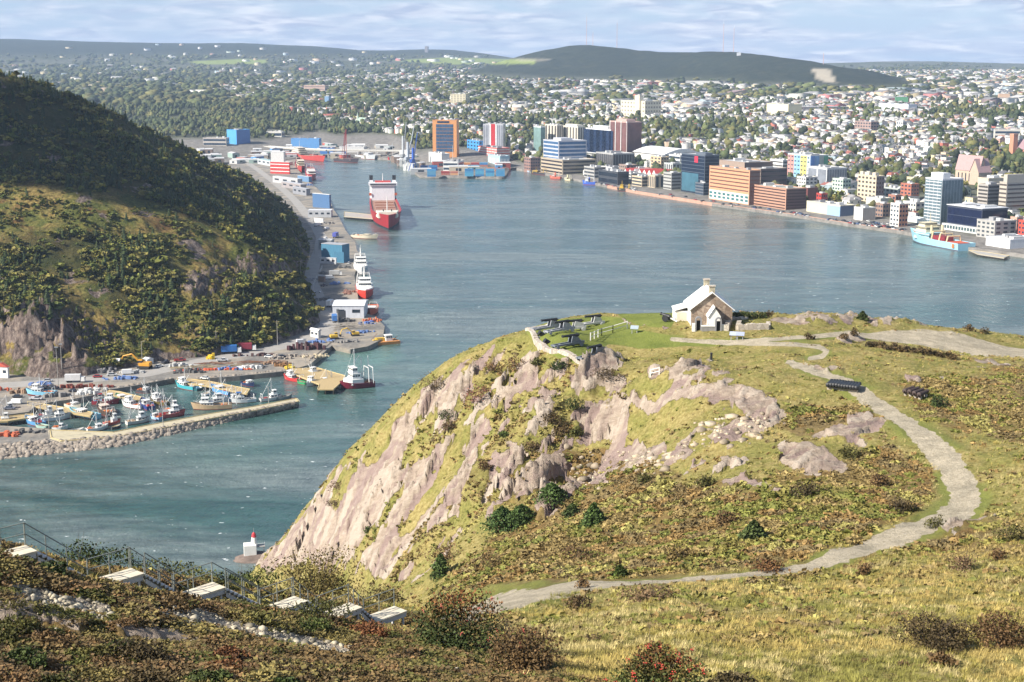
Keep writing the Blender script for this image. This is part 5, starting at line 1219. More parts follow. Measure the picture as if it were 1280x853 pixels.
r_ = BL('large orange banded office block on the waterfront', 886, 936, 949, 257, 214, 'ribbon', (.56,.30,.17), (.14,.065,.05), 6, base=13, frac=.32, wallR=(.13,.08,.07), roof=(.34,.29,.25), name='banded_office')  # right side painted dark as the face turned from the sun
fpart(r_, 'white_podium', 1, r_[1] - 1, -.35, .03, 1, 11.5, (.66, .64, .58))
for k in range(2):
    for j in range(9): fpart(r_, 'podium_window', r_[1] * (j + .18) / 9, r_[1] * (j + .8) / 9, -.5, -.34, 3 + k * 4, 5.6 + k * 4, gmat((.05,.16,.17)))
BL('brown office bulk rising behind the orange banded block', 897, 930, 966, 232, 204, 'plain', (.33,.25,.20), fl=1, wallR=(.10,.07,.065), zg=6)  # side tone darkened to stand for shade
BL('dark brown tower block behind the brick car park', 938, 950, 983, 246, 212, 'ribbon', (.30,.24,.20), (.03,.03,.035), 6, wallR=(.085,.055,.055), frac=.25, zg=4)  # the shaded side is put into the wall colour
r_ = BL('brick banded multi storey car park on the waterfront', 936, 982, 1007, 263, 237, 'ribbon', (.46,.26,.18), (.07,.04,.035), 7, frac=.42, wallR=(.12,.055,.05), roof=(.42,.40,.33), name='car_park')  # brick in a lit tone in front, painted shade on the side
BL('dark red brick wing at the end of the brick car park', 1003, 1009, 1022, 256, 236, 'plain', (.17,.06,.055), fl=1, zg=4)
BL('white banded car park behind the brown tower block', 962, 978, 988, 219, 201, 'ribbon', (.68,.68,.66), (.10,.10,.10), 4, frac=.4)
r_ = BL('apartment block striped in pink and blue and yellow', 984, 1012, 1034, 227, 195, 'plain', (.55,.56,.56), fl=1, name='apartment_block')
for j, cc in enumerate([(.50,.62,.70),(.66,.58,.18),(.66,.58,.2),(.25,.48,.68),(.30,.52,.70),(.58,.28,.24),(.58,.30,.27)]):
    fpart(r_, 'colour_panel', r_[1] * (j + .05) / 7, r_[1] * (j + .95) / 7, -.5, .03, -2, r_[3] - .5, cc)
    for k in range(6): fpart(r_, 'window', r_[1] * (j + .25) / 7, r_[1] * (j + .75) / 7, -.62, -.49, r_[3] * (k + .3) / 6, r_[3] * (k + .65) / 6, gmat((.06,.08,.11)))
for j, cc in enumerate([(.10,.22,.50),(.16,.30,.52),(.30,.36,.34),(.10,.30,.20)]): fpart(r_, 'colour_panel', -.5, .03, r_[2] * (j + .05) / 4, r_[2] * (j + .95) / 4, -2, r_[3] - .5, cc)
BL('white office with a grey ribbed side below the striped apartment block', 1009, 1033, 1058, 233, 211, 'strips', (.66,.67,.68), (.22,.24,.28), 4, 2, 8, frac=.8)
r_ = BL('old stone office with pale windows and dormers', 1071, 1094, 1104, 254, 221, 'grid', (.56,.49,.36), (.07,.06,.06), 6, 5, 3, wallR=(.20,.18,.17), name='stone_office')  # lit stone tone in front, shade painted on the right side
for j in range(3): fpart(r_, 'dormer', r_[1] * (j + .25) / 3, r_[1] * (j + .75) / 3, .6, 4, r_[3] + .3, r_[3] + 4, (.58, .51, .40))
BL('mint green office below the white office', 1040, 1053, 1063, 244, 225, 'grid', (.52,.62,.52), fl=4, nL=4, nR=3)
BL('small bright red building beside the brick wing', 1020, 1026, 1034, 258, 243, 'grid', (.46,.06,.045), fl=3, nL=2, nR=3)
r_ = BL('long cream waterfront shed with a light blue gable', 1008, 1050, 1068, 271, 258, 'plain', (.64,.58,.42), fl=1, wallR=(.10,.14,.22), name='waterfront_shed')  # dark right side is shade put into the paint
fpart(r_, 'blue_gable', 0, r_[1] * .38, -.4, .03, -2, r_[3] - .4, (.30, .45, .66))
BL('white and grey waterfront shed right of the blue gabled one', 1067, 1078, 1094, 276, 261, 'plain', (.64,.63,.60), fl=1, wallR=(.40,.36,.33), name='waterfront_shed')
BL('brown brick store behind the waterfront car park', 1094, 1103, 1114, 272, 256, 'grid', (.28,.19,.15), fl=3, nL=3, nR=3)
BL('flat pale store with roof vents behind the white and grey shed', 1082, 1100, 1114, 262, 249, 'plain', (.56,.54,.47), fl=1)
BL('white building with a salmon end wall by the waterfront', 1112, 1123, 1134, 284, 256, 'grid', (.70,.67,.62), fl=5, nL=3, nR=3, wallR=(.55,.26,.16))
BL('red brick building half way up behind the white tower', 1125, 1138, 1148, 254, 231, 'grid', (.40,.15,.10), fl=5, nL=3, nR=3)
BL('low rust coloured house below the red brick building', 1110, 1119, 1126, 257, 245, 'grid', (.36,.17,.12), fl=2, nL=2, nR=2)
BL('long pale hall left of the white tower', 1128, 1144, 1156, 272, 254, 'grid', (.64,.61,.54), fl=3, nL=5, nR=2)
r_ = BL('tall white office tower with grey ribs and glass strips', 1154, 1175, 1201, 281, 225, 'stripL', (.66,.66,.68), (.12,.17,.20), 14, 4, 7, frac=.85, pent=[(.1,.1,.7,.35,6)], name='office_tower')
for k in range(13): fpart(r_, 'floor_line', 1, r_[1] - 1, -.3, -.11, r_[3] * (k + 1) / 14, r_[3] * (k + 1) / 14 + .7, (.68, .68, .69))
r_ = BL('navy glass office on a pale podium at the waterfront', 1183, 1226, 1258, 293, 263, 'glass', (.05,.06,.09), (.008,.012,.04), 2, base=6, name='glass_office', dmax=60)
fpart(r_, 'pale_podium', -3, r_[1] + 3, -3, -.2, -1, 5.6, (.52, .53, .52)); fpart(r_, 'roof_edge', -.8, r_[1] + .8, -.8, r_[2], r_[3] + 1.0, r_[3] + 1.6, (.60, .61, .63))
for j in range(12): fpart(r_, 'podium_window', r_[1] * (j + .2) / 12, r_[1] * (j + .85) / 12, -3.15, -2.98, 1.4, 4.2, gmat((.05,.09,.10)))
BL('grey balconied hotel above the navy glass office', 1221, 1233, 1251, 268, 232, 'ribbon', (.40,.37,.34), (.07,.065,.06), 8, frac=.5)
BL('broad brown and grey banded hotel at the right edge', 1247, 1256, 1300, 272, 229, 'ribbon', (.44,.40,.34), (.09,.075,.065), 8, frac=.4, pent=[(.0,.0,.5,.5,8)])
BL('beige stepped hotel wing with roof plant behind the grey hotel', 1221, 1234, 1260, 250, 224, 'plain', (.58,.50,.38), fl=1)
BL('salmon coloured building by the dock at the right edge', 1262, 1270, 1283, 292, 273, 'grid', (.60,.36,.28), fl=3, nL=2, nR=3); BL('bright red building at the right edge by the dock', 1274, 1280, 1296, 300, 277, 'grid', (.52,.08,.05), fl=4, nL=2, nR=3)
BL('white dock shed right of the blue supply ship', 1232, 1262, 1300, 312, 301, 'plain', (.66,.67,.68), fl=1, roof=(.70,.71,.72), name='dock_shed'); BL('white tent roofed kiosk left of the blue supply ship', 1133, 1150, 1156, 281, 274, 'plain', (.62,.68,.68), fl=1, zg=3.2)
# --- hillside landmarks
BL('cream hospital with a square tower and long wings in the trees', 776, 806, 826, 147, 127, 'grid', (.66,.61,.47), (.30,.27,.22), 4, 8, 6, dmax=140, name='hospital'); BL('square tower of the cream hospital', 793, 799, 804, 147, 120, 'plain', (.66,.60,.47), fl=1, name='hospital_tower')
BL('pale yellow slab block on the wooded hillside', 563, 582, 587, 133, 118, 'grid', (.66,.60,.42), (.3,.27,.22), 7, 5, 2, yaw=8); BL('pinkish institution on the wooded hill to the left', 380, 406, 411, 117, 107, 'ribbon', (.56,.40,.32), (.3,.22,.2), 3, yaw=8); BL('bright cream hall on the upper right slope', 958, 985, 1002, 146, 131, 'plain', (.70,.64,.44), fl=1, roof=(.66,.62,.5), dmax=120)
BL('wide white arena with a dark blue roof among far trees', 1098, 1135, 1146, 141, 131, 'plain', (.66,.68,.72), fl=1, roof=(.06,.09,.20), dmax=140, name='arena'); BL('pale blue tower in the trees left of centre', 406, 411, 414, 133, 121, 'plain', (.22,.36,.55), fl=1, yaw=8)
BL('brown terrace of flats on the right hillside', 1068, 1088, 1098, 168, 153, 'grid', (.34,.24,.21), fl=4, nL=6, nR=3); BL('white square villa high on the right hillside', 1120, 1128, 1133, 166, 152, 'grid', (.70,.70,.68), fl=3, nL=3, nR=2)
BL('long building with a red roof near the right edge', 1243, 1275, 1296, 174, 163, 'ribbon', (.58,.56,.5), fl=2, roof=(.44,.12,.08), yaw=6); BL('green hall front below the far right hill', 1119, 1135, 1137, 131, 122, 'plain', (.10,.28,.15), fl=1, yaw=6); BL('salmon big store near the far right', 1248, 1262, 1272, 126, 118, 'plain', (.60,.42,.30), fl=1, yaw=6)
BL('cream low hall in front of the far right woods', 1189, 1206, 1209, 133, 127, 'plain', (.68,.63,.50), fl=1, yaw=6); BL('government block far off on the skyline', 531, 534.5, 536, 66, 58.5, 'grid', (.30,.28,.30), (.2,.2,.22), 8, 3, 2, yaw=5, name='skyline_tower')
# --- west end
r_ = BL('orange framed hotel with a dark glass front beside the container yard', 541, 571, 574, 197, 151, 'plain', (.55,.25,.09), fl=1, yaw=12, name='hotel', roof=(.5,.3,.2))
for j in range(5):
    for k in range(8): fpart(r_, 'window', r_[1] * (.14 + .72 * (4 - j) / 5), r_[1] * (.14 + .72 * (4 - j) / 5) + r_[1] * .136, -.3, .04, r_[3] * (.15 + k * .095), r_[3] * (.15 + k * .095) + r_[3] * .084, gmat((.05,.09,.16)))
fpart(r_, 'crown_window', r_[1] * .3, r_[1] * .8, -.3, .04, r_[3] * .93, r_[3] * .985, gmat((.03,.04,.07)))
r_ = BL('grey striped tower with a red centre and white ends', 604, 629, 632, 192, 156, 'strips', (.50,.51,.54), (.25,.27,.31), 10, 8, 2, yaw=10, name='apartment_tower', frac=.7)
fpart(r_, 'red_panel', r_[1] * .40, r_[1] * .60, -.5, .03, -2, r_[3] + 1, (.52, .035, .04)); fpart(r_, 'white_panel', r_[1] * .61, r_[1] * .68, -.45, .03, -2, r_[3] + 1, (.72, .72, .72)); fpart(r_, 'white_panel', r_[1] * .32, r_[1] * .39, -.45, .03, -2, r_[3] + 1, (.72, .72, .72))
BL('bright blue building left of the grey striped tower', 584, 599, 611, 190, 177, 'grid', (.06,.27,.60), fl=3, nL=4, nR=3); BL('red and white chequered flats behind the container yard', 598, 621, 637, 199, 186, 'grid', (.50,.13,.11), (.55,.52,.50), 4, 7, 5, frac=1)
BL('light blue shed with a pale roof behind the blue containers', 610, 625, 637, 208, 196, 'strips', (.34,.50,.58), (.62,.65,.66), 1, 3, 3, roof=(.62,.65,.68), name='port_shed'); BL('white gabled warehouse in front of the orange framed hotel', 536, 552, 562, 206, 193, 'plain', (.62,.62,.6), fl=1, name='port_shed'); BL('white port office with dark windows behind the container stacks', 554, 572, 580, 214, 203, 'ribbon', (.64,.64,.62), fl=2, yaw=10)
BL('bright blue shed below the viaduct', 284, 296, 313, 181, 163, 'plain', (.08,.33,.66), fl=1, wallR=(.06,.16,.42), yaw=35, name='port_shed'); BL('blue shed with a pale roof behind the white ship', 364, 399, 402, 187, 174, 'plain', (.10,.27,.55), fl=1, yaw=8, name='port_shed', roof=(.25,.42,.66)); BL('low deep blue shed right of the white ship', 400, 416, 419, 193, 186, 'plain', (.05,.16,.42), fl=1, yaw=8, name='port_shed')
BL('grey flat factory left of the blue shed', 254, 283, 287, 183, 173, 'ribbon', (.40,.37,.34), fl=2, yaw=10); BL('long pale shed under the trees by the viaduct', 333, 352, 356, 172, 165, 'ribbon', (.62,.60,.55), fl=1, yaw=10); BL('white flat warehouse along the west quay', 425, 455, 459, 190, 184, 'plain', (.56,.56,.55), fl=1, yaw=8, name='port_shed')

# second rows behind the waterfront
rgm = random.Random(31); MW = [((.62,.60,.55),'pale'),((.40,.39,.37),'grey'),((.55,.45,.32),'beige'),((.36,.17,.12),'brick red'),((.66,.65,.62),'white'),((.30,.22,.18),'brown'),((.48,.52,.50),'pale green')]
made = 0
for k in range(260):
    if made >= 58: break
    px = rgm.uniform(690, 1270); sh = float(np.interp(px, [p[0] for p in SHORE], [p[1] for p in SHORE])); pB = sh - rgm.uniform(9, 46) * (.75 if px < 850 else 1.0); c = cground(px, pB); s0 = c.y - shore_D(np.array([px]))[0]
    if s0 < 40: continue
    tl, tr, hh = rgm.uniform(16, 34), rgm.uniform(14, 26), rgm.uniform(8, 17)
    pts = [c + UW * a + VW * b_ for a in (0, tl / 2, tl) for b_ in (0, tr / 2, tr)]
    bad = any(-6 < (p - f[0]).dot(f[1]) < f[3] + 6 and -6 < (p - f[0]).dot(f[2]) < f[4] + 6 for p in pts for f in FOOTS)
    if bad or hidden(px, pB - 3, c.y): continue
    pl = c + UW * tl; pr = c + VW * tr; ppl = proj(pl.x, pl.y, pl.z)[0]; ppr = proj(pr.x, pr.y, pr.z)[0]; pT = proj(c.x, c.y, c.z + hh)[1]; w_, wn = rgm.choice(MW); st_ = rgm.choice(['grid', 'ribbon', 'grid', 'strips']); f_ = max(2, int(hh / 3.6))
    loc = 'left' if px < 850 else 'middle' if px < 1000 else 'right' if px < 1130 else 'far right'
    BL('%s mid-rise block with %s in the rows behind the waterfront, %s' % (wn, {'grid': 'small windows', 'ribbon': 'banded windows', 'strips': 'tall window strips'}[st_], loc), ppl, px, ppr, pB, pT, st_, w_, (.06,.07,.08), f_, 4, 3, frac=.5, group='mid-rise blocks behind the waterfront', dmin=6); made += 1
print('midrise', made)
# gabled things: churches and the red roofed row
def gable_block(root, a0, a1, b0, b1, h, rh, wall, roof, s, axis='a', z0=-3):
    m = MB(); m.box(((a0 + a1) / 2, s * (b0 + b1) / 2, z0), (a1 - a0, b1 - b0, h - z0))
    w = m.build('nave_walls', paint(wall), root); r = MB(); o = .5
    if axis == 'a':
        y0, y1, ym = s * (b0 - o), s * (b1 + o), s * (b0 + b1) / 2
        g = MB().add([(a0, s * b0, h), (a0, s * b1, h), (a0, ym, h + rh * .93), (a1, s * b0, h), (a1, s * b1, h), (a1, ym, h + rh * .93)], [(0, 1, 2), (3, 4, 5)])
        r.add([(a0 - o, y0, h - .3), (a1 + o, y0, h - .3), (a1 + o, ym, h + rh), (a0 - o, ym, h + rh), (a0 - o, y1, h - .3), (a1 + o, y1, h - .3)], [(0, 1, 2, 3), (3, 2, 5, 4)])
    else:
        x0, x1, xm = a0 - o, a1 + o, (a0 + a1) / 2
        g = MB().add([(a0, s * b0, h), (a1, s * b0, h), (xm, s * b0, h + rh * .93), (a0, s * b1, h), (a1, s * b1, h), (xm, s * b1, h + rh * .93)], [(0, 1, 2), (3, 4, 5)])
        r.add([(x0, s * (b0 - o), h - .3), (xm, s * (b0 - o), h + rh), (xm, s * (b1 + o), h + rh), (x0, s * (b1 + o), h - .3), (x1, s * (b0 - o), h - .3), (x1, s * (b1 + o), h - .3)], [(0, 1, 2, 3), (1, 4, 5, 2)])
    g.build('gable_walls', paint(wall), w); r.build('roof', paint(roof), root)
    return w
def church(label, L, C, Rr, pB, name, wall, roof, tower=None):
    c = cground(C, pB); root = empty(name, c, math.atan2(UW.y, UW.x), label, 'church'); s = 1 if UW.cross(VW).z > 0 else -1
    TL = along(c, UW, L); TR = min(80, along(c, VW, Rr)); return root, TL, TR, s, c
root, TL, TR, s, c = church('large stone church with steep pinkish roofs', 1190, 1222, 1240, 232, 'stone_church', 0, 0)
gable_block(root, TL * .08, TL, TR * .2, TR * .62, 15, 17, (.48,.38,.29), (.40,.27,.26), s); gable_block(root, 0, TL * .34, TR * .02, TR * .9, 14, 15, (.46,.36,.28), (.36,.24,.24), s, 'b')
for j in range(4): MB().box((TL * (.45 + j * .14), s * (TR * .2 - .08), 3), (1.6, .2, 9)).build('lancet_window', GLASS, root)
FOOTS.append((c, UW, VW, TL, TR, 30, 1190, 1240, 200, 232))
root, TL, TR, s, c = church('red brick church with a square tower among dark trees at the right edge', 1262, 1276, 1300, 200, 'brick_church', 0, 0)
gable_block(root, 0, TL, 6, 26, 13, 12, (.44,.19,.12), (.30,.20,.22), s); MB().box((TL * .9, s * 3, -3), (7, 7, 33)).build('tower', paint((.50,.24,.15)), root); MB().box((TL * .9, s * 3, 30.01), (7.4, 7.4, 2)).build('tower_parapet', paint((.5,.27,.18)), root)
for j in range(4): MB().box((TL * (.15 + j * .18), s * (6 - .08), 3), (1.4, .2, 7)).build('lancet_window', GLASS, root)
FOOTS.append((c, UW, VW, TL, 30, 30, 1258, 1300, 170, 200))
root, TL, TR, s, c = church('long church with a green copper roof and thin spire among left hand trees', 421, 452, 456, 158, 'green_roofed_church', 0, 0)
gable_block(root, 0, 46, 0, 20, 9, 8, (.56,.50,.40), (.34,.44,.36), s); MB().box((46, s * 6, -2), (5, 5, 16)).build('tower', paint((.58,.53,.44)), root); MB().lathe([(2.6, 0), (.1, 14)], (46, s * 6, 14.01), 6).build('spire', paint((.40,.48,.42)), root)
for i in range(7):
    px = 784 + i * 6.0; c = cground(px, 224.5 + i * .35); root = empty('gabled_warehouse', c, math.atan2(UW.y, UW.x), 'white warehouse with a steep red roof in the harbourside gable row', 'warehouse', 'red roofed warehouses in a row'); s = 1 if UW.cross(VW).z > 0 else -1
    gable_block(root, 0, 11.5, 0, 26, 8, 6.5, (.70,.69,.67), (.48,.07,.06) if i != 2 else (.4,.36,.36), s, 'b')
    for k in range(3): MB().box((2 + 3.7 * k, -.08 * s, 2.4), (1.4, .15, 2.0)).build('window', GLASS, root)
FOOTS.append((cground(800, 225), UW, VW, 60, 26, 14, 782, 826, 214, 226))
# arena with its low curved white roof
c = cground(830, 203); root = empty('arena', c, math.atan2(UW.y, UW.x), 'large arena under a low curved white roof', 'arena'); s = 1 if UW.cross(VW).z > 0 else -1
MB().box((45, s * 30, -3), (90, 60, 13)).build('walls', paint((.60,.58,.55)), root); m = MB(); n = 8
for i in range(n):
    a0, a1 = i / n, (i + 1) / n; z0 = 10.2 + 8 * math.sin(PI * a0); z1 = 10.2 + 8 * math.sin(PI * a1)
    m.add([(-2, s * (-2 + 64 * a0), z0), (92, s * (-2 + 64 * a0), z0), (92, s * (-2 + 64 * a1), z1), (-2, s * (-2 + 64 * a1), z1)], [(0, 1, 2, 3)])
for a in (-2, 92): m.add([(a, s * (-2 + 64 * i / n), 10.2 + 8 * math.sin(PI * i / n)) for i in range(n + 1)], [tuple(range(n + 1))])
m.build('curved_roof', paint((.74, .74, .74)), root); FOOTS.append((c, UW, VW, 90, 60, 20, 800, 862, 184, 204))

# ------------------------------------------------------------------ port: viaduct, containers, cranes
pts = [(190,157.5),(222,166),(255,172.5),(290,178.5),(330,183),(372,186),(410,187.5),(450,188),(520,189)]
root = empty('viaduct', PZ(290, 178.5, 16), 0, 'long pale road viaduct on piers at the head of the harbour', 'viaduct'); P = [PZ(a, b_, 14) - PZ(290, 178.5, 16) for a, b_ in pts]; d = MB(); k = MB(); e = MB()
for a, b_ in zip(P[:-1], P[1:]):
    dd = b_ - a; sd = Vector((-dd.y, dd.x, 0)).normalized() * 6
    d.add([a + sd, b_ + sd, b_ - sd, a - sd, a + sd - Vector((0, 0, 2)), b_ + sd - Vector((0, 0, 2)), b_ - sd - Vector((0, 0, 2)), a - sd - Vector((0, 0, 2))], [(0, 1, 2, 3), (4, 7, 6, 5), (0, 4, 5, 1), (3, 2, 6, 7)])
    for q in (sd, -sd): e.add([a + q, b_ + q, b_ + q + Vector((0, 0, 1.1)), a + q + Vector((0, 0, 1.1))], [(0, 1, 2, 3)])
    n = max(1, int(dd.length / 45))
    for j in range(n): p = a.lerp(b_, j / n); o = MB().box((p.x, p.y, -15.6), (2.4, 2.4, 11.6)).build('pier', CONC, root)
d.build('road_deck', CONC, root); e.build('parapet', paint((.55, .54, .5)), root)
CW = [(.05,.20,.42),(.08,.28,.50),(.10,.34,.52),(.12,.30,.46)]; CO = [(.50,.08,.05),(.50,.20,.06),(.42,.16,.12),(.60,.34,.18),(.30,.05,.05)]
rg = random.Random(4)
CN = {}
def container(px, py, lev, col, lbl, grp, yaw, dx=0.0, zg=3.25):
    if col not in CN:
        m = MB().box((0, 0, 0), (12.2, 2.44, 2.57))
        for j in range(22):
            for sy in (-1, 1): m.box((-5.8 + j * .55, sy * 1.225, .12), (.27, .05, 2.3))
        CN[col] = m.mesh('container', paint(col))
    p = PZ(px, py, zg); o = link('shipping_container', CN[col], None, (p.x + dx * math.cos(yaw), p.y + dx * math.sin(yaw), zg + .004 + lev * 2.6), yaw); o.scale = (1, 1.15, 1.0)
    tag(o, lbl, 'container', grp)
for (x0, x1, py, rows, lev, cols, lbl, grp) in [(531, 548, 221.0, 2, 4, CW, 'blue container stacked at the left corner of the container pier', 'blue containers at the left pier corner'), (580, 632, 220.6, 2, 4, CW, 'blue container in the long stack on the right of the pier', 'blue containers on the right of the pier'), (551, 574, 219.0, 2, 2, CO, 'red or orange container in the middle of the pier', 'red and orange containers'), (525, 547, 213.5, 3, 3, CW[:2] + [(.03,.10,.30)], 'dark blue container behind the left stack', 'dark blue containers behind the left stack'), (556, 610, 210.5, 3, 3, CO + CW, 'container of the mixed rows behind the pier', 'mixed containers behind the pier'), (608, 630, 214.5, 2, 2, CO, 'red container behind the long blue stack', 'red containers behind the blue stack')]:
    a, b_ = PZ(x0, py, 3.25), PZ(x1, py, 3.25); n = int((b_ - a).length / 12.8)
    for r0 in range(rows):
        for i in range(n):
            for l in range(lev if rg.random() < .75 else lev - 1):
                f = (i + .5) / n; container(x0 + (x1 - x0) * f, py - r0 * .45, l, rg.choice(cols), lbl, grp, 0.02)
def crane(label, px, py, h, jib, col, rz, jtop, name='harbour_crane'):
    root = empty(name, PZ(px, py, 3.3), R(rz), label, 'crane'); pm = paint(col)
    m = MB()
    for sx in (-1, 1):
        for sy in (-1, 1): m.tube((sx * 5, sy * 5, 0), (sx * 2, sy * 2, 12), .5, n=5)
    m.box((0, 0, 11.8), (6, 6, 1.2)); m.build('portal', pm, root)
    tw = MB().box((0, 0, 13.0), (3, 3, h - 13), taper=.8).build('tower', pm, root); MB().box((-1.5, 0, 13.1), (7, 5, 4.5)).build('machine_house', paint(tuple(c * .7 for c in col)), root)
    j = MB(); a = Vector((2, 0, h * .55)); b_ = Vector((jib, 0, jtop))
    for sy in (-1, 1):
        for dz in (0, 1.6): j.tube(a + Vector((0, sy * 1.0, dz)), b_ + Vector((0, sy * .3, dz * .4)), .28, n=4)
    n = 12
    for i in range(n):
        p0 = a.lerp(b_, i / n); p1 = a.lerp(b_, (i + 1) / n); j.tube(p0 + Vector((0, 1 - .7 * i / n, 0)), p1 + Vector((0, -1 + .7 * (i + 1) / n, 1.6 - 1.0 * i / n)), .16, n=3)
    j.build('jib', pm, root); MB().tube((0, 0, h), (jib * .6, 0, h * .55 + (jtop - h * .55) * .6), .12, n=3).tube(b_, (jib + .5, 0, 6), .1, n=3).build('cables', BLACK, root)
crane('tall grey harbour crane at the left of the container pier', 504, 207, 46, 10, (.40,.42,.44), 60, 66); crane('pale grey harbour crane beside the blue one', 510, 211, 40, 12, (.46,.50,.56), 40, 62); crane('blue harbour crane on the container pier', 516.5, 214, 34, 10, (.03,.10,.42), 50, 56)
for (px, py, h, lb) in [(573, 220, 26, 'tall pale light mast on the container pier'), (566, 210, 34, 'light mast behind the container yard'), (491, 199, 26, 'light mast at the white quay left of the cranes'), (470, 197, 24, 'light mast by the white ship'), (355, 198, 20, 'light mast at the west quay')]: pole(lb, px, py, h, z=3.3, kind='post', r=.35, col=(.55,.55,.55))
heap('cargo_heap', 'bright red tank on the quay left of the cranes', 488, 200, 9, 6, 7, (.55,.03,.04), 5, 21, z=3.3, cat='tank'); heap('cargo_heap', 'row of small white trucks and sheds on the far quay', 470, 194, 50, 6, 5, (.55,.55,.54), 36, 22, z=3.3, cat='cargo'); heap('cargo_heap', 'brown scrap piled in the shipyard below the viaduct', 318, 195, 55, 20, 6, (.20,.13,.11), 50, 23, z=3.3, cat='scrap'); heap('cargo_heap', 'pale green hull sections in the shipyard', 330, 191, 40, 10, 5, (.30,.42,.36), 26, 24, z=3.3, cat='scrap'); heap('cargo_heap', 'grey machinery scattered on the west quay', 350, 190, 60, 24, 6, (.28,.28,.28), 60, 25, z=3.3, cat='cargo')
rgp = random.Random(9); PCOL = [((.60,.60,.58),'white'),((.40,.41,.42),'grey'),((.10,.28,.55),'blue'),((.42,.10,.08),'red'),((.50,.44,.34),'tan'),((.30,.40,.36),'pale green'),((.22,.16,.13),'brown')]
PM = {}
for k in range(120):
    px = rgp.uniform(206, 640); sh = float(np.interp(px, [p[0] for p in SHORE], [p[1] for p in SHORE])); pB = sh - rgp.uniform(1.2, 17) * (1 if px < 520 else .9); p = cground(px, pB)
    if blocked_early(p) or inpoly(np.array([px]), np.array([pB]), [(518,216),(640,214),(640,226),(518,226)])[0]: continue
    col, cn = rgp.choice(PCOL)
    if col not in PM:
        m = MB().box((0, 0, -2), (1, 1, 2.8), m=0); m.add([(-.52, -.52, .8), (.52, -.52, .8), (.52, 0, 1.0), (-.52, 0, 1.0), (-.52, .52, .8), (.52, .52, .8)], [(0, 1, 2, 3), (3, 2, 5, 4), (0, 3, 4), (1, 5, 2)], 1); m.box((0, -.5, .1), (.3, .02, .45), m=2); m.box((-.5, 0, .1), (.02, .3, .4), m=2); PM[col] = m.mesh('port_shed', [paint(col), paint((.5,.5,.5) if cn != 'white' else (.68,.68,.67)), GLASS])
    o = link('port_shed', PM[col], None, p, rgp.choice([.1, .25, 1.2, hang_ + .1])); o.scale = (rgp.uniform(9, 30), rgp.uniform(8, 16), rgp.uniform(4, 10)); tag(o, '%s shed in the crowded yards at the harbour head, %s' % (cn, 'by the viaduct' if px < 400 else 'behind the far quay' if px < 510 else 'behind the container pier'), 'shed', 'sheds at the head of the harbour')
# masts on the far hill
for (px, h, lb) in [(733, 125, 'tallest thin radio mast on the summit of the dark hill'), (741, 60, 'short radio mast right of the tallest one'), (771, 110, 'thin radio mast on the right shoulder of the dark hill'), (904, 110, 'tall radio mast on the second summit'), (917, 90, 'radio mast right of the one on the second summit'), (1030, 40, 'tiny mast on the end of the dark hill')]:
    D = np.interp(px, [m_[0] for m_ in _MT], [m_[2] for m_ in _MT]); x = (px - 640) / F * (D * CP - 80 * SP); root = empty('radio_mast', (x, D, CZ(x, D) - 2), 0, lb, 'radio mast')
    MB().tube((0, 0, 0), (0, 0, h), 1.1, .7, n=4).build('lattice', paint((.55,.35,.33)), root); MB().tube((0, 0, h), (0, 0, h * 1.12), .5, .3, n=4).build('antenna', paint(WHITE), root)
BL('white radar building on the second summit of the dark hill', 921, 926, 929, 69.5, 66.4, 'plain', (.55,.56,.58), fl=1, yaw=5, name='radar_building')

# ------------------------------------------------------------------ streets of houses
HC = [((.72,.71,.69),'white'),((.66,.64,.58),'off white'),((.64,.55,.36),'pale yellow'),((.36,.44,.48),'slate blue'),((.40,.40,.39),'grey'),((.50,.16,.12),'red'),((.46,.52,.44),'pale green'),((.60,.46,.34),'beige'),((.58,.36,.30),'salmon'),((.28,.20,.17),'brown')]
HP_ = [.34,.18,.10,.06,.09,.05,.05,.07,.04,.02]
RC = [((.10,.10,.11),'dark'),((.30,.29,.29),'grey'),((.50,.49,.48),'pale'),((.28,.10,.08),'red')]
WIN = mat('house_window', (.06,.07,.085), .2, .2, .5)
_HM = {}
def house_mesh(kind, ci, ri, w, d, h):
    k = (kind, ci, ri)
    if k in _HM: return _HM[k]
    m = MB(); m.box((0, 0, -3), (w, d, h + 3), m=0, top=1)
    if kind == 'gabled':
        r = 3.0; x, y = w / 2 + .3, d / 2 + .3
        m.add([(-x, -y, h + .003), (x, -y, h + .003), (x, 0, h + r), (-x, 0, h + r), (-x, y, h + .003), (x, y, h + .003)], [(0, 1, 2, 3), (3, 2, 5, 4)], 1); m.add([(-w / 2, -d / 2, h), (-w / 2, d / 2, h), (-w / 2, 0, h + r * .92), (w / 2, -d / 2, h), (w / 2, d / 2, h), (w / 2, 0, h + r * .92)], [(0, 1, 2), (3, 5, 4)], 0); m.box((w * .3, .6, h + 1.5), (.9, .9, 2.6), m=0)
    elif kind == 'flat roofed': m.box((0, 0, h + .004), (w + .4, d + .4, .4), m=0, top=1); m.box((w * .2, d * .2, h + .41), (1.0, 1.0, 1.3), m=1)
    else: m.box((0, 0, h + .004), (w + .5, d + .5, 2.6), m=1, taper=.72); m.box((0, -d / 2 * .88, h + .6), (1.6, 1.4, 1.6), m=0); m.box((-w / 2 * .88, 0, h + .6), (1.4, 1.6, 1.6), m=0)
    for zz in (.9, 3.8):
        if zz + 1.5 > h: continue
        for xx in (-.28, .28):
            for sy in (-1, 1): m.box((xx * w, sy * d / 2, zz), (1.1, .12, 1.6), m=2); m.box((sy * w / 2, xx * d, zz), (.12, 1.1, 1.6), m=2)
    me = m.mesh('house', [paint(HC[ci][0]), mat('roof_' + RC[ri][1], RC[ri][0], .8, .25, .3), WIN]); _HM[k] = me; return me
O_ = PZ(900, 258, 3)
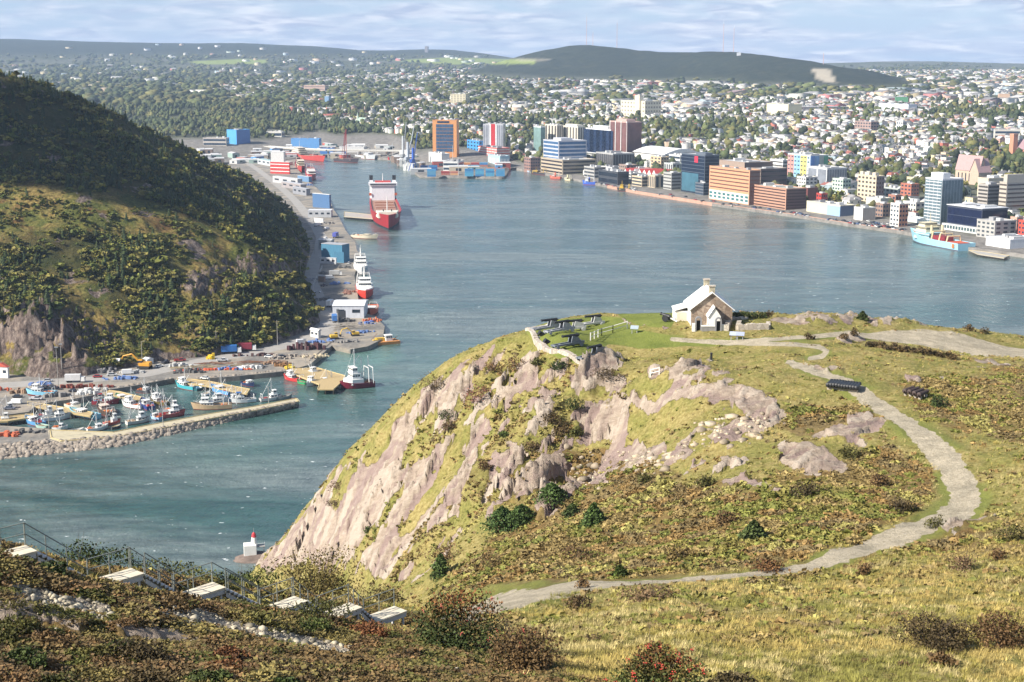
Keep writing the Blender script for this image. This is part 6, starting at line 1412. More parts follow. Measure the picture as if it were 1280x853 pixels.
def blocked(x, y, z, px, py):
    for (c, u, v, TL, TR, H, pl, pr, pT, pB) in FOOTS:
        d = Vector((x - c.x, y - c.y, 0)); a, b_ = d.dot(u), d.dot(v)
        if -9 < a < TL + 9 and -9 < b_ < TR + 9: return True
    return False
_reg = [([(190,80),(640,80),(640,118),(190,140)], .62), ([(200,118),(640,112),(640,185),(200,165)], .62), ([(640,150),(960,140),(960,172),(640,185)], .38), ([(800,200),(900,195),(960,215),(900,225)], .12), ([(640,88),(1300,88),(1300,140),(640,130)], .62), ([(-60,60),(420,60),(420,100),(-60,140)], .55), ([(640,120),(1300,125),(1300,150),(640,150)], .55), ([(900,118),(1080,112),(1080,125),(900,132)], .15), ([(1190,205),(1300,190),(1300,225),(1190,225)], .08), ([(1160,128),(1300,135),(1300,150),(1160,146)], .12)]
def dens(px, py):
    d = .82 if px > 640 else .3
    for L, k in _reg:
        if inpoly(np.array([px]), np.array([py]), L)[0]: d = k
    return d
cand = []
rgh = np.random.default_rng(12)
for b_ in list(np.arange(70, 1300, 33.0)) + list(np.arange(1300, 6000, 62.0)):
    st = 9.5 if b_ < 1300 else 17.0
    for a in np.arange(-1500 - b_ * .9, 3600 + b_ * 1.1, st):
        w = 26 * (vnoise(a / 260.0, b_ / 200.0) - .5) * 2
        aa, bb = a + rgh.uniform(-1.2, 1.2), b_ + w + rgh.uniform(-2.5, 2.5) + (7 if rgh.random() < .5 else -7)
        x = O_.x + UW.x * aa + VW.x * bb; y = O_.y + UW.y * aa + VW.y * bb
        if y < 900 or y > 7600: continue
        dep = y * CP + 90 * SP; px = 640 + F * x / dep
        if px < -40 or px > 1320: continue
        cand.append((px, x, y, b_))
cand = np.array(cand); cz, cmt_, _, _ = city_z(cand[:, 1], cand[:, 2], True)
cpx, cpy, _ = proj(cand[:, 1], cand[:, 2], cz)
sd = cand[:, 2] - shore_D(cpx); nzw = fbm(cand[:, 1] / 130, cand[:, 2] / 130, 3)
near = []; farh = []
for i in range(len(cand)):
    px, py = cpx[i], cpy[i]
    if sd[i] < (80 if px > 640 else 260) or cmt_[i] > 7 or py < 76: continue
    if (px < 640 and py > 186) or (1236 < px < 1262 and 120 < py < 128): continue
    dn = dens(px, py) * (0.35 + 1.4 * sstep(.32, .62, nzw[i]))
    if cand[i, 2] > 3400: dn *= .8
    if rgh.random() > dn: continue
    x, y, z = cand[i, 1], cand[i, 2], cz[i]
    if y < 3200 and blocked(x, y, z, px, py): continue
    hid = hidden(px, py, y)
    if not hid and 640 < px < 1285 and len(near) < 5000 and y < 2900: near.append((y, x, z, px, py))
    elif not hid or rgh.random() < .3: farh.append((x, y, z))
near.sort(); pick = near[:300]; farh += [(x, y, z) for (y, x, z, px, py) in near[300:]]
def place_of(px, py):
    col = 'left' if px < 800 else 'middle' if px < 960 else 'right' if px < 1120 else 'far right'
    if py > 236: return 'just behind the waterfront, ' + col
    if py > 205: return 'low on the slope, ' + col
    if py > 185: return 'half way up the slope, ' + col
    return 'high on the slope, ' + col
hang = math.atan2(UW.y, UW.x)
for (y, x, z, px, py) in pick:
    kind = rgh.choice(['gabled', 'flat roofed', 'mansard'], p=[.42, .38, .20]); ci = int(rgh.choice(len(HC), p=HP_)); ri = int(rgh.choice(4, p=[.45, .28, .2, .07]))
    o = link('house', house_mesh(kind, ci, ri, 8.5, 10.0, 6.6 if kind != 'flat roofed' else 7.6), None, (x, y, z), hang + rgh.normal(0, .06)); s_ = rgh.uniform(.85, 1.25) * (1.5 if y - shore_D(np.array([px]))[0] < 260 else 1.0); o.scale = (s_, s_ * rgh.uniform(.9, 1.2), rgh.uniform(.85, 1.2))
    tag(o, '%s %s house, %s roof, %s' % (HC[ci][1], kind, RC[ri][1], place_of(px, py)), 'house', 'houses on the city hillside')
# the thousands further off, as one mass of roofs and walls
def house_mass(P, rg):
    n = len(P); P = np.array(P); w = rg.uniform(7, 11, n) * np.where(P[:, 1] > 3400, 1.35, 1); d = rg.uniform(8, 13, n) * np.where(P[:, 1] > 3400, 1.35, 1); h = rg.uniform(5.0, 8.5, n); r = np.where(rg.random(n) < .55, rg.uniform(1.8, 3.2, n), 0.25); yaw = hang + rg.normal(0, .08, n) + np.where(rg.random(n) < .3, PI / 2, 0)
    big = rg.random(n) < np.where(P[:, 1] > 2600, .045, .012); w = np.where(big, rg.uniform(25, 70, n), w); d = np.where(big, rg.uniform(15, 30, n), d); r = np.where(big, .25, r)
    T = np.array([(-1,-1,0),(1,-1,0),(1,1,0),(-1,1,0),(-1,-1,1),(1,-1,1),(1,1,1),(-1,1,1),(-1,0,2),(1,0,2),(-1,-1,1),(1,-1,1),(1,0,2),(-1,0,2),(-1,1,1),(1,1,1)], float); N = len(T)
    hz = np.stack([np.full(n, -4.0), h, h + r], 1)
    X = T[None, :, 0] * w[:, None] / 2; Y = T[None, :, 1] * d[:, None] / 2; Z = hz[:, T[:, 2].astype(int)]
    Z[:, 10:] += .08; X[:, 10:] *= 1.04; Y[:, 10:] *= 1.05
    cs, sn = np.cos(yaw)[:, None], np.sin(yaw)[:, None]
    V = np.stack([P[:, 0:1] + X * cs - Y * sn, P[:, 1:2] + X * sn + Y * cs, P[:, 2:3] + Z], -1).reshape(-1, 3)
    Ft = np.array([(0,1,5),(0,5,4),(1,2,6),(1,6,5),(2,3,7),(2,7,6),(3,0,4),(3,4,7),(4,8,7),(5,6,9),(10,11,12),(10,12,13),(13,12,15),(13,15,14)])
    Fa = (Ft[None] + np.arange(n)[:, None, None] * N).reshape(-1, 3)
    ci = rg.choice(len(HC), n, p=HP_); ri = rg.choice(4, n, p=[.40, .32, .22, .06]); C = np.zeros((n, N, 3)); C[:, :10] = np.array([c[0] for c in HC])[ci][:, None]; C[:, 10:] = np.array([c[0] for c in RC])[ri][:, None]
    C *= rg.uniform(.85, 1.1, (n, 1, 1)); return V, Fa, np.clip(C, 0, .78).reshape(-1, 3)
def tint_mat(name, rough=.8, nsc=None):
    b = NB(name); c = b.attr('tint').outputs['Color']
    if nsc: c = b.mix(1.0, c, b.ramp(b.noise(nsc, 3, .7), [(.3, (.7, .7, .7)), (.7, (1.25, 1.25, 1.2))]), 'MULTIPLY')
    return b.done(c, rough)
TMAT = tint_mat('far_house_paint')
V, Fa, C = house_mass(farh, rgh)
tag(link('distant_houses', np_mesh('distant_houses', V, Fa, TMAT, cols=C)), 'thousands of pale houses spreading over the hills behind the city', 'houses', kind='stuff')
# broad flat roofs of the far commercial belt
PB = []
for k in range(420):
    px = rgh.uniform(560, 1310) if k < 270 else rgh.uniform(0, 560); py = rgh.uniform(88, 128) if px > 640 else rgh.uniform(72, 105)
    y = np.interp(py, [72, 80, 88, 100, 111, 130], [9500, 8200, 7000, 5000, 4000, 3000]) * rgh.uniform(.9, 1.1); x = (px - 640) / F * (y * CP + 70 * SP); z, mt_, _, _ = city_z(np.array([x]), np.array([y]), True)
    if mt_[0] < 8: PB.append((x, y, z[0]))
V, Fa, C = house_mass(PB, np.random.default_rng(5)); c0 = np.repeat(np.array(PB), 16, 0); k = np.repeat(np.random.default_rng(6).uniform(1.6, 3.6, len(PB)), 16); V[:, :2] = c0[:, :2] + (V[:, :2] - c0[:, :2]) * k[:, None]; V[:, 2] = c0[:, 2] + (V[:, 2] - c0[:, 2]) * 1.5
tag(link('distant_stores', np_mesh('distant_stores', V, Fa, TMAT, cols=np.clip(C * 1.05, .2, .75))), 'broad flat roofed stores and schools far off', 'buildings', kind='stuff')
# cars along the waterfront apron
CC = [(.6,.6,.6),(.05,.05,.06),(.25,.26,.28),(.40,.05,.05),(.10,.15,.30),(.70,.70,.68)]
CM = []
for cc in CC:
    m = MB().box((0, 0, .3), (4.5, 1.85, .6), m=0); m.box((-.2, 0, .9), (2.6, 1.65, .6), m=1, top=0, taper=.75)
    for sx in (-1.4, 1.4):
        for sy in (-.86, .86): m.lathe_x([(.33, -.1), (.33, .1)], (sx, sy, .33), 7, 2, (0, 1, 0))
    CM.append(m.mesh('car_far', [paint(cc), GLASS, TYRE]))
for k in range(110):
    px = rgh.uniform(745, 1132) if k < 80 else rgh.uniform(1085, 1130); sh = np.interp(px, [p[0] for p in SHORE], [p[1] for p in SHORE]); py = sh - (rgh.choice([2.6, 5.2]) + rgh.uniform(-.3, .3) if k < 80 else rgh.uniform(3.5, 10)); p = cground(px, py)
    if blocked(p.x, p.y, p.z, px, py): continue
    ci = int(rgh.choice(6, p=[.2,.24,.22,.1,.1,.14])); o = link('parked_car', CM[ci], None, p, hang + (PI / 2 if k % 3 == 0 else 0) + rgh.normal(0, .06)); o.scale = (1.15, 1.15, 1.15); tag(o, '%s car parked on the %s stretch of the waterfront' % (['light grey','black','dark grey','red','blue','white'][ci], 'left' if px < 870 else 'middle' if px < 1000 else 'right hand'), 'car', 'cars parked along the waterfront')
# pale red kerb wall of the harbour apron
apr = [p for p in SHORE if 760 <= p[0] <= 1130]; vs = []
for a, b_ in apr: p = PZ(a, b_, 0); vs.append(p)
m = MB()
for a, b_ in zip(vs[:-1], vs[1:]):
    d = b_ - a; q = (a + b_) / 2; m.box((q.x - .6 * .917, q.y - .6 * .398, -2), (d.length, 1.2, 5.6), math.atan2(d.y, d.x))
tag(m.build('quay_wall', mat('pinkish_quay', (.46,.27,.20), .9, .25, .15)), 'long pinkish quay wall along the city waterfront', 'wall')

# ------------------------------------------------------------------ ships of the harbour
FBg = 'working boats along the city waterfront'
r0, L = boat_at('cargo_ship', 'large red cargo ship with a tall white bridge block pointing towards us', (485.5,287.5), (478,257), None, 'ship')
B_ = 31; Hs = 10.5
hull_parts(r0, L, B_, Hs, (.36,.022,.03), (.035,.03,.045), (.28,.15,.10), transom=.9, sheer=.45, bul=1.2, rake=.05, n=18, full=.62, pw=2.4)
x0 = -L * .36; zd = Hs - 1.2
MB().box((x0, 0, zd), (24, 25, 17)).build('bridge_block', paint((.74,.74,.78)), r0); MB().box((x0 + 6, 0, zd + 17.003), (15, 31, 2.8)).build('bridge_wing', paint((.74,.74,.78)), r0); MB().box((x0 + 13.6, 0, zd + 17.8), (.3, 28, 1.2)).build('bridge_window', GLASS, r0)
MB().box((x0 + 3, 0, zd + 19.81), (8, 17, 1.6)).build('monkey_island', paint((.50,.06,.05)), r0); mast(r0, x0 + 2, zd + 21.4, 8, r=.5)
for sy in (-1, 1):
    f = MB().box((x0 - 3, sy * 12.6, zd), (5, 3.6, 22)).build('funnel', paint((.74,.74,.76)), r0); MB().box((x0 - 3, sy * 12.6, zd + 22.003), (5.2, 3.8, 5)).build('black_top', BLACK, f)
    MB().box((x0 + 10, sy * 14, zd + 6), (6, 2.6, 2.6)).build('lifeboat', paint((.45,.10,.04)), r0)
MB().box((L * .04, 0, zd + .02), (L * .52, 21, 1.9)).build('hatch_cover', paint((.34,.18,.12)), r0)
for k in range(4): MB().box((L * (-.14 + k * .12), 0, zd + 1.93), (1.2, 20, .8)).build('hatch_coaming', paint((.28,.12,.08)), r0)
MB().prism([(L * .36, -11), (L * .36, 11), (L * .43, 9), (L * .43, -9)], zd, zd + 6.0).build('forecastle', paint((.70,.68,.58)), r0); mast(r0, L * .35, zd, 20, r=.6)
for sy in (-1, 1): MB().lathe_x([(1.1, -.5), (1.1, .5)], (L * .40, sy * 4, zd + 7), 8, 0, (0, 1, 0)).build('winch', BLACK, r0)
r0, L = boat_at('supply_ship', 'light blue supply ship with an orange deck and cream gantries', (1142,301.5), (1208,314), None, 'ship')
hull_parts(r0, L, 19, 6.0, (.32,.58,.70), (.10,.10,.14), (.50,.17,.06), transom=.95, sheer=.9, bul=1.4, rake=.08, n=14, full=.6)
house(r0, L * .22, 4.6, L * .30, 15, 6, (.40,.64,.72), 'deckhouse', wf=(.45,.7)); house(r0, L * .24, 10.75, L * .2, 14, 4.5, (.66,.60,.42), 'bridge'); house(r0, L * .24, 15.4, L * .13, 13, 3.4, (.66,.60,.42), 'wheelhouse'); mast(r0, L * .2, 18.5, 9, r=.35, col=(.6,.52,.36))
for k in range(3): frame_gantry(r0, L * (.02 - k * .14), 4.6, 15, 8 - k, (.62,.50,.30), .7)
MB().box((-L * .10, 2, 4.62), (L * .22, 9, 5)).build('cargo_winch', paint((.22,.02,.03)), r0); MB().box((-L * .33, 0, 4.63), (L * .2, 14, 1.6)).build('deck_cargo', paint((.55,.10,.04)), r0); MB().box((-L * .42, 0, 2.2), (3, 19.3, 3.4)).build('orange_band', paint((.46,.18,.06)), r0)
for sy in (-1, 1): MB().lathe([(1.3, 0), (1.1, 7)], (L * .06, sy * 5.5, 10.7), 8).build('funnel', paint((.62,.52,.34)), r0)
def ship(label, bow, stern, hull, sup, B, H, decks=3, fore=True, name='ship', gr=None, crane_=None):
    r0, L = boat_at(name, label, bow, stern, gr, 'ship'); hull_parts(r0, L, B, H, hull, deckc=(.22,.12,.09), sheer=.6, bul=.9, n=12)
    x = L * (.18 if fore else -.26); z = H - .9
    for k in range(decks): house(r0, x, z, L * (.30 - .05 * k), B * (.8 - .06 * k), 2.8, sup, ['deckhouse', 'upper_deckhouse', 'wheelhouse', 'bridge'][min(k, 3)], wf=(.45, .75)); z += 2.95
    mast(r0, x, z, H * 1.8, r=.25, col=sup); frame_gantry(r0, -L * .35 if fore else L * .3, H - .9, B * .7, 7, sup, .35); MB().lathe([(1.2, 0), (1.0, 4)], (x - L * .16, 0, H + 2), 8).build('funnel', paint(hull), r0)
    MB().box((-L * .2 if fore else L * .1, 0, H - .89), (L * .2, B * .5, 1.6)).build('deck_cargo', paint((.3,.2,.12)), r0); return r0, L
ship('red hulled ship with a cream superstructure at the west quay', (377,216), (374,205), (.42,.05,.04), (.62,.54,.42), 15, 6.5, 3); ship('smaller red ship moored ahead at the west quay', (390,227), (387,214), (.38,.03,.04), (.60,.55,.52), 15, 6, 2)
ship('large cream white ship with a bright red bow at the head of the harbour', (404,203), (366,196), (.48,.06,.05), (.68,.62,.52), 22, 7, 4, fore=False); ship('grey white patrol ship at the far quay', (468,200), (447,198), (.50,.52,.54), (.64,.65,.66), 14, 6, 2)
r0, L = ship('dark dredger with a red lattice crane', (447,204), (421,202), (.06,.05,.06), (.20,.12,.10), 18, 5, 1); m = MB()
for sy in (-1, 1): m.tube((-L * .1, sy * 2.5, 5), (-L * .02, sy * .8, 54), .5, n=4); m.tube((-L * .22, sy * 2.5, 5), (-L * .03, sy * .8, 52), .5, n=4)
for k in range(9): m.tube((-L * .1, -2.5, 6 + k * 5), (-L * .15, 2.5, 10 + k * 5), .25, n=3)
m.build('lattice_crane', paint((.34,.05,.05)), r0)
ship('royal blue boat moored at the city waterfront', (729,231), (745,231.5), (.05,.12,.50), (.62,.64,.68), 9, 4, 2, gr=FBg, name='workboat'); ship('yellow tug with a black barge at the end of the waterfront bend', (772,239), (789,239.5), (.05,.05,.05), (.64,.42,.04), 9, 3, 2, gr=FBg, name='workboat'); ship('orange red boat moored at the city waterfront', (688,223.5), (701,224), (.60,.14,.09), (.66,.5,.45), 7, 3, 1, gr=FBg, name='workboat'); ship('cream boat moored between the orange and the blue boat', (706,226), (714,226.5), (.58,.55,.36), (.62,.6,.45), 6, 2.6, 1, gr=FBg, name='workboat'); ship('dark workboat with yellow gear at the left end of the waterfront', (664,217), (684,219.5), (.05,.05,.06), (.55,.36,.04), 8, 3, 1, gr=FBg, name='workboat'); ship('pale blue yacht at the left end of the waterfront', (655,214), (663,216), (.40,.5,.62), (.66,.68,.7), 6, 2.5, 1, gr=FBg, name='workboat')
wharf('low yellow edged pontoon right of the supply ship', [(1211,313),(1228,314.5),(1262,320),(1255,323),(1222,318)], z=2.0, mtl=CONC, name='pontoon', group='piers along the city side')
# ------------------------------------------------------------------ the battery on the headland
def stone_mat(name, cols, sc=1.6):
    b = NB(name); v = b.n('ShaderNodeTexVoronoi'); v.inputs['Scale'].default_value = sc; b.l(b.O(), v.inputs['Vector'])
    f = b.n('ShaderNodeTexVoronoi', feature='DISTANCE_TO_EDGE'); f.inputs['Scale'].default_value = sc; b.l(b.O(), f.inputs['Vector'])
    c = b.ramp(v.outputs['Color'], [(.1, cols[0]), (.45, cols[1]), (.7, cols[2]), (.95, cols[3])])
    e = b.ramp(f.outputs['Distance'], [(.0, 0), (.06, 1)]); c = b.mix(e, tuple(x * .55 for x in cols[1]), c)
    c = b.mix(b.ramp(b.noise(3.0, 4, .7), [(.4, 0), (.7, .35)]), c, (.30, .25, .2))
    return b.done(c, .92, b.bump(e, .6, .05))
STONE = stone_mat('rubble_stone', [(.17,.12,.09), (.30,.22,.16), (.38,.30,.23), (.24,.19,.15)])
PSTONE = stone_mat('pale_rubble', [(.38,.33,.27), (.48,.42,.35), (.56,.51,.44), (.42,.37,.31)], 1.3)
WW = mat('whitewash', (.76,.74,.69), .85, .1, .8); WR = mat('white_slate_roof', (.78,.77,.75), .7, .08, .6); DOOR_SHADE = mat('doorway_shade', (.015,.014,.013), .9, .1)  # the near-black tone paints the shade inside the arched doorways
c = PZ(863.5, 410, 109.2); GW = 6.6; HL = 8.4; EH = 3.1; AH = 5.7
root = empty('barracks', c, R(-1), 'stone gabled barracks with a white roof and two chimneys above the harbour', 'building')
w = MB(); w.box((GW / 2, HL / 2, -2), (GW, HL, EH + 2))
for y in (.002, HL - .002): w.add([(0, y, EH), (GW, y, EH), (GW / 2, y, AH)], [(0, 1, 2)])
w.build('walls', STONE, root); MB().box((-.03, HL / 2, -1.9), (.06, HL - .1, EH + 1.85)).build('whitewashed_side_wall', WW, root)
r = MB(); o = .35; t = .16
for sx in (0, 1):
    x0 = -o if sx == 0 else GW + o; xm = GW / 2; k = (AH - EH) / (GW / 2); z0 = EH - o * k
    r.add([(x0, -o, z0), (x0, HL + o, z0), (xm, HL + o, AH + .02), (xm, -o, AH + .02), (x0, -o, z0 + t), (x0, HL + o, z0 + t), (xm, HL + o, AH + t + .05), (xm, -o, AH + t + .05)], [(0, 1, 2, 3), (4, 7, 6, 5), (0, 3, 7, 4), (1, 5, 6, 2), (0, 4, 5, 1)])
r.build('roof', WR, root)
for y in (.55, HL - .55):
    ch = MB().box((GW / 2, y, AH - .6), (.9, .8, 1.55)).build('chimney', stone_mat('chimney_stone_%d' % int(y), [(.4,.36,.25)] * 2 + [(.5,.45,.34)] * 2, 2.5), root); MB().box((GW / 2, y, AH + .951), (1.1, 1.0, .2)).build('chimney_cap', PSTONE, ch)
a = MB().box((-1.1, 6.3, -2), (2.16, 4.0, 4.0)).build('side_annex', WW, root); MB().add([(-2.35, 4.1, 2.15), (-.02, 4.1, 2.8), (-.02, 8.5, 2.8), (-2.35, 8.5, 2.15), (-2.35, 4.1, 2.02), (-.02, 4.1, 2.67), (-.02, 8.5, 2.67), (-2.35, 8.5, 2.02)], [(0, 1, 2, 3), (4, 7, 6, 5), (0, 4, 5, 1), (0, 3, 7, 4)]).build('annex_roof', WR, a); MB().box((-1.1, 4.27, -.3), (1.5, .06, 2.1)).build('annex_door', mat('cream_boards', (.62,.56,.44), .8, .15, 3), a)
p = MB(); p.box((3.5, -1.2, -1.0), (1.9, 2.4, 3.3)); p.add([(2.55, -2.4, 2.3), (4.45, -2.4, 2.3), (3.5, -2.4, 3.7), (2.55, -.02, 2.3), (4.45, -.02, 2.3), (3.5, -.02, 3.7)], [(0, 1, 2), (0, 2, 5, 3), (1, 4, 5, 2)])
po = p.build('porch', WW, root); MB().add([(2.35, -2.6, 2.1), (3.5, -2.6, 3.85), (3.5, 0, 3.85), (2.35, 0, 2.1), (4.65, -2.6, 2.1), (4.65, 0, 2.1)], [(0, 1, 2, 3), (1, 4, 5, 2)]).build('porch_roof', WR, po)
def arch_door(parent, x, y, w=1.0, h=2.5, nm='arched_doorway'):
    d = MB(); d.box((x - w / 2 + .1, y, -1), (.22, .5, h + .5)); d.box((x + w / 2 - .1, y, -1), (.22, .5, h + .5)); n = 7
    for i in range(n):
        a0, a1 = PI * i / n, PI * (i + 1) / n
        for (ra, rb) in ((w / 2, w / 2 - .22),):
            d.add([(x + ra * math.cos(q), y + s, h - .5 + rr * math.sin(q)) for s in (-.25, .25) for (q, rr) in ((a0, ra), (a1, ra))] + [(x + rb * math.cos(q), y + s, h - .5 + rb * math.sin(q)) for s in (-.25, .25) for q in (a0, a1)], [(0, 1, 3, 2), (4, 6, 7, 5), (0, 4, 5, 1), (2, 3, 7, 6)])
    o = d.build(nm, mat('grey_arch_stone', (.22,.22,.23), .8, .2, 2), parent); MB().box((x, y + .1, -1), (w - .42, .1, h + .35)).build('opening_shade', DOOR_SHADE, o); return o  # black panel stands for the shade within the arch
arch_door(root, 4.0, -3.2, 1.05, 2.3)
arch_door(root, .9, -2.6, 1.05, 2.3)
MB().box((2.5, -3.0, -1.2), (2.2, .5, 2.0)).build('forecourt_wall', mat('grey_forecourt_stone', (.24,.23,.22), .9, .25, 2), root); MB().box((2.5, -3.0, .803), (2.4, .62, .14)).build('wall_coping', WW, root); MB().box((.2, -2.6, -1.2), (.6, .5, 2.4)).build('forecourt_wall', WW, root); MB().box((4.9, -3.0, -1.2), (.7, .5, 2.3)).build('forecourt_wall', WW, root)
# ruined enclosure right of it
rw = empty('ruined_wall', PZ(925, 414, 108.9), 0, 'low ruined stone walls in front of the dark hedge right of the barracks', 'wall'); rgz = random.Random(3)
for (A, B_, h) in [((908, 418), (913, 408), 1.5), ((913, 408), (934, 407), 1.3), ((922, 417.5), (960, 417), 1.45), ((934, 407), (960, 411), .9), ((960, 411), (960, 417), 1.0), ((922, 417.5), (924, 412), 1.3)]:
    a = PZ(*A, 108.8) - rw.location; b_ = PZ(*B_, 108.8) - rw.location; d = b_ - a; n = max(2, int(d.length / .7)); m = MB()
    for i in range(n):
        q = a.lerp(b_, (i + .5) / n); m.box((q.x, q.y, -1.2 + .002 * i), (d.length / n + .02, .7, h + 1.2 + rgz.uniform(-.14, .14)), math.atan2(d.y, d.x))
    m.build('wall_section', PSTONE, rw)
# guns of the battery
LIT_GREY = mat('sunlit_grey_carriage', (.50,.50,.50), .6, .12, 2); DG = mat('shaded_grey_carriage', (.15,.17,.20), .6, .15, 2)  # one carriage grey in sunlit and shaded tones, light put into the paint
def barrel_prof(L): return [(.12, -L / 2 - .28), (.13, -L / 2 - .16), (.05, -L / 2 - .12), (.30, -L / 2), (.33, -L / 2 + .1), (.30, -L / 2 + .3), (.27, 0), (.20, L / 2 - .25), (.26, L / 2 - .12), (.25, L / 2), (.10, L / 2 + .001)]
def cannon(label, px, py, rear, front, cm, z=107.3, sc=1.0):
    a = PZ(*rear, z); b_ = PZ(*front, z); d = b_ - a; p = (a + b_) / 2; g = float(_HG(p.x, p.y)); p.z = g; root = empty('fortress_gun', p, math.atan2(d.y, d.x), label, 'cannon', 'guns of the old battery')
    L = d.length; k = min(max(L, 4.6), 6.0); h = k / 2
    m = MB()
    for sy in (-.45, .45): m.add([(-h, sy - .13, .55), (h, sy - .13, .40), (h, sy + .13, .40), (-h, sy + .13, .55), (-h, sy - .13, .98), (h, sy - .13, .68), (h, sy + .13, .68), (-h, sy + .13, .98)], [(0, 3, 2, 1), (4, 5, 6, 7), (0, 1, 5, 4), (1, 2, 6, 5), (2, 3, 7, 6), (3, 0, 4, 7)])
    for x in (-h * .9, -h * .2, h * .5, h * .92): m.box((x, 0, .42), (.3, 1.1, .25))
    m.build('traversing_slide', cm, root)
    for (x, r) in ((-h * .78, .36), (h * .8, .28)):
        for sy in (-.62, .62): MB().lathe_x([(r, -.07), (r, .07)], (x, sy, r), 12, 0, (0, 1, 0)).build('truck_wheel', cm, root)
    x0 = -h * .42
    for sy in (-.42, .42): MB().add([(x0 - .9, sy - .08, .96), (x0 + .85, sy - .08, .84), (x0 + .85, sy + .08, .84), (x0 - .9, sy + .08, .96), (x0 - .6, sy - .08, 1.65), (x0 + .6, sy - .08, 1.95), (x0 + .6, sy + .08, 1.95), (x0 - .6, sy + .08, 1.65)], [(0, 3, 2, 1), (4, 5, 6, 7), (0, 1, 5, 4), (1, 2, 6, 5), (2, 3, 7, 6), (3, 0, 4, 7)]).build('carriage_cheek', cm, root)
    MB().lathe_x(barrel_prof(3.0), (x0 + .75, 0, 1.98), 12, 0, (1, 0, .02)).build('barrel', BLACK, root)
    root.scale = (sc, sc, sc * .88)
cannon('grey gun painted sunlit pale, furthest back beside the pink rocks', 740, 400, (751,401), (728,403), LIT_GREY, 107.8); cannon('grey gun painted sunlit pale, second from the back', 716, 406, (731,407), (700,409), LIT_GREY, 107.6); cannon('grey gun whose slide meets the far corner of the parapet', 683, 412, (702,412), (664,416), mat('mid_shade_carriage', (.30,.31,.34), .6, .12, 2))
cannon('grey gun in the middle of the row behind the parapet bend', 699, 424, (716,425), (682,430), mat('mid_shade_carriage', (.3,.3,.3))); cannon('grey gun painted shade dark, next to nearest the camera', 709, 437, (728,436), (691,441), DG); cannon('grey gun painted shade dark, nearest the camera above the pale rocks', 740, 450, (757,447), (722,455), DG)
for k, (px, py, lb) in enumerate([(678, 424, 'black mortar standing by the parapet bend'), (685, 434, 'black mortar tucked behind the parapet near the dark guns')]):
    g = PZ(px, py, 107.2); root = empty('mortar', g, R(200), lb, 'cannon'); MB().lathe_x([(.3, -.6), (.42, -.5), (.42, .1), (.36, .6), (.42, .75), (.2, .76)], (0, 0, .7), 12, 0, (.8, 0, .6)).build('barrel', BLACK, root); MB().box((0, 0, 0), (1.5, 1.0, .4)).build('bed', DG, root)
g = ground(833, 402); root = empty('field_gun', g, R(150), 'small black gun with a white trail beside the white annex', 'cannon'); MB().lathe_x(barrel_prof(1.8), (0.2, 0, 1.0), 10, 0, (1, 0, .25)).build('barrel', BLACK, root); MB().tube((0, 0, .9), (-1.9, 0, .1), .14).build('trail', WW, root)
for sy in (-.6, .6): MB().lathe_x([(.55, -.05), (.55, .05)], (0, sy, .55), 12, 0, (0, 1, 0)).build('wheel', BLACK, root)
# parapet
pw = empty('parapet_wall', PZ(690, 441, 107), 0, 'curving low stone parapet around the guns at the cliff edge', 'wall'); P = [PZ(a, b_, 107.0) for a, b_ in [(692,405.5),(676,408),(659,412),(664,419),(670,427),(676,434),(683,440),(692,442.5),(701,443.5),(711,448),(722,454),(732,457)]]
m = MB()
for a, b_ in zip(P[:-1], P[1:]):
    n = max(1, int((b_ - a).length / 1.0))
    for i in range(n):
        q = a.lerp(b_, (i + .5) / n); d = b_ - a; z = float(_HG(q.x, q.y)); m.box((q.x - pw.location.x, q.y - pw.location.y, max(min(z, 107.4), 105.5) - pw.location.z - 1.6), (d.length / n + .05, .75, 2.15 + rgz.uniform(-.06, .06)), math.atan2(d.y, d.x))
m.build('wall_stones', PSTONE, pw)
# white rail fence, panels, posts
def rail_fence(name, label, pts, h, col, z=None, step=1.8, cat='fence', rails=(.45, .95)):
    P = [ground(a, b_) for a, b_ in pts]; root = empty(name, P[0], 0, label, cat); m = MB()
    for a, b_ in zip(P[:-1], P[1:]):
        n = max(1, int((b_ - a).length / step))
        for i in range(n + 1): q = a.lerp(b_, i / n) - P[0]; MB().box((q.x, q.y, q.z - .2), (.14, .14, h + .25)).build('post', col, root)
        for k in rails: m.tube(a - P[0] + Vector((0, 0, h * k)), b_ - P[0] + Vector((0, 0, h * k)), .06, n=4)
    m.build('rails', col, root)
rail_fence('white_fence', 'white post and rail fence descending to the gun lawn', [(738,427),(752,420.5),(766,417),(784,412)], 1.2, WW)
rail_fence('white_fence', 'two short white posts and rail by the pale rock below the lawn', [(813,473),(824,469)], 1.0, WW)
for (px, py, lb, col) in [(793, 418, 'pale grey information panel beside the white fence', (.30,.36,.40)), (917, 425, 'left of the two pale blue information panels by the path', (.33,.38,.50)), (925, 425.5, 'right of the two pale blue information panels by the path', (.30,.34,.48))]:
    g = ground(px, py); root = empty('information_panel', g, R(-15), lb, 'sign'); MB().box((-.4, 0, -.1), (.1, .1, .9)).box((.4, 0, -.1), (.1, .1, .9)).build('legs', STEEL, root); q = MB().add([(-.65, -.3, .75), (.65, -.3, .75), (.65, .25, 1.25), (-.65, .25, 1.25), (-.65, -.28, .70), (.65, -.28, .70), (.65, .27, 1.2), (-.65, .27, 1.2)], [(0, 1, 2, 3), (4, 7, 6, 5), (0, 4, 5, 1), (2, 6, 7, 3)]); q.build('panel', paint(col), root)
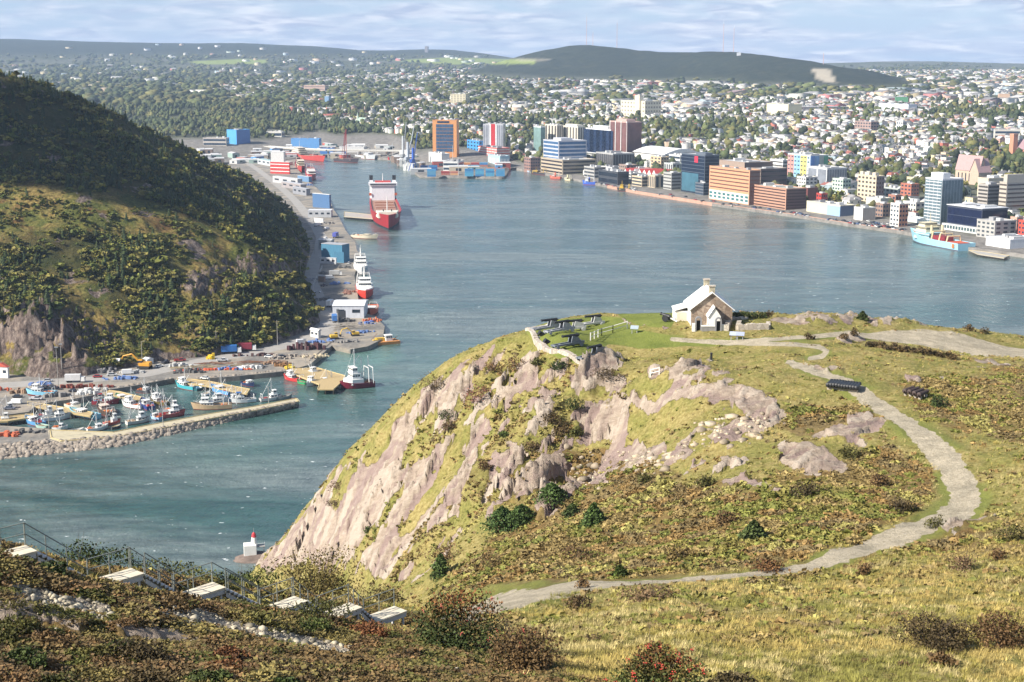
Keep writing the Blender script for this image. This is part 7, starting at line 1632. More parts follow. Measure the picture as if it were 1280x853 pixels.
g = ground(889, 453); root = empty('bollard', g, 0, 'short dark post at the end of the pale rock below the lawn', 'post'); MB().lathe([(.16, -.2), (.16, 1.0), (.19, 1.02), (.19, 1.12), (.1, 1.2)], n=9).build('post', BLACK, root); MB().lathe([(.22, -.1), (.22, .12)], n=9).build('base', CONC, root)
# old barrels laid out beside the path
a = ground(1036, 486); b_ = ground(1071, 490.5); d = (b_ - a); ax = Vector((-d.y, d.x, 0)).normalized()
for i in range(11):
    q = a.lerp(b_, i / 10); q.z = float(_HG(q.x, q.y)); o = empty('cannon_barrel', q, math.atan2(ax.y, ax.x), 'black cannon barrel in the long row laid beside the path', 'cannon', 'row of black barrels beside the path')
    MB().lathe_x(barrel_prof(2.6), (.6, 0, .62), 10, 0, (1, 0, .03)).build('barrel', BLACK, o); MB().box((-.2, 0, -.2), (.3, .34, .55)).box((1.3, 0, -.2), (.3, .34, .55)).build('stone_block', PSTONE, o)
a = ground(1133, 496); b_ = ground(1151, 499); d = (b_ - a); ax = Vector((-d.y, d.x, 0)).normalized()
for i in range(4):
    q = a.lerp(b_, i / 3); q.z = float(_HG(q.x, q.y)); o = empty('cannon_barrel', q, math.atan2(ax.y, ax.x), 'rusty brown cannon barrel in the short row out on the heath', 'cannon', 'short row of rusty barrels')
    MB().lathe_x(barrel_prof(2.2), (.5, 0, .68), 10, 0, (1, 0, .06)).build('barrel', mat('rusted_iron', (.055,.035,.03), .7, .3, 4), o); MB().box((-.2, 0, -.2), (.3, .34, .6)).box((1.2, 0, -.2), (.3, .34, .6)).build('stone_block', PSTONE, o)

# ------------------------------------------------------------------ wooden stairs across the slope in front
DECK = mat('pale_deck_boards', (.60,.54,.42), .85, .2, 2.0); TREAD = mat('grey_stair_timber', (.50,.50,.50), .85, .2, 2.5); RAILM = mat('grey_green_rail', (.20,.22,.20), .6, .2, 2)
LP = [PZ(a, b_, z) for a, b_, z in [(8,687,128.35),(145,716,125.8),(250,733.5,123.65),(355,751,121.35),(425,759,119.65),(482,763,118.45)]]
st = empty('wooden_stairs', LP[1], 0, 'wooden stairway with cream landings and grey railings crossing the slope', 'stairs'); O0 = st.location.copy()
def lbl_step(): pass
dirs = []
for i in range(len(LP)):
    d = (LP[min(i + 1, 5)] - LP[max(i - 1, 0)]); d.z = 0; dirs.append(d.normalized())
prev = None
for i, p in enumerate(LP):
    d = dirs[i]; yaw = math.atan2(d.y, d.x); n = Vector((-d.y, d.x, 0)); n = n if n.y > 0 else -n; q = p - O0; wl = 2.4; wd = 1.15
    p.z -= .22; q = p - O0
    la = MB().box((0, 0, -.12), (wl, wd, .12)).build('landing', DECK, st, q, yaw); s = MB()
    for sy in (-.54, .54): s.box((0, sy, -.34), (wl - .1, .06, .215))
    s.build('skirt', TREAD, la)
    for sx in (-.95, .95):
        for sy in (-.45, .45): MB().box((sx, sy, -2.0), (.12, .12, 1.65)).build('support_post', TREAD, la)
    rl = MB(); e0 = q - d * wl / 2 + n * wd / 2; e1 = q + d * wl / 2 + n * wd / 2
    for hh in (.55, 1.08): rl.tube(e0 + Vector((0, 0, hh)), e1 + Vector((0, 0, hh)), .028, n=5)
    for k in (0, .5, 1): r_ = e0.lerp(e1, k); rl.tube(r_ - Vector((0, 0, .1)), r_ + Vector((0, 0, 1.1)), .03, n=5)
    rl.build('landing_railing', RAILM, st)
    if i == 5: break
    p1 = LP[i + 1] - O0 - Vector((0, 0, .22)); d1 = dirs[i + 1]; a = q + d * wl / 2; b_ = p1 - d1 * wl / 2; dd = b_ - a; ns = max(3, int(abs(dd.z) / .19)); fy = math.atan2(dd.y, dd.x); nn = Vector((-dd.y, dd.x, 0)).normalized(); nn = nn if nn.y > 0 else -nn
    fl = empty('stair_flight', a, 0); fl.parent = st
    for k in range(ns):
        t = (k + .5) / ns; z = dd.z * (k + 1) / (ns + 1); MB().box((dd.x * t, dd.y * t, z - .06), (dd.xy.length / ns * 1.02, 1.2, .06), fy).box((dd.x * (k / ns), dd.y * (k / ns), z + .001), (.04, 1.2, abs(dd.z) / (ns + 1) - .02), fy).build('step', TREAD, fl)
    sg = MB()
    for sy in (-.78, .78):
        o_ = nn * sy * .78; sg.add([o_ + Vector((0, 0, -.52)), o_ + Vector((0, 0, -.26)), dd + o_ + Vector((0, 0, -.26)), dd + o_ + Vector((0, 0, -.52))], [(0, 1, 2, 3)])
    sg.build('stringer', TREAD, fl); rl = MB()
    for sy in ((.64, -.64) if i in (1, 2) else (.64,)):
        o_ = nn * sy
        for hh in (.55, 1.08): rl.tube(a + o_ + Vector((0, 0, hh)), a + dd + o_ + Vector((0, 0, hh)), .028, n=5)
        for k in range(4): r_ = a + dd * (k / 3) + o_; rl.tube(r_ - Vector((0, 0, .3)), r_ + Vector((0, 0, 1.1)), .03, n=5)
    rl.build('flight_railing', RAILM, st)

# ------------------------------------------------------------------ the little light on the rock in the narrows
p = PZ(313, 697, 0.4); k = (p - Vector((0, 0, CAM_H))).length / F
m = bmesh.new(); bmesh.ops.create_icosphere(m, subdivisions=3, radius=1); rgz = random.Random(8)
for v in m.verts:
    n_ = 1 + .35 * (vnoise(v.co.x * 2.2 + 5, v.co.y * 2.2 + v.co.z * 1.7) - .5); v.co = Vector((v.co.x * 7 * n_, v.co.y * 5 * n_, v.co.z * 2.0 * n_))
me = bpy.data.meshes.new('islet'); m.to_mesh(me); m.free(); me.materials.append(mat('dark_shore_rock', (.16,.12,.10), .9, .35, .5)); tag(link('shore_rock', me, None, (p.x + 1.5, p.y, -.3)), 'dark wave washed rock under the white light', 'rock')
root = empty('harbour_light', (p.x, p.y, .9), R(12), 'small white blockhouse light with a red topped tower on the shore rock', 'lighthouse')
MB().box((0, 0, 0), (3.9, 3.6, 3.9)).build('blockhouse', WW, root, bevel=.08); t = MB().lathe([(1.0, 3.9), (.75, 6.0)], (1.3, .2, 0), 10).build('tower', WW, root); MB().lathe([(.76, 6.01), (.55, 7.2), (.1, 7.6)], (1.3, .2, 0), 10).build('red_cap', paint((.55,.04,.05)), t); MB().tube((1.3, .2, 7.6), (1.3, .2, 9.0), .06).build('lantern_mast', STEEL, t)
MB().box((3.3, .3, 2.9), (2.6, 2.4, .25)).build('side_deck', CONC, root); rail(root, [(2.1, -.9, 3.15), (4.5, -.9, 3.15), (4.5, 1.4, 3.15)], 1.0); MB().tube((4.3, -.7, -.5), (4.3, -.7, 2.9), .15).tube((4.3, 1.2, -.5), (4.3, 1.2, 2.9), .15).build('deck_post', STEEL, root)
# ------------------------------------------------------------------ plants
FMAT = None
b = NB('foliage'); c = b.attr('tint').outputs['Color']; oi = b.n('ShaderNodeObjectInfo')
c = b.mix(1.0, c, b.ramp(b.noise(.9, 3, .7), [(.3, (.62, .62, .62)), (.7, (1.4, 1.35, 1.2))]), 'MULTIPLY')
c = b.mix(1.0, c, b.ramp(oi.outputs['Random'], [(0, (.80, .85, .8)), (1, (1.2, 1.1, 1.05))]), 'MULTIPLY')
FMAT = b.done(c, .75); b.b.inputs['Specular IOR Level'].default_value = .25
BARK = mat('bark', (.10,.075,.055), .9, .3, 3)
def leaves(P, size, rg, elong=1.0, up=0.0):
    """one small bent leaf (two triangles) at each point"""
    n = len(P); a = rg.normal(size=(n, 3)); a[:, 2] += up; a /= np.linalg.norm(a, axis=1)[:, None]; t = rg.normal(size=(n, 3)); bq = np.cross(a, t); bq /= np.linalg.norm(bq, axis=1)[:, None] + 1e-9
    s = (size * rg.uniform(.6, 1.4, n))[:, None]
    V = np.stack([P - a * s * elong * .5, P + bq * s * .5, P + a * s * elong * .5, P - bq * s * .5], 1).reshape(-1, 3); i = np.arange(n)[:, None] * 4
    return V, np.concatenate([i + np.array([0, 1, 2]), i + np.array([0, 2, 3])])
def lobed(n, rg, k=7, flat=.8):
    c = rg.normal(size=(k, 3)); c /= np.linalg.norm(c, axis=1)[:, None]; c[:, 2] = np.abs(c[:, 2]) * .9 - .1; c *= rg.uniform(.35, .68, (k, 1)); r = rg.uniform(.34, .52, k)
    j = rg.integers(0, k, n); d = rg.normal(size=(n, 3)); d /= np.linalg.norm(d, axis=1)[:, None]
    P = c[j] + d * (r[j] * rg.uniform(.55, 1.05, n))[:, None]; P[:, 2] = P[:, 2] * flat; return P, d
def spruce_tpl(rg, tiers=9, per=8):
    V = []; F_ = []; o = 0
    for t in range(tiers):
        z = .08 + .92 * t / tiers; r = (1 - z) ** .85 * .30 + .02
        for k in range(per):
            a = 2 * PI * (k + rg.random()) / per; rr = r * rg.uniform(.65, 1.2); w = .055 + .05 * (1 - z); zz = z + rg.uniform(-.02, .02)
            ca, sa = math.cos(a), math.sin(a); tip = (rr * ca, rr * sa, zz - rr * .35); up = (0, 0, zz + .10)
            l = (rr * .55 * ca - w * sa, rr * .55 * sa + w * ca, zz - rr * .12); q = (rr * .55 * ca + w * sa, rr * .55 * sa - w * ca, zz - rr * .12)
            V += [up, l, tip, q]; F_ += [(o, o + 1, o + 2), (o, o + 2, o + 3)]; o += 4
    return np.array(V), np.array(F_)
def broad_tpl(rg, n=90, size=.24):
    P, d = lobed(n, rg, 8, .75); P = P * np.array([.5, .5, .62]) + np.array([0, 0, .55]); V, Fq = leaves(P, size, rg); return V, Fq
rv = np.random.default_rng(21)
SPT = [spruce_tpl(rv) for _ in range(5)]; BRT = [broad_tpl(rv) for _ in range(5)]
BRT2 = [broad_tpl(rv, 34, .36) for _ in range(6)]
SPC = [(.026,.045,.017),(.036,.058,.02),(.045,.066,.026)]; BRC = [(.09,.115,.026),(.14,.155,.034),(.21,.20,.05),(.11,.105,.032),(.17,.155,.045)]
def mass(tpls, pos, H, Wd, tint, rg):
    Vs, Fs, Cs, o = [], [], [], 0
    ti = rg.integers(0, len(tpls), len(pos))
    for k, (V, Fq) in enumerate(tpls):
        s = np.where(ti == k)[0]
        if not len(s): continue
        a = rg.uniform(0, 2 * PI, len(s)); ca, sa = np.cos(a)[:, None], np.sin(a)[:, None]; X = V[None, :, 0] * Wd[s][:, None]; Y = V[None, :, 1] * Wd[s][:, None]
        W_ = np.stack([pos[s, 0:1] + X * ca - Y * sa, pos[s, 1:2] + X * sa + Y * ca, pos[s, 2:3] + V[None, :, 2] * H[s][:, None]], -1)
        Vs.append(W_.reshape(-1, 3)); Fs.append((Fq[None] + (np.arange(len(s)) * len(V))[:, None, None]).reshape(-1, 3) + o); o += W_.shape[0] * W_.shape[1]
        Cs.append(np.repeat(tint[s], len(V), 0) * rg.uniform(.75, 1.3, (len(s) * len(V), 1)))
    return np.concatenate(Vs), np.concatenate(Fs), np.concatenate(Cs)
# --- woods of the hill on the left
N = 85000
sy = 655 * (1750 / 655.) ** (rv.random(N) ** 1.15); spx = rv.uniform(-60, 400, N); sx = (spx - 640) / F * sy * 1.03; szz = _SG(sx, sy); qx, qy, _ = proj(sx, sy, szz)
wm = wood_mask(qx, qy, sx, sy); cl = fbm(sx / 22, sy / 22, 4); keep = (szz > 3.0) & (rv.random(N) < np.where(wm > .5, sstep(.36, .52, cl) * .72 + .06, sstep(.47, .62, cl) * .42 + .03)) & ~inpoly(sx, sy, _FW)
crag = spoly(qx, qy, [(-60,405),(60,395),(100,410),(120,462),(60,480),(-60,480)], 8); keep &= rv.random(N) > crag * .95
I = np.where(keep)[0]; P = np.stack([sx[I], sy[I], szz[I] - .3], -1); con = rv.random(len(I)) < np.where(qy[I] > 215 + .21 * np.maximum(qx[I], 0), np.where(wm[I] > .5, .22, .06), .5); H = np.where(con, np.clip(3.4 * np.exp(rv.normal(0, .42, len(I))), 1.2, 8.5), np.clip(2.1 * np.exp(rv.normal(0, .5, len(I))), .7, 6)) * np.where(wm[I] > .5, 1.0, .62); 
Wd = np.where(con, H * rv.uniform(.9, 1.45, len(I)), H * rv.uniform(1.1, 1.8, len(I))); tc = np.where(con[:, None], np.array(SPC)[rv.integers(0, 3, len(I))], np.array(BRC)[rv.integers(0, 5, len(I))])
app = H / P[:, 1]; front = qx[I] > -2; order = np.argsort(-np.where(front, app, 0)); big = order[:230]; rest = order[230:]
for kind, nm in ((True, 'spruce_wood'), (False, 'broadleaf_scrub')):
    s = rest[con[rest] == kind]; V, Fq, C = mass(SPT if kind else BRT2, P[s], H[s], Wd[s], tc[s], rv); tag(link(nm, np_mesh(nm, V, Fq, FMAT, cols=C)), 'dark spruces massed over the hill' if kind else 'olive scrub and small trees massed over the hill', 'wood' if kind else 'scrub', kind='stuff')
TM = {}
for k in range(5):
    for kind in (True, False):
        V, Fq = (SPT if kind else BRT)[k]
        for j, col in enumerate(SPC if kind else BRC): TM[(kind, k, j)] = np_mesh('crown', V, Fq, FMAT, cols=np.array(col)[None] * rv.uniform(.75, 1.3, (len(V), 1)))
TRK = MB().tube((0, 0, -.1), (0, 0, .55), .022, .012, n=5).mesh('trunk', BARK)
BCN = ['olive green', 'leaf green', 'yellowish green', 'dull brown green', 'ochre']
def tree(label, p, h, w, kind, j, group, k=None, name=None):
    r = empty(name or ('spruce_tree' if kind else 'broadleaf_tree'), p, rv.uniform(0, 6), label, 'tree', group); c = link('crown', TM[(kind, int(rv.integers(0, 5)) if k is None else k, j)], r); c.scale = (w, w, h); t = link('trunk', TRK, r); t.scale = (h, h, h); return r
for i in big:
    px_, py_ = qx[I[i]], qy[I[i]]; wh = 'above the dark cliff' if px_ < 120 and py_ > 330 else 'in the hollow of the hill' if px_ < 225 else 'on the spur above the shore road'
    j = int(rv.integers(0, 3 if con[i] else 5)); tree('dark spruce %s on the left hill' % wh if con[i] else '%s bushy tree %s on the left hill' % (BCN[j], wh), P[i], H[i], Wd[i], bool(con[i]), j, 'trees of the hill above the boat basin')
# --- trees of the city
bm = bmesh.new(); bmesh.ops.create_icosphere(bm, subdivisions=1, radius=1); bv = np.array([v.co[:] for v in bm.verts]); bf = np.array([[v.index for v in f.verts] for f in bm.faces]); bm.free()
BLB = []
for k in range(6):
    v1 = bv * (1 + rv.uniform(-.3, .25, (len(bv), 1))) * np.array([.5, .5, .45]) + np.array([0, 0, .5]); v2 = bv * (1 + rv.uniform(-.3, .25, (len(bv), 1))) * np.array([.33, .33, .34]) + np.array([rv.uniform(-.3, .3), rv.uniform(-.3, .3), .78]); BLB.append((np.concatenate([v1, v2]), np.concatenate([bf, bf + len(bv)])))
N = 76000
tpx = rv.uniform(-40, 1320, N); tS = 75 * (8000 / 75.) ** rv.random(N); tD = shore_D(tpx) + tS; tx = (tpx - 640) / F * (tD * CP + 80 * SP); tz, tm, _, _ = city_z(tx, tD, True); qx, qy, _ = proj(tx, tD, tz)
dn = np.full(N, .44); dn = np.where(qx < 640, .75, dn)
for L, k in [([(640,145),(960,140),(960,172),(800,185),(640,190)], .95), ([(800,205),(960,195),(1000,215),(900,225)], .9), ([(900,118),(1080,112),(1080,126),(900,134)], 1.0), ([(1190,200),(1300,180),(1300,232),(1190,228)], 1.0), ([(1160,128),(1300,133),(1300,152),(1160,148)], 1.0), ([(190,100),(640,105),(640,190),(200,190)], .8), ([(1060,222),(1130,215),(1160,240),(1060,250)], .9), ([(640,88),(1300,88),(1300,112),(640,108)], .45), ([(740,180),(860,180),(860,200),(740,196)], .4)]:
    dn = np.where(inpoly(qx, qy, L), k, dn)
cl = fbm(tx / 75, tD / 75, 3); far_ = np.where(tD > 3500, 1.0, 0); keep = (tm < 10) & (tS > np.where(qx > 640, 95, 400)) & ((tS > 330) | (rv.random(N) < .35)) & (rv.random(N) < dn * (.15 + .95 * sstep(.42, .60, cl + .045 * (qx < 640)))) & (qy > 70) & ~((qx > 1238) & (qx < 1262) & (qy < 128))
for L in [[(490,74),(560,71),(668,74),(672,80),(560,82)], [(235,76),(300,73),(335,74),(330,81),(250,82)], [(1138,188),(1168,186),(1172,197),(1140,199)]]: keep &= ~inpoly(qx, qy, L)
I = np.where(keep)[0]
ok = np.array([not blocked(tx[i], tD[i], tz[i], qx[i], qy[i]) if tD[i] < 3300 else True for i in I]); I = I[ok]
P = np.stack([tx[I], tD[I], tz[I] - .6], -1); H = np.clip(8.2 * np.exp(rv.normal(0, .32, len(I))), 4, 17) * np.where(tD[I] > 3500, 1.25, 1); Wd = H * rv.uniform(.75, 1.15, len(I)) * np.where(tD[I] > 3500, 1.9, 1); cc = np.array([(.034,.052,.024),(.044,.062,.026),(.062,.08,.03),(.095,.10,.038),(.028,.042,.024)])[np.clip((np.array([0, 1, 2, 3, 4])[rv.choice(5, len(I), p=[.3, .28, .2, .09, .13])] * .45 + (np.clip((fbm(tx[I] / 110, tD[I] / 110, 3) - .3) * 2.5, 0, .99) * 4) * .6).round().astype(int), 0, 4)] * np.clip(np.exp(rv.normal(0, .22, (len(I), 1))), .6, 1.7)
vis = np.array([(not hidden(qx[i], qy[i], tD[i])) and 645 < qx[i] < 1278 for i in I]); order = np.argsort(np.where(vis, P[:, 1], 1e9)); big = order[:60]; rest = order[60:]
V, Fq, C = mass(BLB, P[rest], H[rest], Wd[rest], cc[rest], rv); tag(link('city_woods', np_mesh('city_woods', V, Fq, FMAT, cols=C)), 'dark trees massed between the houses of the city', 'trees', kind='stuff')
for i in big:
    j = int(rv.integers(0, 4)); pl = place_of(qx[I[i]], qy[I[i]]); tree('%s round tree %s of the city' % (BCN[j], pl), P[i], H[i], Wd[i] * 1.2, False, j, 'street trees of the city slope')
print('city trees', len(rest), 'houses', len(farh))

# --- heath, grass and leaves of the headland
def head_pts(n, y0, y1, pw=1.0):
    y = y0 * (y1 / y0) ** (rv.random(n) ** pw); px = rv.uniform(-40, 1320, n); x = (px - 640) / F * y * 1.06; z = _HG(x, y); qx, qy, _ = proj(x, y, z)
    m = head_masks(x, y, z); h = heath_mask(qx, qy, x, y); return x, y, z, qx, qy, m, h
HC_ = np.array([(.26,.19,.085),(.30,.22,.10),(.24,.21,.065),(.18,.185,.048),(.27,.175,.075),(.21,.155,.08),(.33,.29,.105)])
HN_ = np.array([(.135,.098,.045),(.155,.118,.055),(.105,.098,.033),(.08,.09,.025),(.15,.10,.05),(.105,.08,.04),(.165,.145,.055)])
def clump_tpl(rg, n, size, flat=.75):
    P, d = lobed(n, rg, 5, flat); P = P * .62; P[:, 2] = np.abs(P[:, 2]) + .02; return leaves(P, size, rg, 1.5, .5)
CT1 = [clump_tpl(rv, 15, .34) for _ in range(7)]; CT2 = [clump_tpl(rv, 85, .085) for _ in range(7)]
x, y, z, qx, qy, m, h = head_pts(150000, 70, 262, .8)
path, verge, lawn, rock, grv = m[:5]
keep = (rv.random(len(x)) < sstep(.46, .80, h + (fbm(x / 5, y / 5, 3) - .5) * 1.2) * .75 + .05) & (path < .2) & (lawn < .2) & (verge < .45) & (rock < .3) & (grv < .3) & (qy > 385); fm_ = spoly(qx, qy, [(320,705),(430,580),(520,500),(640,420),(700,455),(780,450),(800,520),(720,640),(600,650),(500,730)], 15); keep |= (rock < .25) & (path < .1) & (lawn < .1) & (rv.random(len(x)) < fm_ * .62 * sstep(.42, .56, fbm(x / 6 + 20, y / 6, 3))); I = np.where(keep)[0]
H = rv.uniform(.28, .72, len(I)) * (.6 + .8 * fbm(x[I] / 7, y[I] / 7, 3)); Wd = H * rv.uniform(1.2, 2.1, len(I)); ct = HC_[(np.clip((fbm(x[I] / 6 + 9, y[I] / 6, 3) - .25) * 2, 0, .999) * 7).astype(int)] * rv.uniform(.8, 1.2, (len(I), 1))
V, Fq, C = mass(CT1, np.stack([x[I], y[I], z[I] - .05], -1), H, Wd, ct, rv); tag(link('heath', np_mesh('heath', V, Fq, FMAT, cols=C)), 'brown and olive heath covering the headland', 'heath', kind='stuff'); n1 = len(I)
x, y, z, qx, qy, m, h = head_pts(52000, 24, 84, .8); path, verge, lawn, rock, grv = m[:5]
keep = (rv.random(len(x)) < np.maximum(sstep(.30, .60, h + (fbm(x / 3, y / 3, 3) - .5) * .9) * .9 + .01, .8 * spoly(qx, qy, [(-60,670),(480,765),(600,790),(560,900),(-60,900)], 20) * sstep(.25, .45, fbm(x / 4, y / 4, 3)))) & (path < .2) & (rock < .35) & (grv < .45) & (verge < .5)
for k in range(6):
    a_ = LP[k]; keep &= np.hypot(x - a_.x, y - a_.y) > 1.5
    if k < 5: keep &= polydist(x, y, [(LP[k].x, LP[k].y), (LP[k + 1].x, LP[k + 1].y)]) > 1.05
SL = [(p.x, p.y) for p in LP]; dst = polydist(x, y, SL); front_ = (y < np.interp(x, [p[0] for p in SL], [p[1] for p in SL])) & (dst < 7) & (x < LP[5].x)
I = np.where(keep)[0]; H = rv.uniform(.3, .85, len(I)) * (.5 + 1.0 * fbm(x[I] / 3.5, y[I] / 3.5, 3)) * np.where(front_[I], .34 + .11 * dst[I], 1); Wd = H * rv.uniform(1.2, 1.9, len(I)); ct = HN_[(np.clip((fbm(x[I] / 2.6 + 9, y[I] / 2.6, 3) - .25) * 2, 0, .999) * 7).astype(int)] * rv.uniform(.75, 1.25, (len(I), 1))
V, Fq, C = mass(CT2, np.stack([x[I], y[I], z[I] - .05], -1), H, Wd, ct, rv); tag(link('near_heath', np_mesh('near_heath', V, Fq, FMAT, cols=C)), 'leafy brown heath in the foreground', 'heath', kind='stuff'); print('heath', n1, len(I))
def tuft_tpl(rg, n=12):
    V = []; F_ = []
    for k in range(n):
        a = rg.uniform(0, 2 * PI); l = rg.uniform(.12, .6); w = .032; o = rg.uniform(-.25, .25, 2); s = rg.uniform(.5, 1); e = (o[0] + l * math.cos(a), o[1] + l * math.sin(a), s); i = len(V)
        V += [(o[0] - w * math.sin(a), o[1] + w * math.cos(a), 0), (o[0] + w * math.sin(a), o[1] - w * math.cos(a), 0), e]; F_.append((i, i + 1, i + 2))
    return np.array(V), np.array(F_)
TT = [tuft_tpl(rv) for _ in range(8)]
x, y, z, qx, qy, m, h = head_pts(130000, 26, 250, .75); path, verge, lawn, rock, grv = m[:5]
nl_ = spoly(qx, qy, [(-60,670),(480,765),(600,790),(560,900),(-60,900)], 20)
keep = (rv.random(len(x)) < ((1 - sstep(.5, .85, h)) * .9 + .10) * (1 - .82 * nl_) * np.where(y > 115, .55, 1)) & (path < .15) & (lawn < .3) & (verge < .6) & (rock < .25) & (grv < .4) & (qy > 388)
I = np.where(keep)[0]; H = rv.uniform(.16, .42, len(I)); Wd = H * rv.uniform(1.0, 1.8, len(I)); GC = np.array([(.48,.38,.15),(.42,.335,.12),(.33,.285,.09),(.52,.44,.22),(.25,.24,.07)]); ct = GC[(np.clip((fbm(x[I] / 5 + 3, y[I] / 5, 4) - .25) * 2, 0, .999) * 5).astype(int)] * rv.uniform(.75, 1.2, (len(I), 1))
V, Fq, C = mass(TT, np.stack([x[I], y[I], z[I] - .04], -1), H, Wd, ct, rv); tag(link('grass_tufts', np_mesh('grass_tufts', V, Fq, FMAT, cols=C)), 'straw coloured grass tufts over the headland', 'grass', kind='stuff')

# --- shrubs one can tell apart
def shrub(label, px, py, wpx, hpx, col, n=900, leaf=.11, berry=None, top=None, group=None, name='shrub', stems=9, seed=0, lobes=9, D=None):
    g = ground(px, py)
    if D: q = PD(px, py, D); g = Vector((q.x, D, float(_HG(q.x, D)))); hpx = max(.8, PD(px, py - hpx, D).z - g.z) / (D / F * 1.04 * 1.03)
    rg = np.random.default_rng(int(px * 7 + py)); s = g.y / F * 1.04; w = wpx * s; h = hpx * s * 1.03
    root = empty(name, g - Vector((0, 0, .05)), 0, label, 'shrub', group); P, d = lobed(n, rg, lobes, .85); P = np.stack([P[:, 0] * w * .56, P[:, 1] * w * .46, (P[:, 2] + .22) / 1.05 * h * .98], -1); P[:, 2] = np.abs(P[:, 2]) + .04
    V, Fq = leaves(P, leaf, rg, 1.5, .3); C = np.repeat(np.array(col)[None] * rg.uniform(.6, 1.45, (n, 1)), 4, 0)
    if top is not None:
        t = np.repeat((np.clip((P[:, 2] / h - .45) * 3.5, 0, 1) * (rg.random(n) < .75))[:, None], 4, 0); C = C * (1 - t) + np.array(top)[None] * t * np.repeat(rg.uniform(.6, 1.3, (n, 1)), 4, 0)
    link('foliage', np_mesh('foliage', V, Fq, FMAT, cols=C), root); m = MB()
    for k in range(stems):
        a = rg.uniform(0, 2 * PI); e = Vector((math.cos(a) * w * rg.uniform(.12, .42), math.sin(a) * w * rg.uniform(.1, .34), h * rg.uniform(.5, 1.0))); q = e * .45 + Vector((rg.uniform(-.1, .1), rg.uniform(-.1, .1), h * .08)); m.tube((0, 0, -.1), q, .012 + .006 * h, .010 + .003 * h, n=5); m.tube(q, e, .010 + .003 * h, .005, n=4)
    m.build('stems', BARK, root)
    if berry:
        bb = MB(); J = np.where(P[:, 2] > h * .30)[0]
        for k in range(berry):
            q = P[rg.choice(J)] * np.array([1.04, 1.06, 1.02])
            for r_ in range(7): o_ = q + rg.normal(size=3) * .05; bb.lathe([(.008, -.026), (.03, 0), (.008, .026)], tuple(o_), 5)
        bb.build('berries', mat('red_berries', (.50,.045,.02), .4, .25, 6), root)['kind'] = 'stuff'
    return root
BRN = (.13,.085,.042); OLV = (.085,.085,.026); DGR = (.04,.06,.018); RBR = (.20,.075,.03); DBR = (.085,.062,.032)
shrub('tall shrub with a russet top and dark green base beside the path', 570, 816, 150, 98, (.05,.07,.022), 6500, .095, 16, (.20,.085,.035), stems=16)
shrub('green shrub thick with red berries at the bottom edge', 818, 880, 140, 96, (.07,.09,.028), 5500, .08, 75, (.16,.085,.03), stems=16); shrub('brown shrub between the russet and the berry shrub', 655, 842, 130, 78, BRN, 5000, .085, 8, stems=14); shrub('dark low shrub at the bottom right of the berry bush', 915, 866, 90, 30, DBR, 900, .12)
shrub('wide dark brown shrub alone on the right hand grass', 1163, 812, 120, 54, DBR, 4500, .085, stems=14); shrub('dark brown shrub at the right edge of the grass', 1252, 812, 84, 50, (.10,.065,.032), 3200, .085); shrub('low straggling brown shrub below the wide dark one', 1172, 834, 55, 22, BRN, 500, .12)
shrub('small dark shrub on the grass just below the path', 722, 762, 42, 22, DBR, 600); shrub('wide grey brown shrub on the grass below the path', 808, 750, 78, 28, (.15,.105,.065), 1100); shrub('tiny brown shrub at the path edge', 728, 736, 22, 17, BRN, 300); shrub('dark shrub on the bank at the right edge', 1262, 677, 40, 32, OLV, 700); shrub('grey brown bush on the right bank', 1204, 714, 36, 28, (.16,.11,.07), 500); shrub('brown bush between path and right bank', 1082, 720, 30, 20, BRN, 400); shrub('low dark shrubs at the outer bend of the path', 1172, 660, 36, 18, OLV, 500); shrub('small brown bush on the right bank by the bare soil', 1245, 702, 30, 18, BRN, 350)
shrub('large olive thicket behind the lower railings', 395, 742, 150, 66, (.105,.088,.03), 6500, .10, D=90, stems=20, name='thicket'); shrub('green thicket behind the middle railings', 300, 735, 120, 27, (.07,.085,.022), 3200, .10, D=82, name='thicket'); shrub('dark green thicket behind the upper railings', 95, 703, 150, 32, (.05,.068,.018), 4200, .095, D=74, name='thicket'); shrub('low green thicket left of the second landing', 205, 722, 110, 22, (.09,.10,.024), 2600, .095, D=77, name='thicket'); shrub('brown thicket behind the lowest landing', 470, 752, 95, 34, (.12,.092,.035), 2600, .10, D=96, name='thicket'); shrub('olive bushes in front of the middle landings', 330, 782, 120, 18, OLV, 1300, .12); shrub('brown bushes below the second landing', 200, 758, 110, 16, BRN, 1100, .12); shrub('leafy green bushes at the foot of the top flight', 62, 722, 70, 18, DGR, 900, .13)
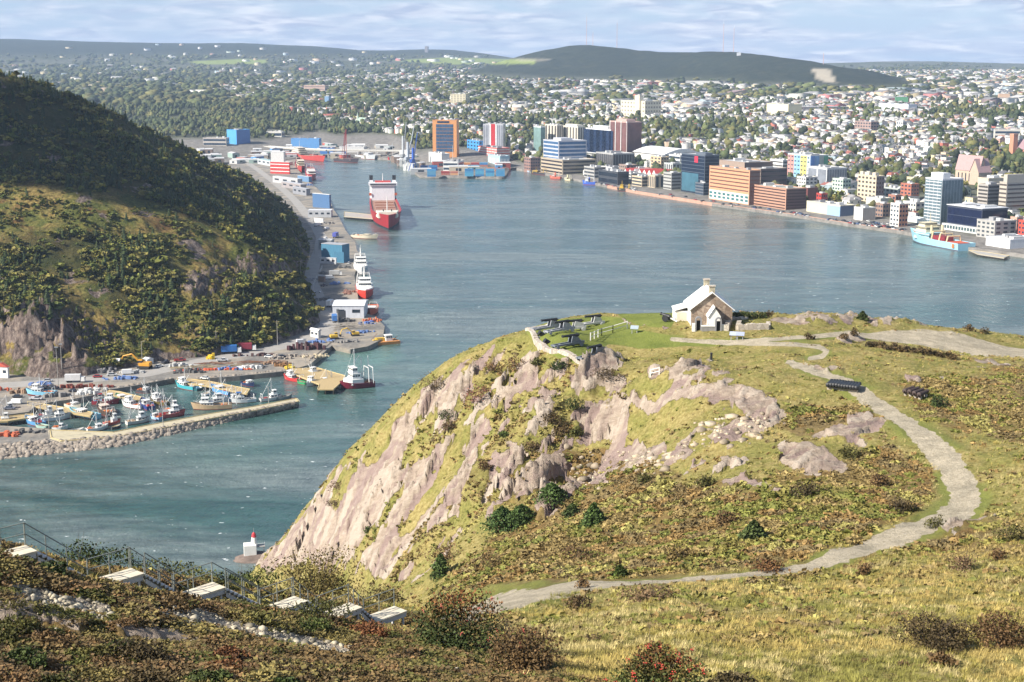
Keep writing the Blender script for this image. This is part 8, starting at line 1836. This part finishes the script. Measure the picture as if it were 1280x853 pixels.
for (px, py, w, h, c_, lb) in [(1172, 509, 30, 17, DGR, 'dark green shrub on the heath near the rusty barrels'), (805, 605, 30, 18, OLV, 'olive shrub below the pale ribs of rock'), (700, 462, 24, 14, DGR, 'dark shrub on the slope left of the pale outcrop'), (760, 478, 40, 20, DBR, 'brown shrub between the pale outcrop and the long rock'), (690, 530, 36, 22, DBR, 'brown shrub among the ribs of rock'), (720, 512, 26, 20, DGR, 'dark green shrub among the ribs of rock'), (600, 505, 44, 26, (.16,.08,.06), 'purplish bush on the cliff slope'), (540, 495, 40, 24, (.13,.10,.05), 'straggly bush on the skyline of the cliff'), (1065, 575, 40, 20, OLV, 'olive shrub right of the flat rocks'), (1010, 620, 50, 22, DBR, 'brown shrub below the flat rocks'), (955, 715, 60, 16, (.14,.075,.035), 'russet shrubs at the near edge of the path'), (905, 655, 40, 22, BRN, 'brown shrub in the middle of the heath'), (1125, 640, 40, 22, DBR, 'dark shrub inside the bend of the path'), (1098, 610, 36, 18, (.14,.085,.04), 'brown shrub above the one inside the bend'), (880, 610, 34, 18, OLV, 'olive shrub left of the low flat rock'), (560, 700, 60, 26, (.14,.085,.045), 'brown shrub at the foot of the cliff'), (610, 715, 60, 24, (.12,.085,.035), 'brown shrub between the cliff and the path'), (720, 700, 60, 22, BRN, 'brown shrub just above the path'), (850, 700, 46, 18, (.13,.10,.04), 'olive brown shrub beyond the path'), (560, 530, 26, 16, DGR, 'dark green bush on the cliff top slope')]: shrub(lb, px, py, w, h, c_, 500, .16)
for k in range(46):                                                         # bushes caught in the ledges of the cliff slope
    t = rv.random(); px = 380 + 400 * t + rv.normal(0, 25); py = 640 - 190 * t + rv.uniform(-70, 75)
    if spoly(np.array([px]), np.array([py]), [(330,705),(430,585),(520,505),(640,425),(700,460),(790,455),(810,530),(720,640),(600,660),(500,725)], 2)[0] < .7: continue
    g_ = ground(px, py)
    if head_masks(np.array([g_.x]), np.array([g_.y]), np.array([g_.z]))[3][0] > .25: continue
    cn, cc_ = [('olive', OLV), ('green', (.065,.09,.024)), ('grey brown', (.14,.10,.07)), ('brown', BRN), ('dark', DBR)][k % 5]; w_ = rv.uniform(14, 36); shrub('%s bush among the rocks of the cliff slope' % cn, px, py, w_, w_ * rv.uniform(.45, .7), cc_, 420, .17, group='bushes among the rocks of the cliff slope', stems=5)
for i in range(14):
    px = 1086 + i * 8.2; py = 432 + i * 1.15 + rv.uniform(-1, 1.5); shrub('dark brown bush in the row below the gravel lay-by', px, py + 2, rv.uniform(12, 20), rv.uniform(7, 11), DBR, 160, .2, group='bushes along the gravel lay-by', stems=4)
for (px, py, lb) in [(1055, 424, 'small bush by the pale rocks left of the gravel lay-by'), (1012, 425, 'dark bush beside the path right of the ruined walls'), (1068, 420, 'bush right of the small pale rocks'), (1212, 415, 'tuft of bush on the far rim of the headland'), (1232, 418, 'second tuft of bush on the far rim at the right'), (962, 396, 'bare brown bush on the rim right of the hedge')]: shrub(lb, px, py, 14, 10, DBR, 160, .2, stems=4)
for k in range(34):                                                         # mixed bushes of the near slope
    px = rv.uniform(-10, 545); py = rv.uniform(765, 872); py = max(py, 712 + px * .14); cn, cc_ = [('olive', OLV), ('green', (.06,.085,.024)), ('russet', (.16,.075,.035)), ('brown', BRN), ('dark', DBR)][k % 5]; w_ = rv.uniform(45, 95)
    if min(polydist(np.array([px]), np.array([py - 8.]), L_)[0] for L_, _ in GRAVEL) < 26 or spoly(np.array([px]), np.array([py]), ROCKP[-1], 18)[0] > .2 or spoly(np.array([px]), np.array([py]), ROCKP[-2], 18)[0] > .2: continue
    shrub('low %s bush in the scrub of the near slope' % cn, px, py + 6, w_, w_ * rv.uniform(.26, .42), cc_, 1500, .075, group='low bushes in the scrub of the near slope', stems=8)
# loose stones on the bare trail
bm = bmesh.new(); bmesh.ops.create_icosphere(bm, subdivisions=1, radius=1); sv = np.array([v.co[:] for v in bm.verts]); sf = np.array([[v.index for v in f.verts] for f in bm.faces]); bm.free()
STT = [(sv * (1 + rv.uniform(-.3, .3, sv.shape)) * np.array([.5, .5, .5]), sf) for _ in range(6)]
x, y, z, qx, qy, m, h = head_pts(90000, 30, 82, .8); I = np.where((m[4] > .45) | ((m[0] > .5) & (rv.random(len(x)) < .10)) | ((m[3] > .2) & (m[3] < .6) & (rv.random(len(x)) < .3) & (y < 75)))[0]; H = np.clip(.07 * np.exp(rv.normal(0, .6, len(I))), .03, .38) * np.where(m[0][I] > .5, .4, 1)
V, Fq, C = mass(STT, np.stack([x[I], y[I], z[I] + H * .12], -1), H, H * rv.uniform(1, 1.6, len(I)), np.array([(.38,.34,.29)]) * rv.uniform(.45, 1.35, (len(I), 1)), rv); tag(link('loose_stones', np_mesh('loose_stones', V, Fq, FMAT, cols=np.clip(C, 0, .6))), 'pale loose stones strewn along the bare trail', 'stones', kind='stuff')
x, y, z, qx, qy, m, h = head_pts(60000, 150, 235, 1.0); w_ = np.zeros(len(x))
for L in [[(765,560),(835,562),(870,540),(880,552),(830,590),(780,592)], [(865,528),(960,515),(968,535),(940,556),(880,560)], [(700,560),(760,570),(750,610),(690,610)], [(960,595),(1000,600),(990,620),(950,615)]]: w_ = np.maximum(w_, spoly(qx, qy, L, 4))
I = np.where(rv.random(len(x)) < w_ * .22)[0]; H = np.clip(.30 * np.exp(rv.normal(0, .5, len(I))), .12, 1.0); V, Fq, C = mass(STT, np.stack([x[I], y[I], z[I]], -1), H, H * rv.uniform(1.1, 2.2, len(I)), np.array([(.42,.35,.29)]) * rv.uniform(.4, 1.25, (len(I), 1)), rv); tag(link('broken_rocks', np_mesh('broken_rocks', V, Fq, FMAT, cols=np.clip(C, 0, .55))), 'broken grey and pink rocks scattered below the outcrops', 'stones', kind='stuff')
# hedge beside the barracks
root = empty('hedge', PZ(936, 405, 108.9), 0, 'dark clipped hedge in the lee of the barracks', 'hedge'); Pq = np.stack([rv.uniform(-2.6, 2.9, 2600), rv.uniform(-.9, .9, 2600), rv.uniform(0, 1.9, 2600)], -1); V, Fq = leaves(Pq, .2, rv); link('foliage', np_mesh('foliage', V, Fq, FMAT, cols=np.repeat(np.array(DGR)[None] * rv.uniform(.6, 1.2, (2600, 1)), 4, 0)), root); m = MB()
for k in range(7): m.tube((-2.4 + k * .8, 0, -.3), (-2.4 + k * .8, .1, 1.2), .05, n=5)
m.build('stems', BARK, root)
# spruces of the headland
def spruce(label, px, py, wpx, hpx, col, n=1100, leaf=.26):
    g = ground(px, py); rg = np.random.default_rng(int(px * 3 + py)); s = g.y / F * 1.04; w = wpx * s; h = hpx * s * 1.03; root = empty('spruce_tree', g, 0, label, 'tree')
    n = n * 2; leaf *= .72; h *= .72; w *= 1.1; t = rg.random(n) ** .9; r = (1 - t) ** .62 * w * .56 * (.45 + .75 * np.abs(np.sin(t * 17 + px)) ** .7) * (.7 + .6 * vnoise(t * 5 + px, np.full(n, py * .7))) * (.55 + .5 * np.abs(np.sin(t * 26))) * rg.uniform(.45, 1.05, n); a = rg.uniform(0, 2 * PI, n) ; a = np.round(a * 9 / (2 * PI) + t * 7) * (2 * PI / 9) + rg.normal(0, .22, n)
    P = np.stack([r * np.cos(a), r * np.sin(a), .06 * h + t * h * .94 - r * .22], -1); V, Fq = leaves(P, leaf, rg, 1.9, -.15); link('crown', np_mesh('crown', V, Fq, FMAT, cols=np.repeat(np.array(col)[None] * rg.uniform(.55, 1.5, (n, 1)), 4, 0)), root); MB().tube((0, 0, -.3), (0, 0, h * .9), .05 + .012 * h, .015, n=6).build('trunk', BARK, root)
SPG = (.062,.105,.030); spruce('broad dark spruce at the left of the clump below the cliff', 628, 662, 48, 38, SPG); spruce('broad dark spruce at the middle of the clump below the cliff', 652, 657, 46, 36, SPG); spruce('smaller spruce at the right of the clump below the cliff', 690, 634, 40, 26, SPG); spruce('slender spruce standing in the heath right of the clump', 742, 658, 28, 40, (.075,.12,.036)); spruce('slim spruce at the foot of the cliff', 551, 722, 22, 42, (.06,.10,.03)); spruce('pale green stunted spruce in the heath near the path', 942, 674, 40, 32, (.10,.13,.045)); spruce('tiny spruce beside the flat heath', 775, 722, 18, 18, (.05,.08,.02)); spruce('lone little conifer on the far rim', 1078, 400, 13, 13, (.045,.065,.02), 500, .3); spruce('pale young spruce by the spruce clump', 715, 645, 20, 18, (.06,.09,.03))

# ------------------------------------------------------------------ an unseen cloud, shaped to shade the upper part of the hill
Q = []
for px, py in [(-120,150),(-60,218),(0,216),(60,232),(120,248),(180,262),(240,274),(300,290),(350,306),(372,300),(330,262),(280,222),(220,195),(160,165),(100,140),(40,118),(-20,95),(-120,70)]:
    D = np.arange(700, 1600, 4.0); rx, ry, rd = ray(px, py); k = int(np.argmax(_SG(rx / ry * D, D) >= CAM_H + rd / ry * D)); k = k if k > 0 else int(np.argmin(abs(D - 1050))); q = Vector((rx / ry * D[k], D[k], CAM_H + rd / ry * D[k])); t = (640 - q.z) / SUN_DIR.z; q = q + SUN_DIR * t; Q.append((q.x, q.y))
Q = np.array(Q); cx, cy_ = Q.mean(0); n = 160; seg = np.linspace(0, len(Q), n, endpoint=False); Qx = np.interp(seg, np.arange(len(Q) + 1), np.r_[Q[:, 0], Q[0, 0]]); Qy = np.interp(seg, np.arange(len(Q) + 1), np.r_[Q[:, 1], Q[0, 1]])
rings = []
for f, z in ((1.0, 0), (1.03, 25), (.97, 60), (.82, 95), (.6, 120), (.3, 135), (.02, 140)):
    w_ = 1 + (vnoise(seg * 1.3 + z / 30, np.full(n, z / 40)) - .5) * .10; rings.append(np.stack([cx + SUN_DIR.x / SUN_DIR.z * z + (Qx - cx) * f * w_, cy_ + SUN_DIR.y / SUN_DIR.z * z + (Qy - cy_) * f * w_, 640 + z + (vnoise(seg * .9, np.full(n, z / 25.)) - .5) * 20 * (z > 0)], -1))
V = np.concatenate([np.stack([cx + (Qx - cx) * .02, cy_ + (Qy - cy_) * .02, np.full(n, 640.)], -1)] + rings); i = np.arange(n); Fq = np.concatenate([np.stack([r_ * n + i, r_ * n + (i + 1) % n, (r_ + 1) * n + (i + 1) % n, (r_ + 1) * n + i], -1) for r_ in range(len(rings))])
tag(link('cloud', np_mesh('cloud', V, Fq, mat('cloud_white', (.8,.8,.8), 1.0, .05, .01), smooth=True)), 'unseen white cloud shaped to shade the upper left hill', 'cloud', kind='stuff')
# ------------------------------------------------------------------ the air between here and the far hills
hm = bpy.data.materials.new('haze_air'); hm.use_nodes = True; t = hm.node_tree; t.nodes.clear()
o_ = t.nodes.new('ShaderNodeOutputMaterial'); v_ = t.nodes.new('ShaderNodeVolumePrincipled')
v_.inputs['Color'].default_value = (0.55, 0.73, 1.0, 1); v_.inputs['Density'].default_value = HAZE_DENSITY
v_.inputs['Anisotropy'].default_value = 0.0
t.links.new(v_.outputs['Volume'], o_.inputs['Volume'])
hb_ = MB().box((0, 7400, -12.5), (16500, 15600, 480)).build('haze', hm)
tag(hb_, 'thin blue haze over the far city and hills', 'haze', kind='stuff')
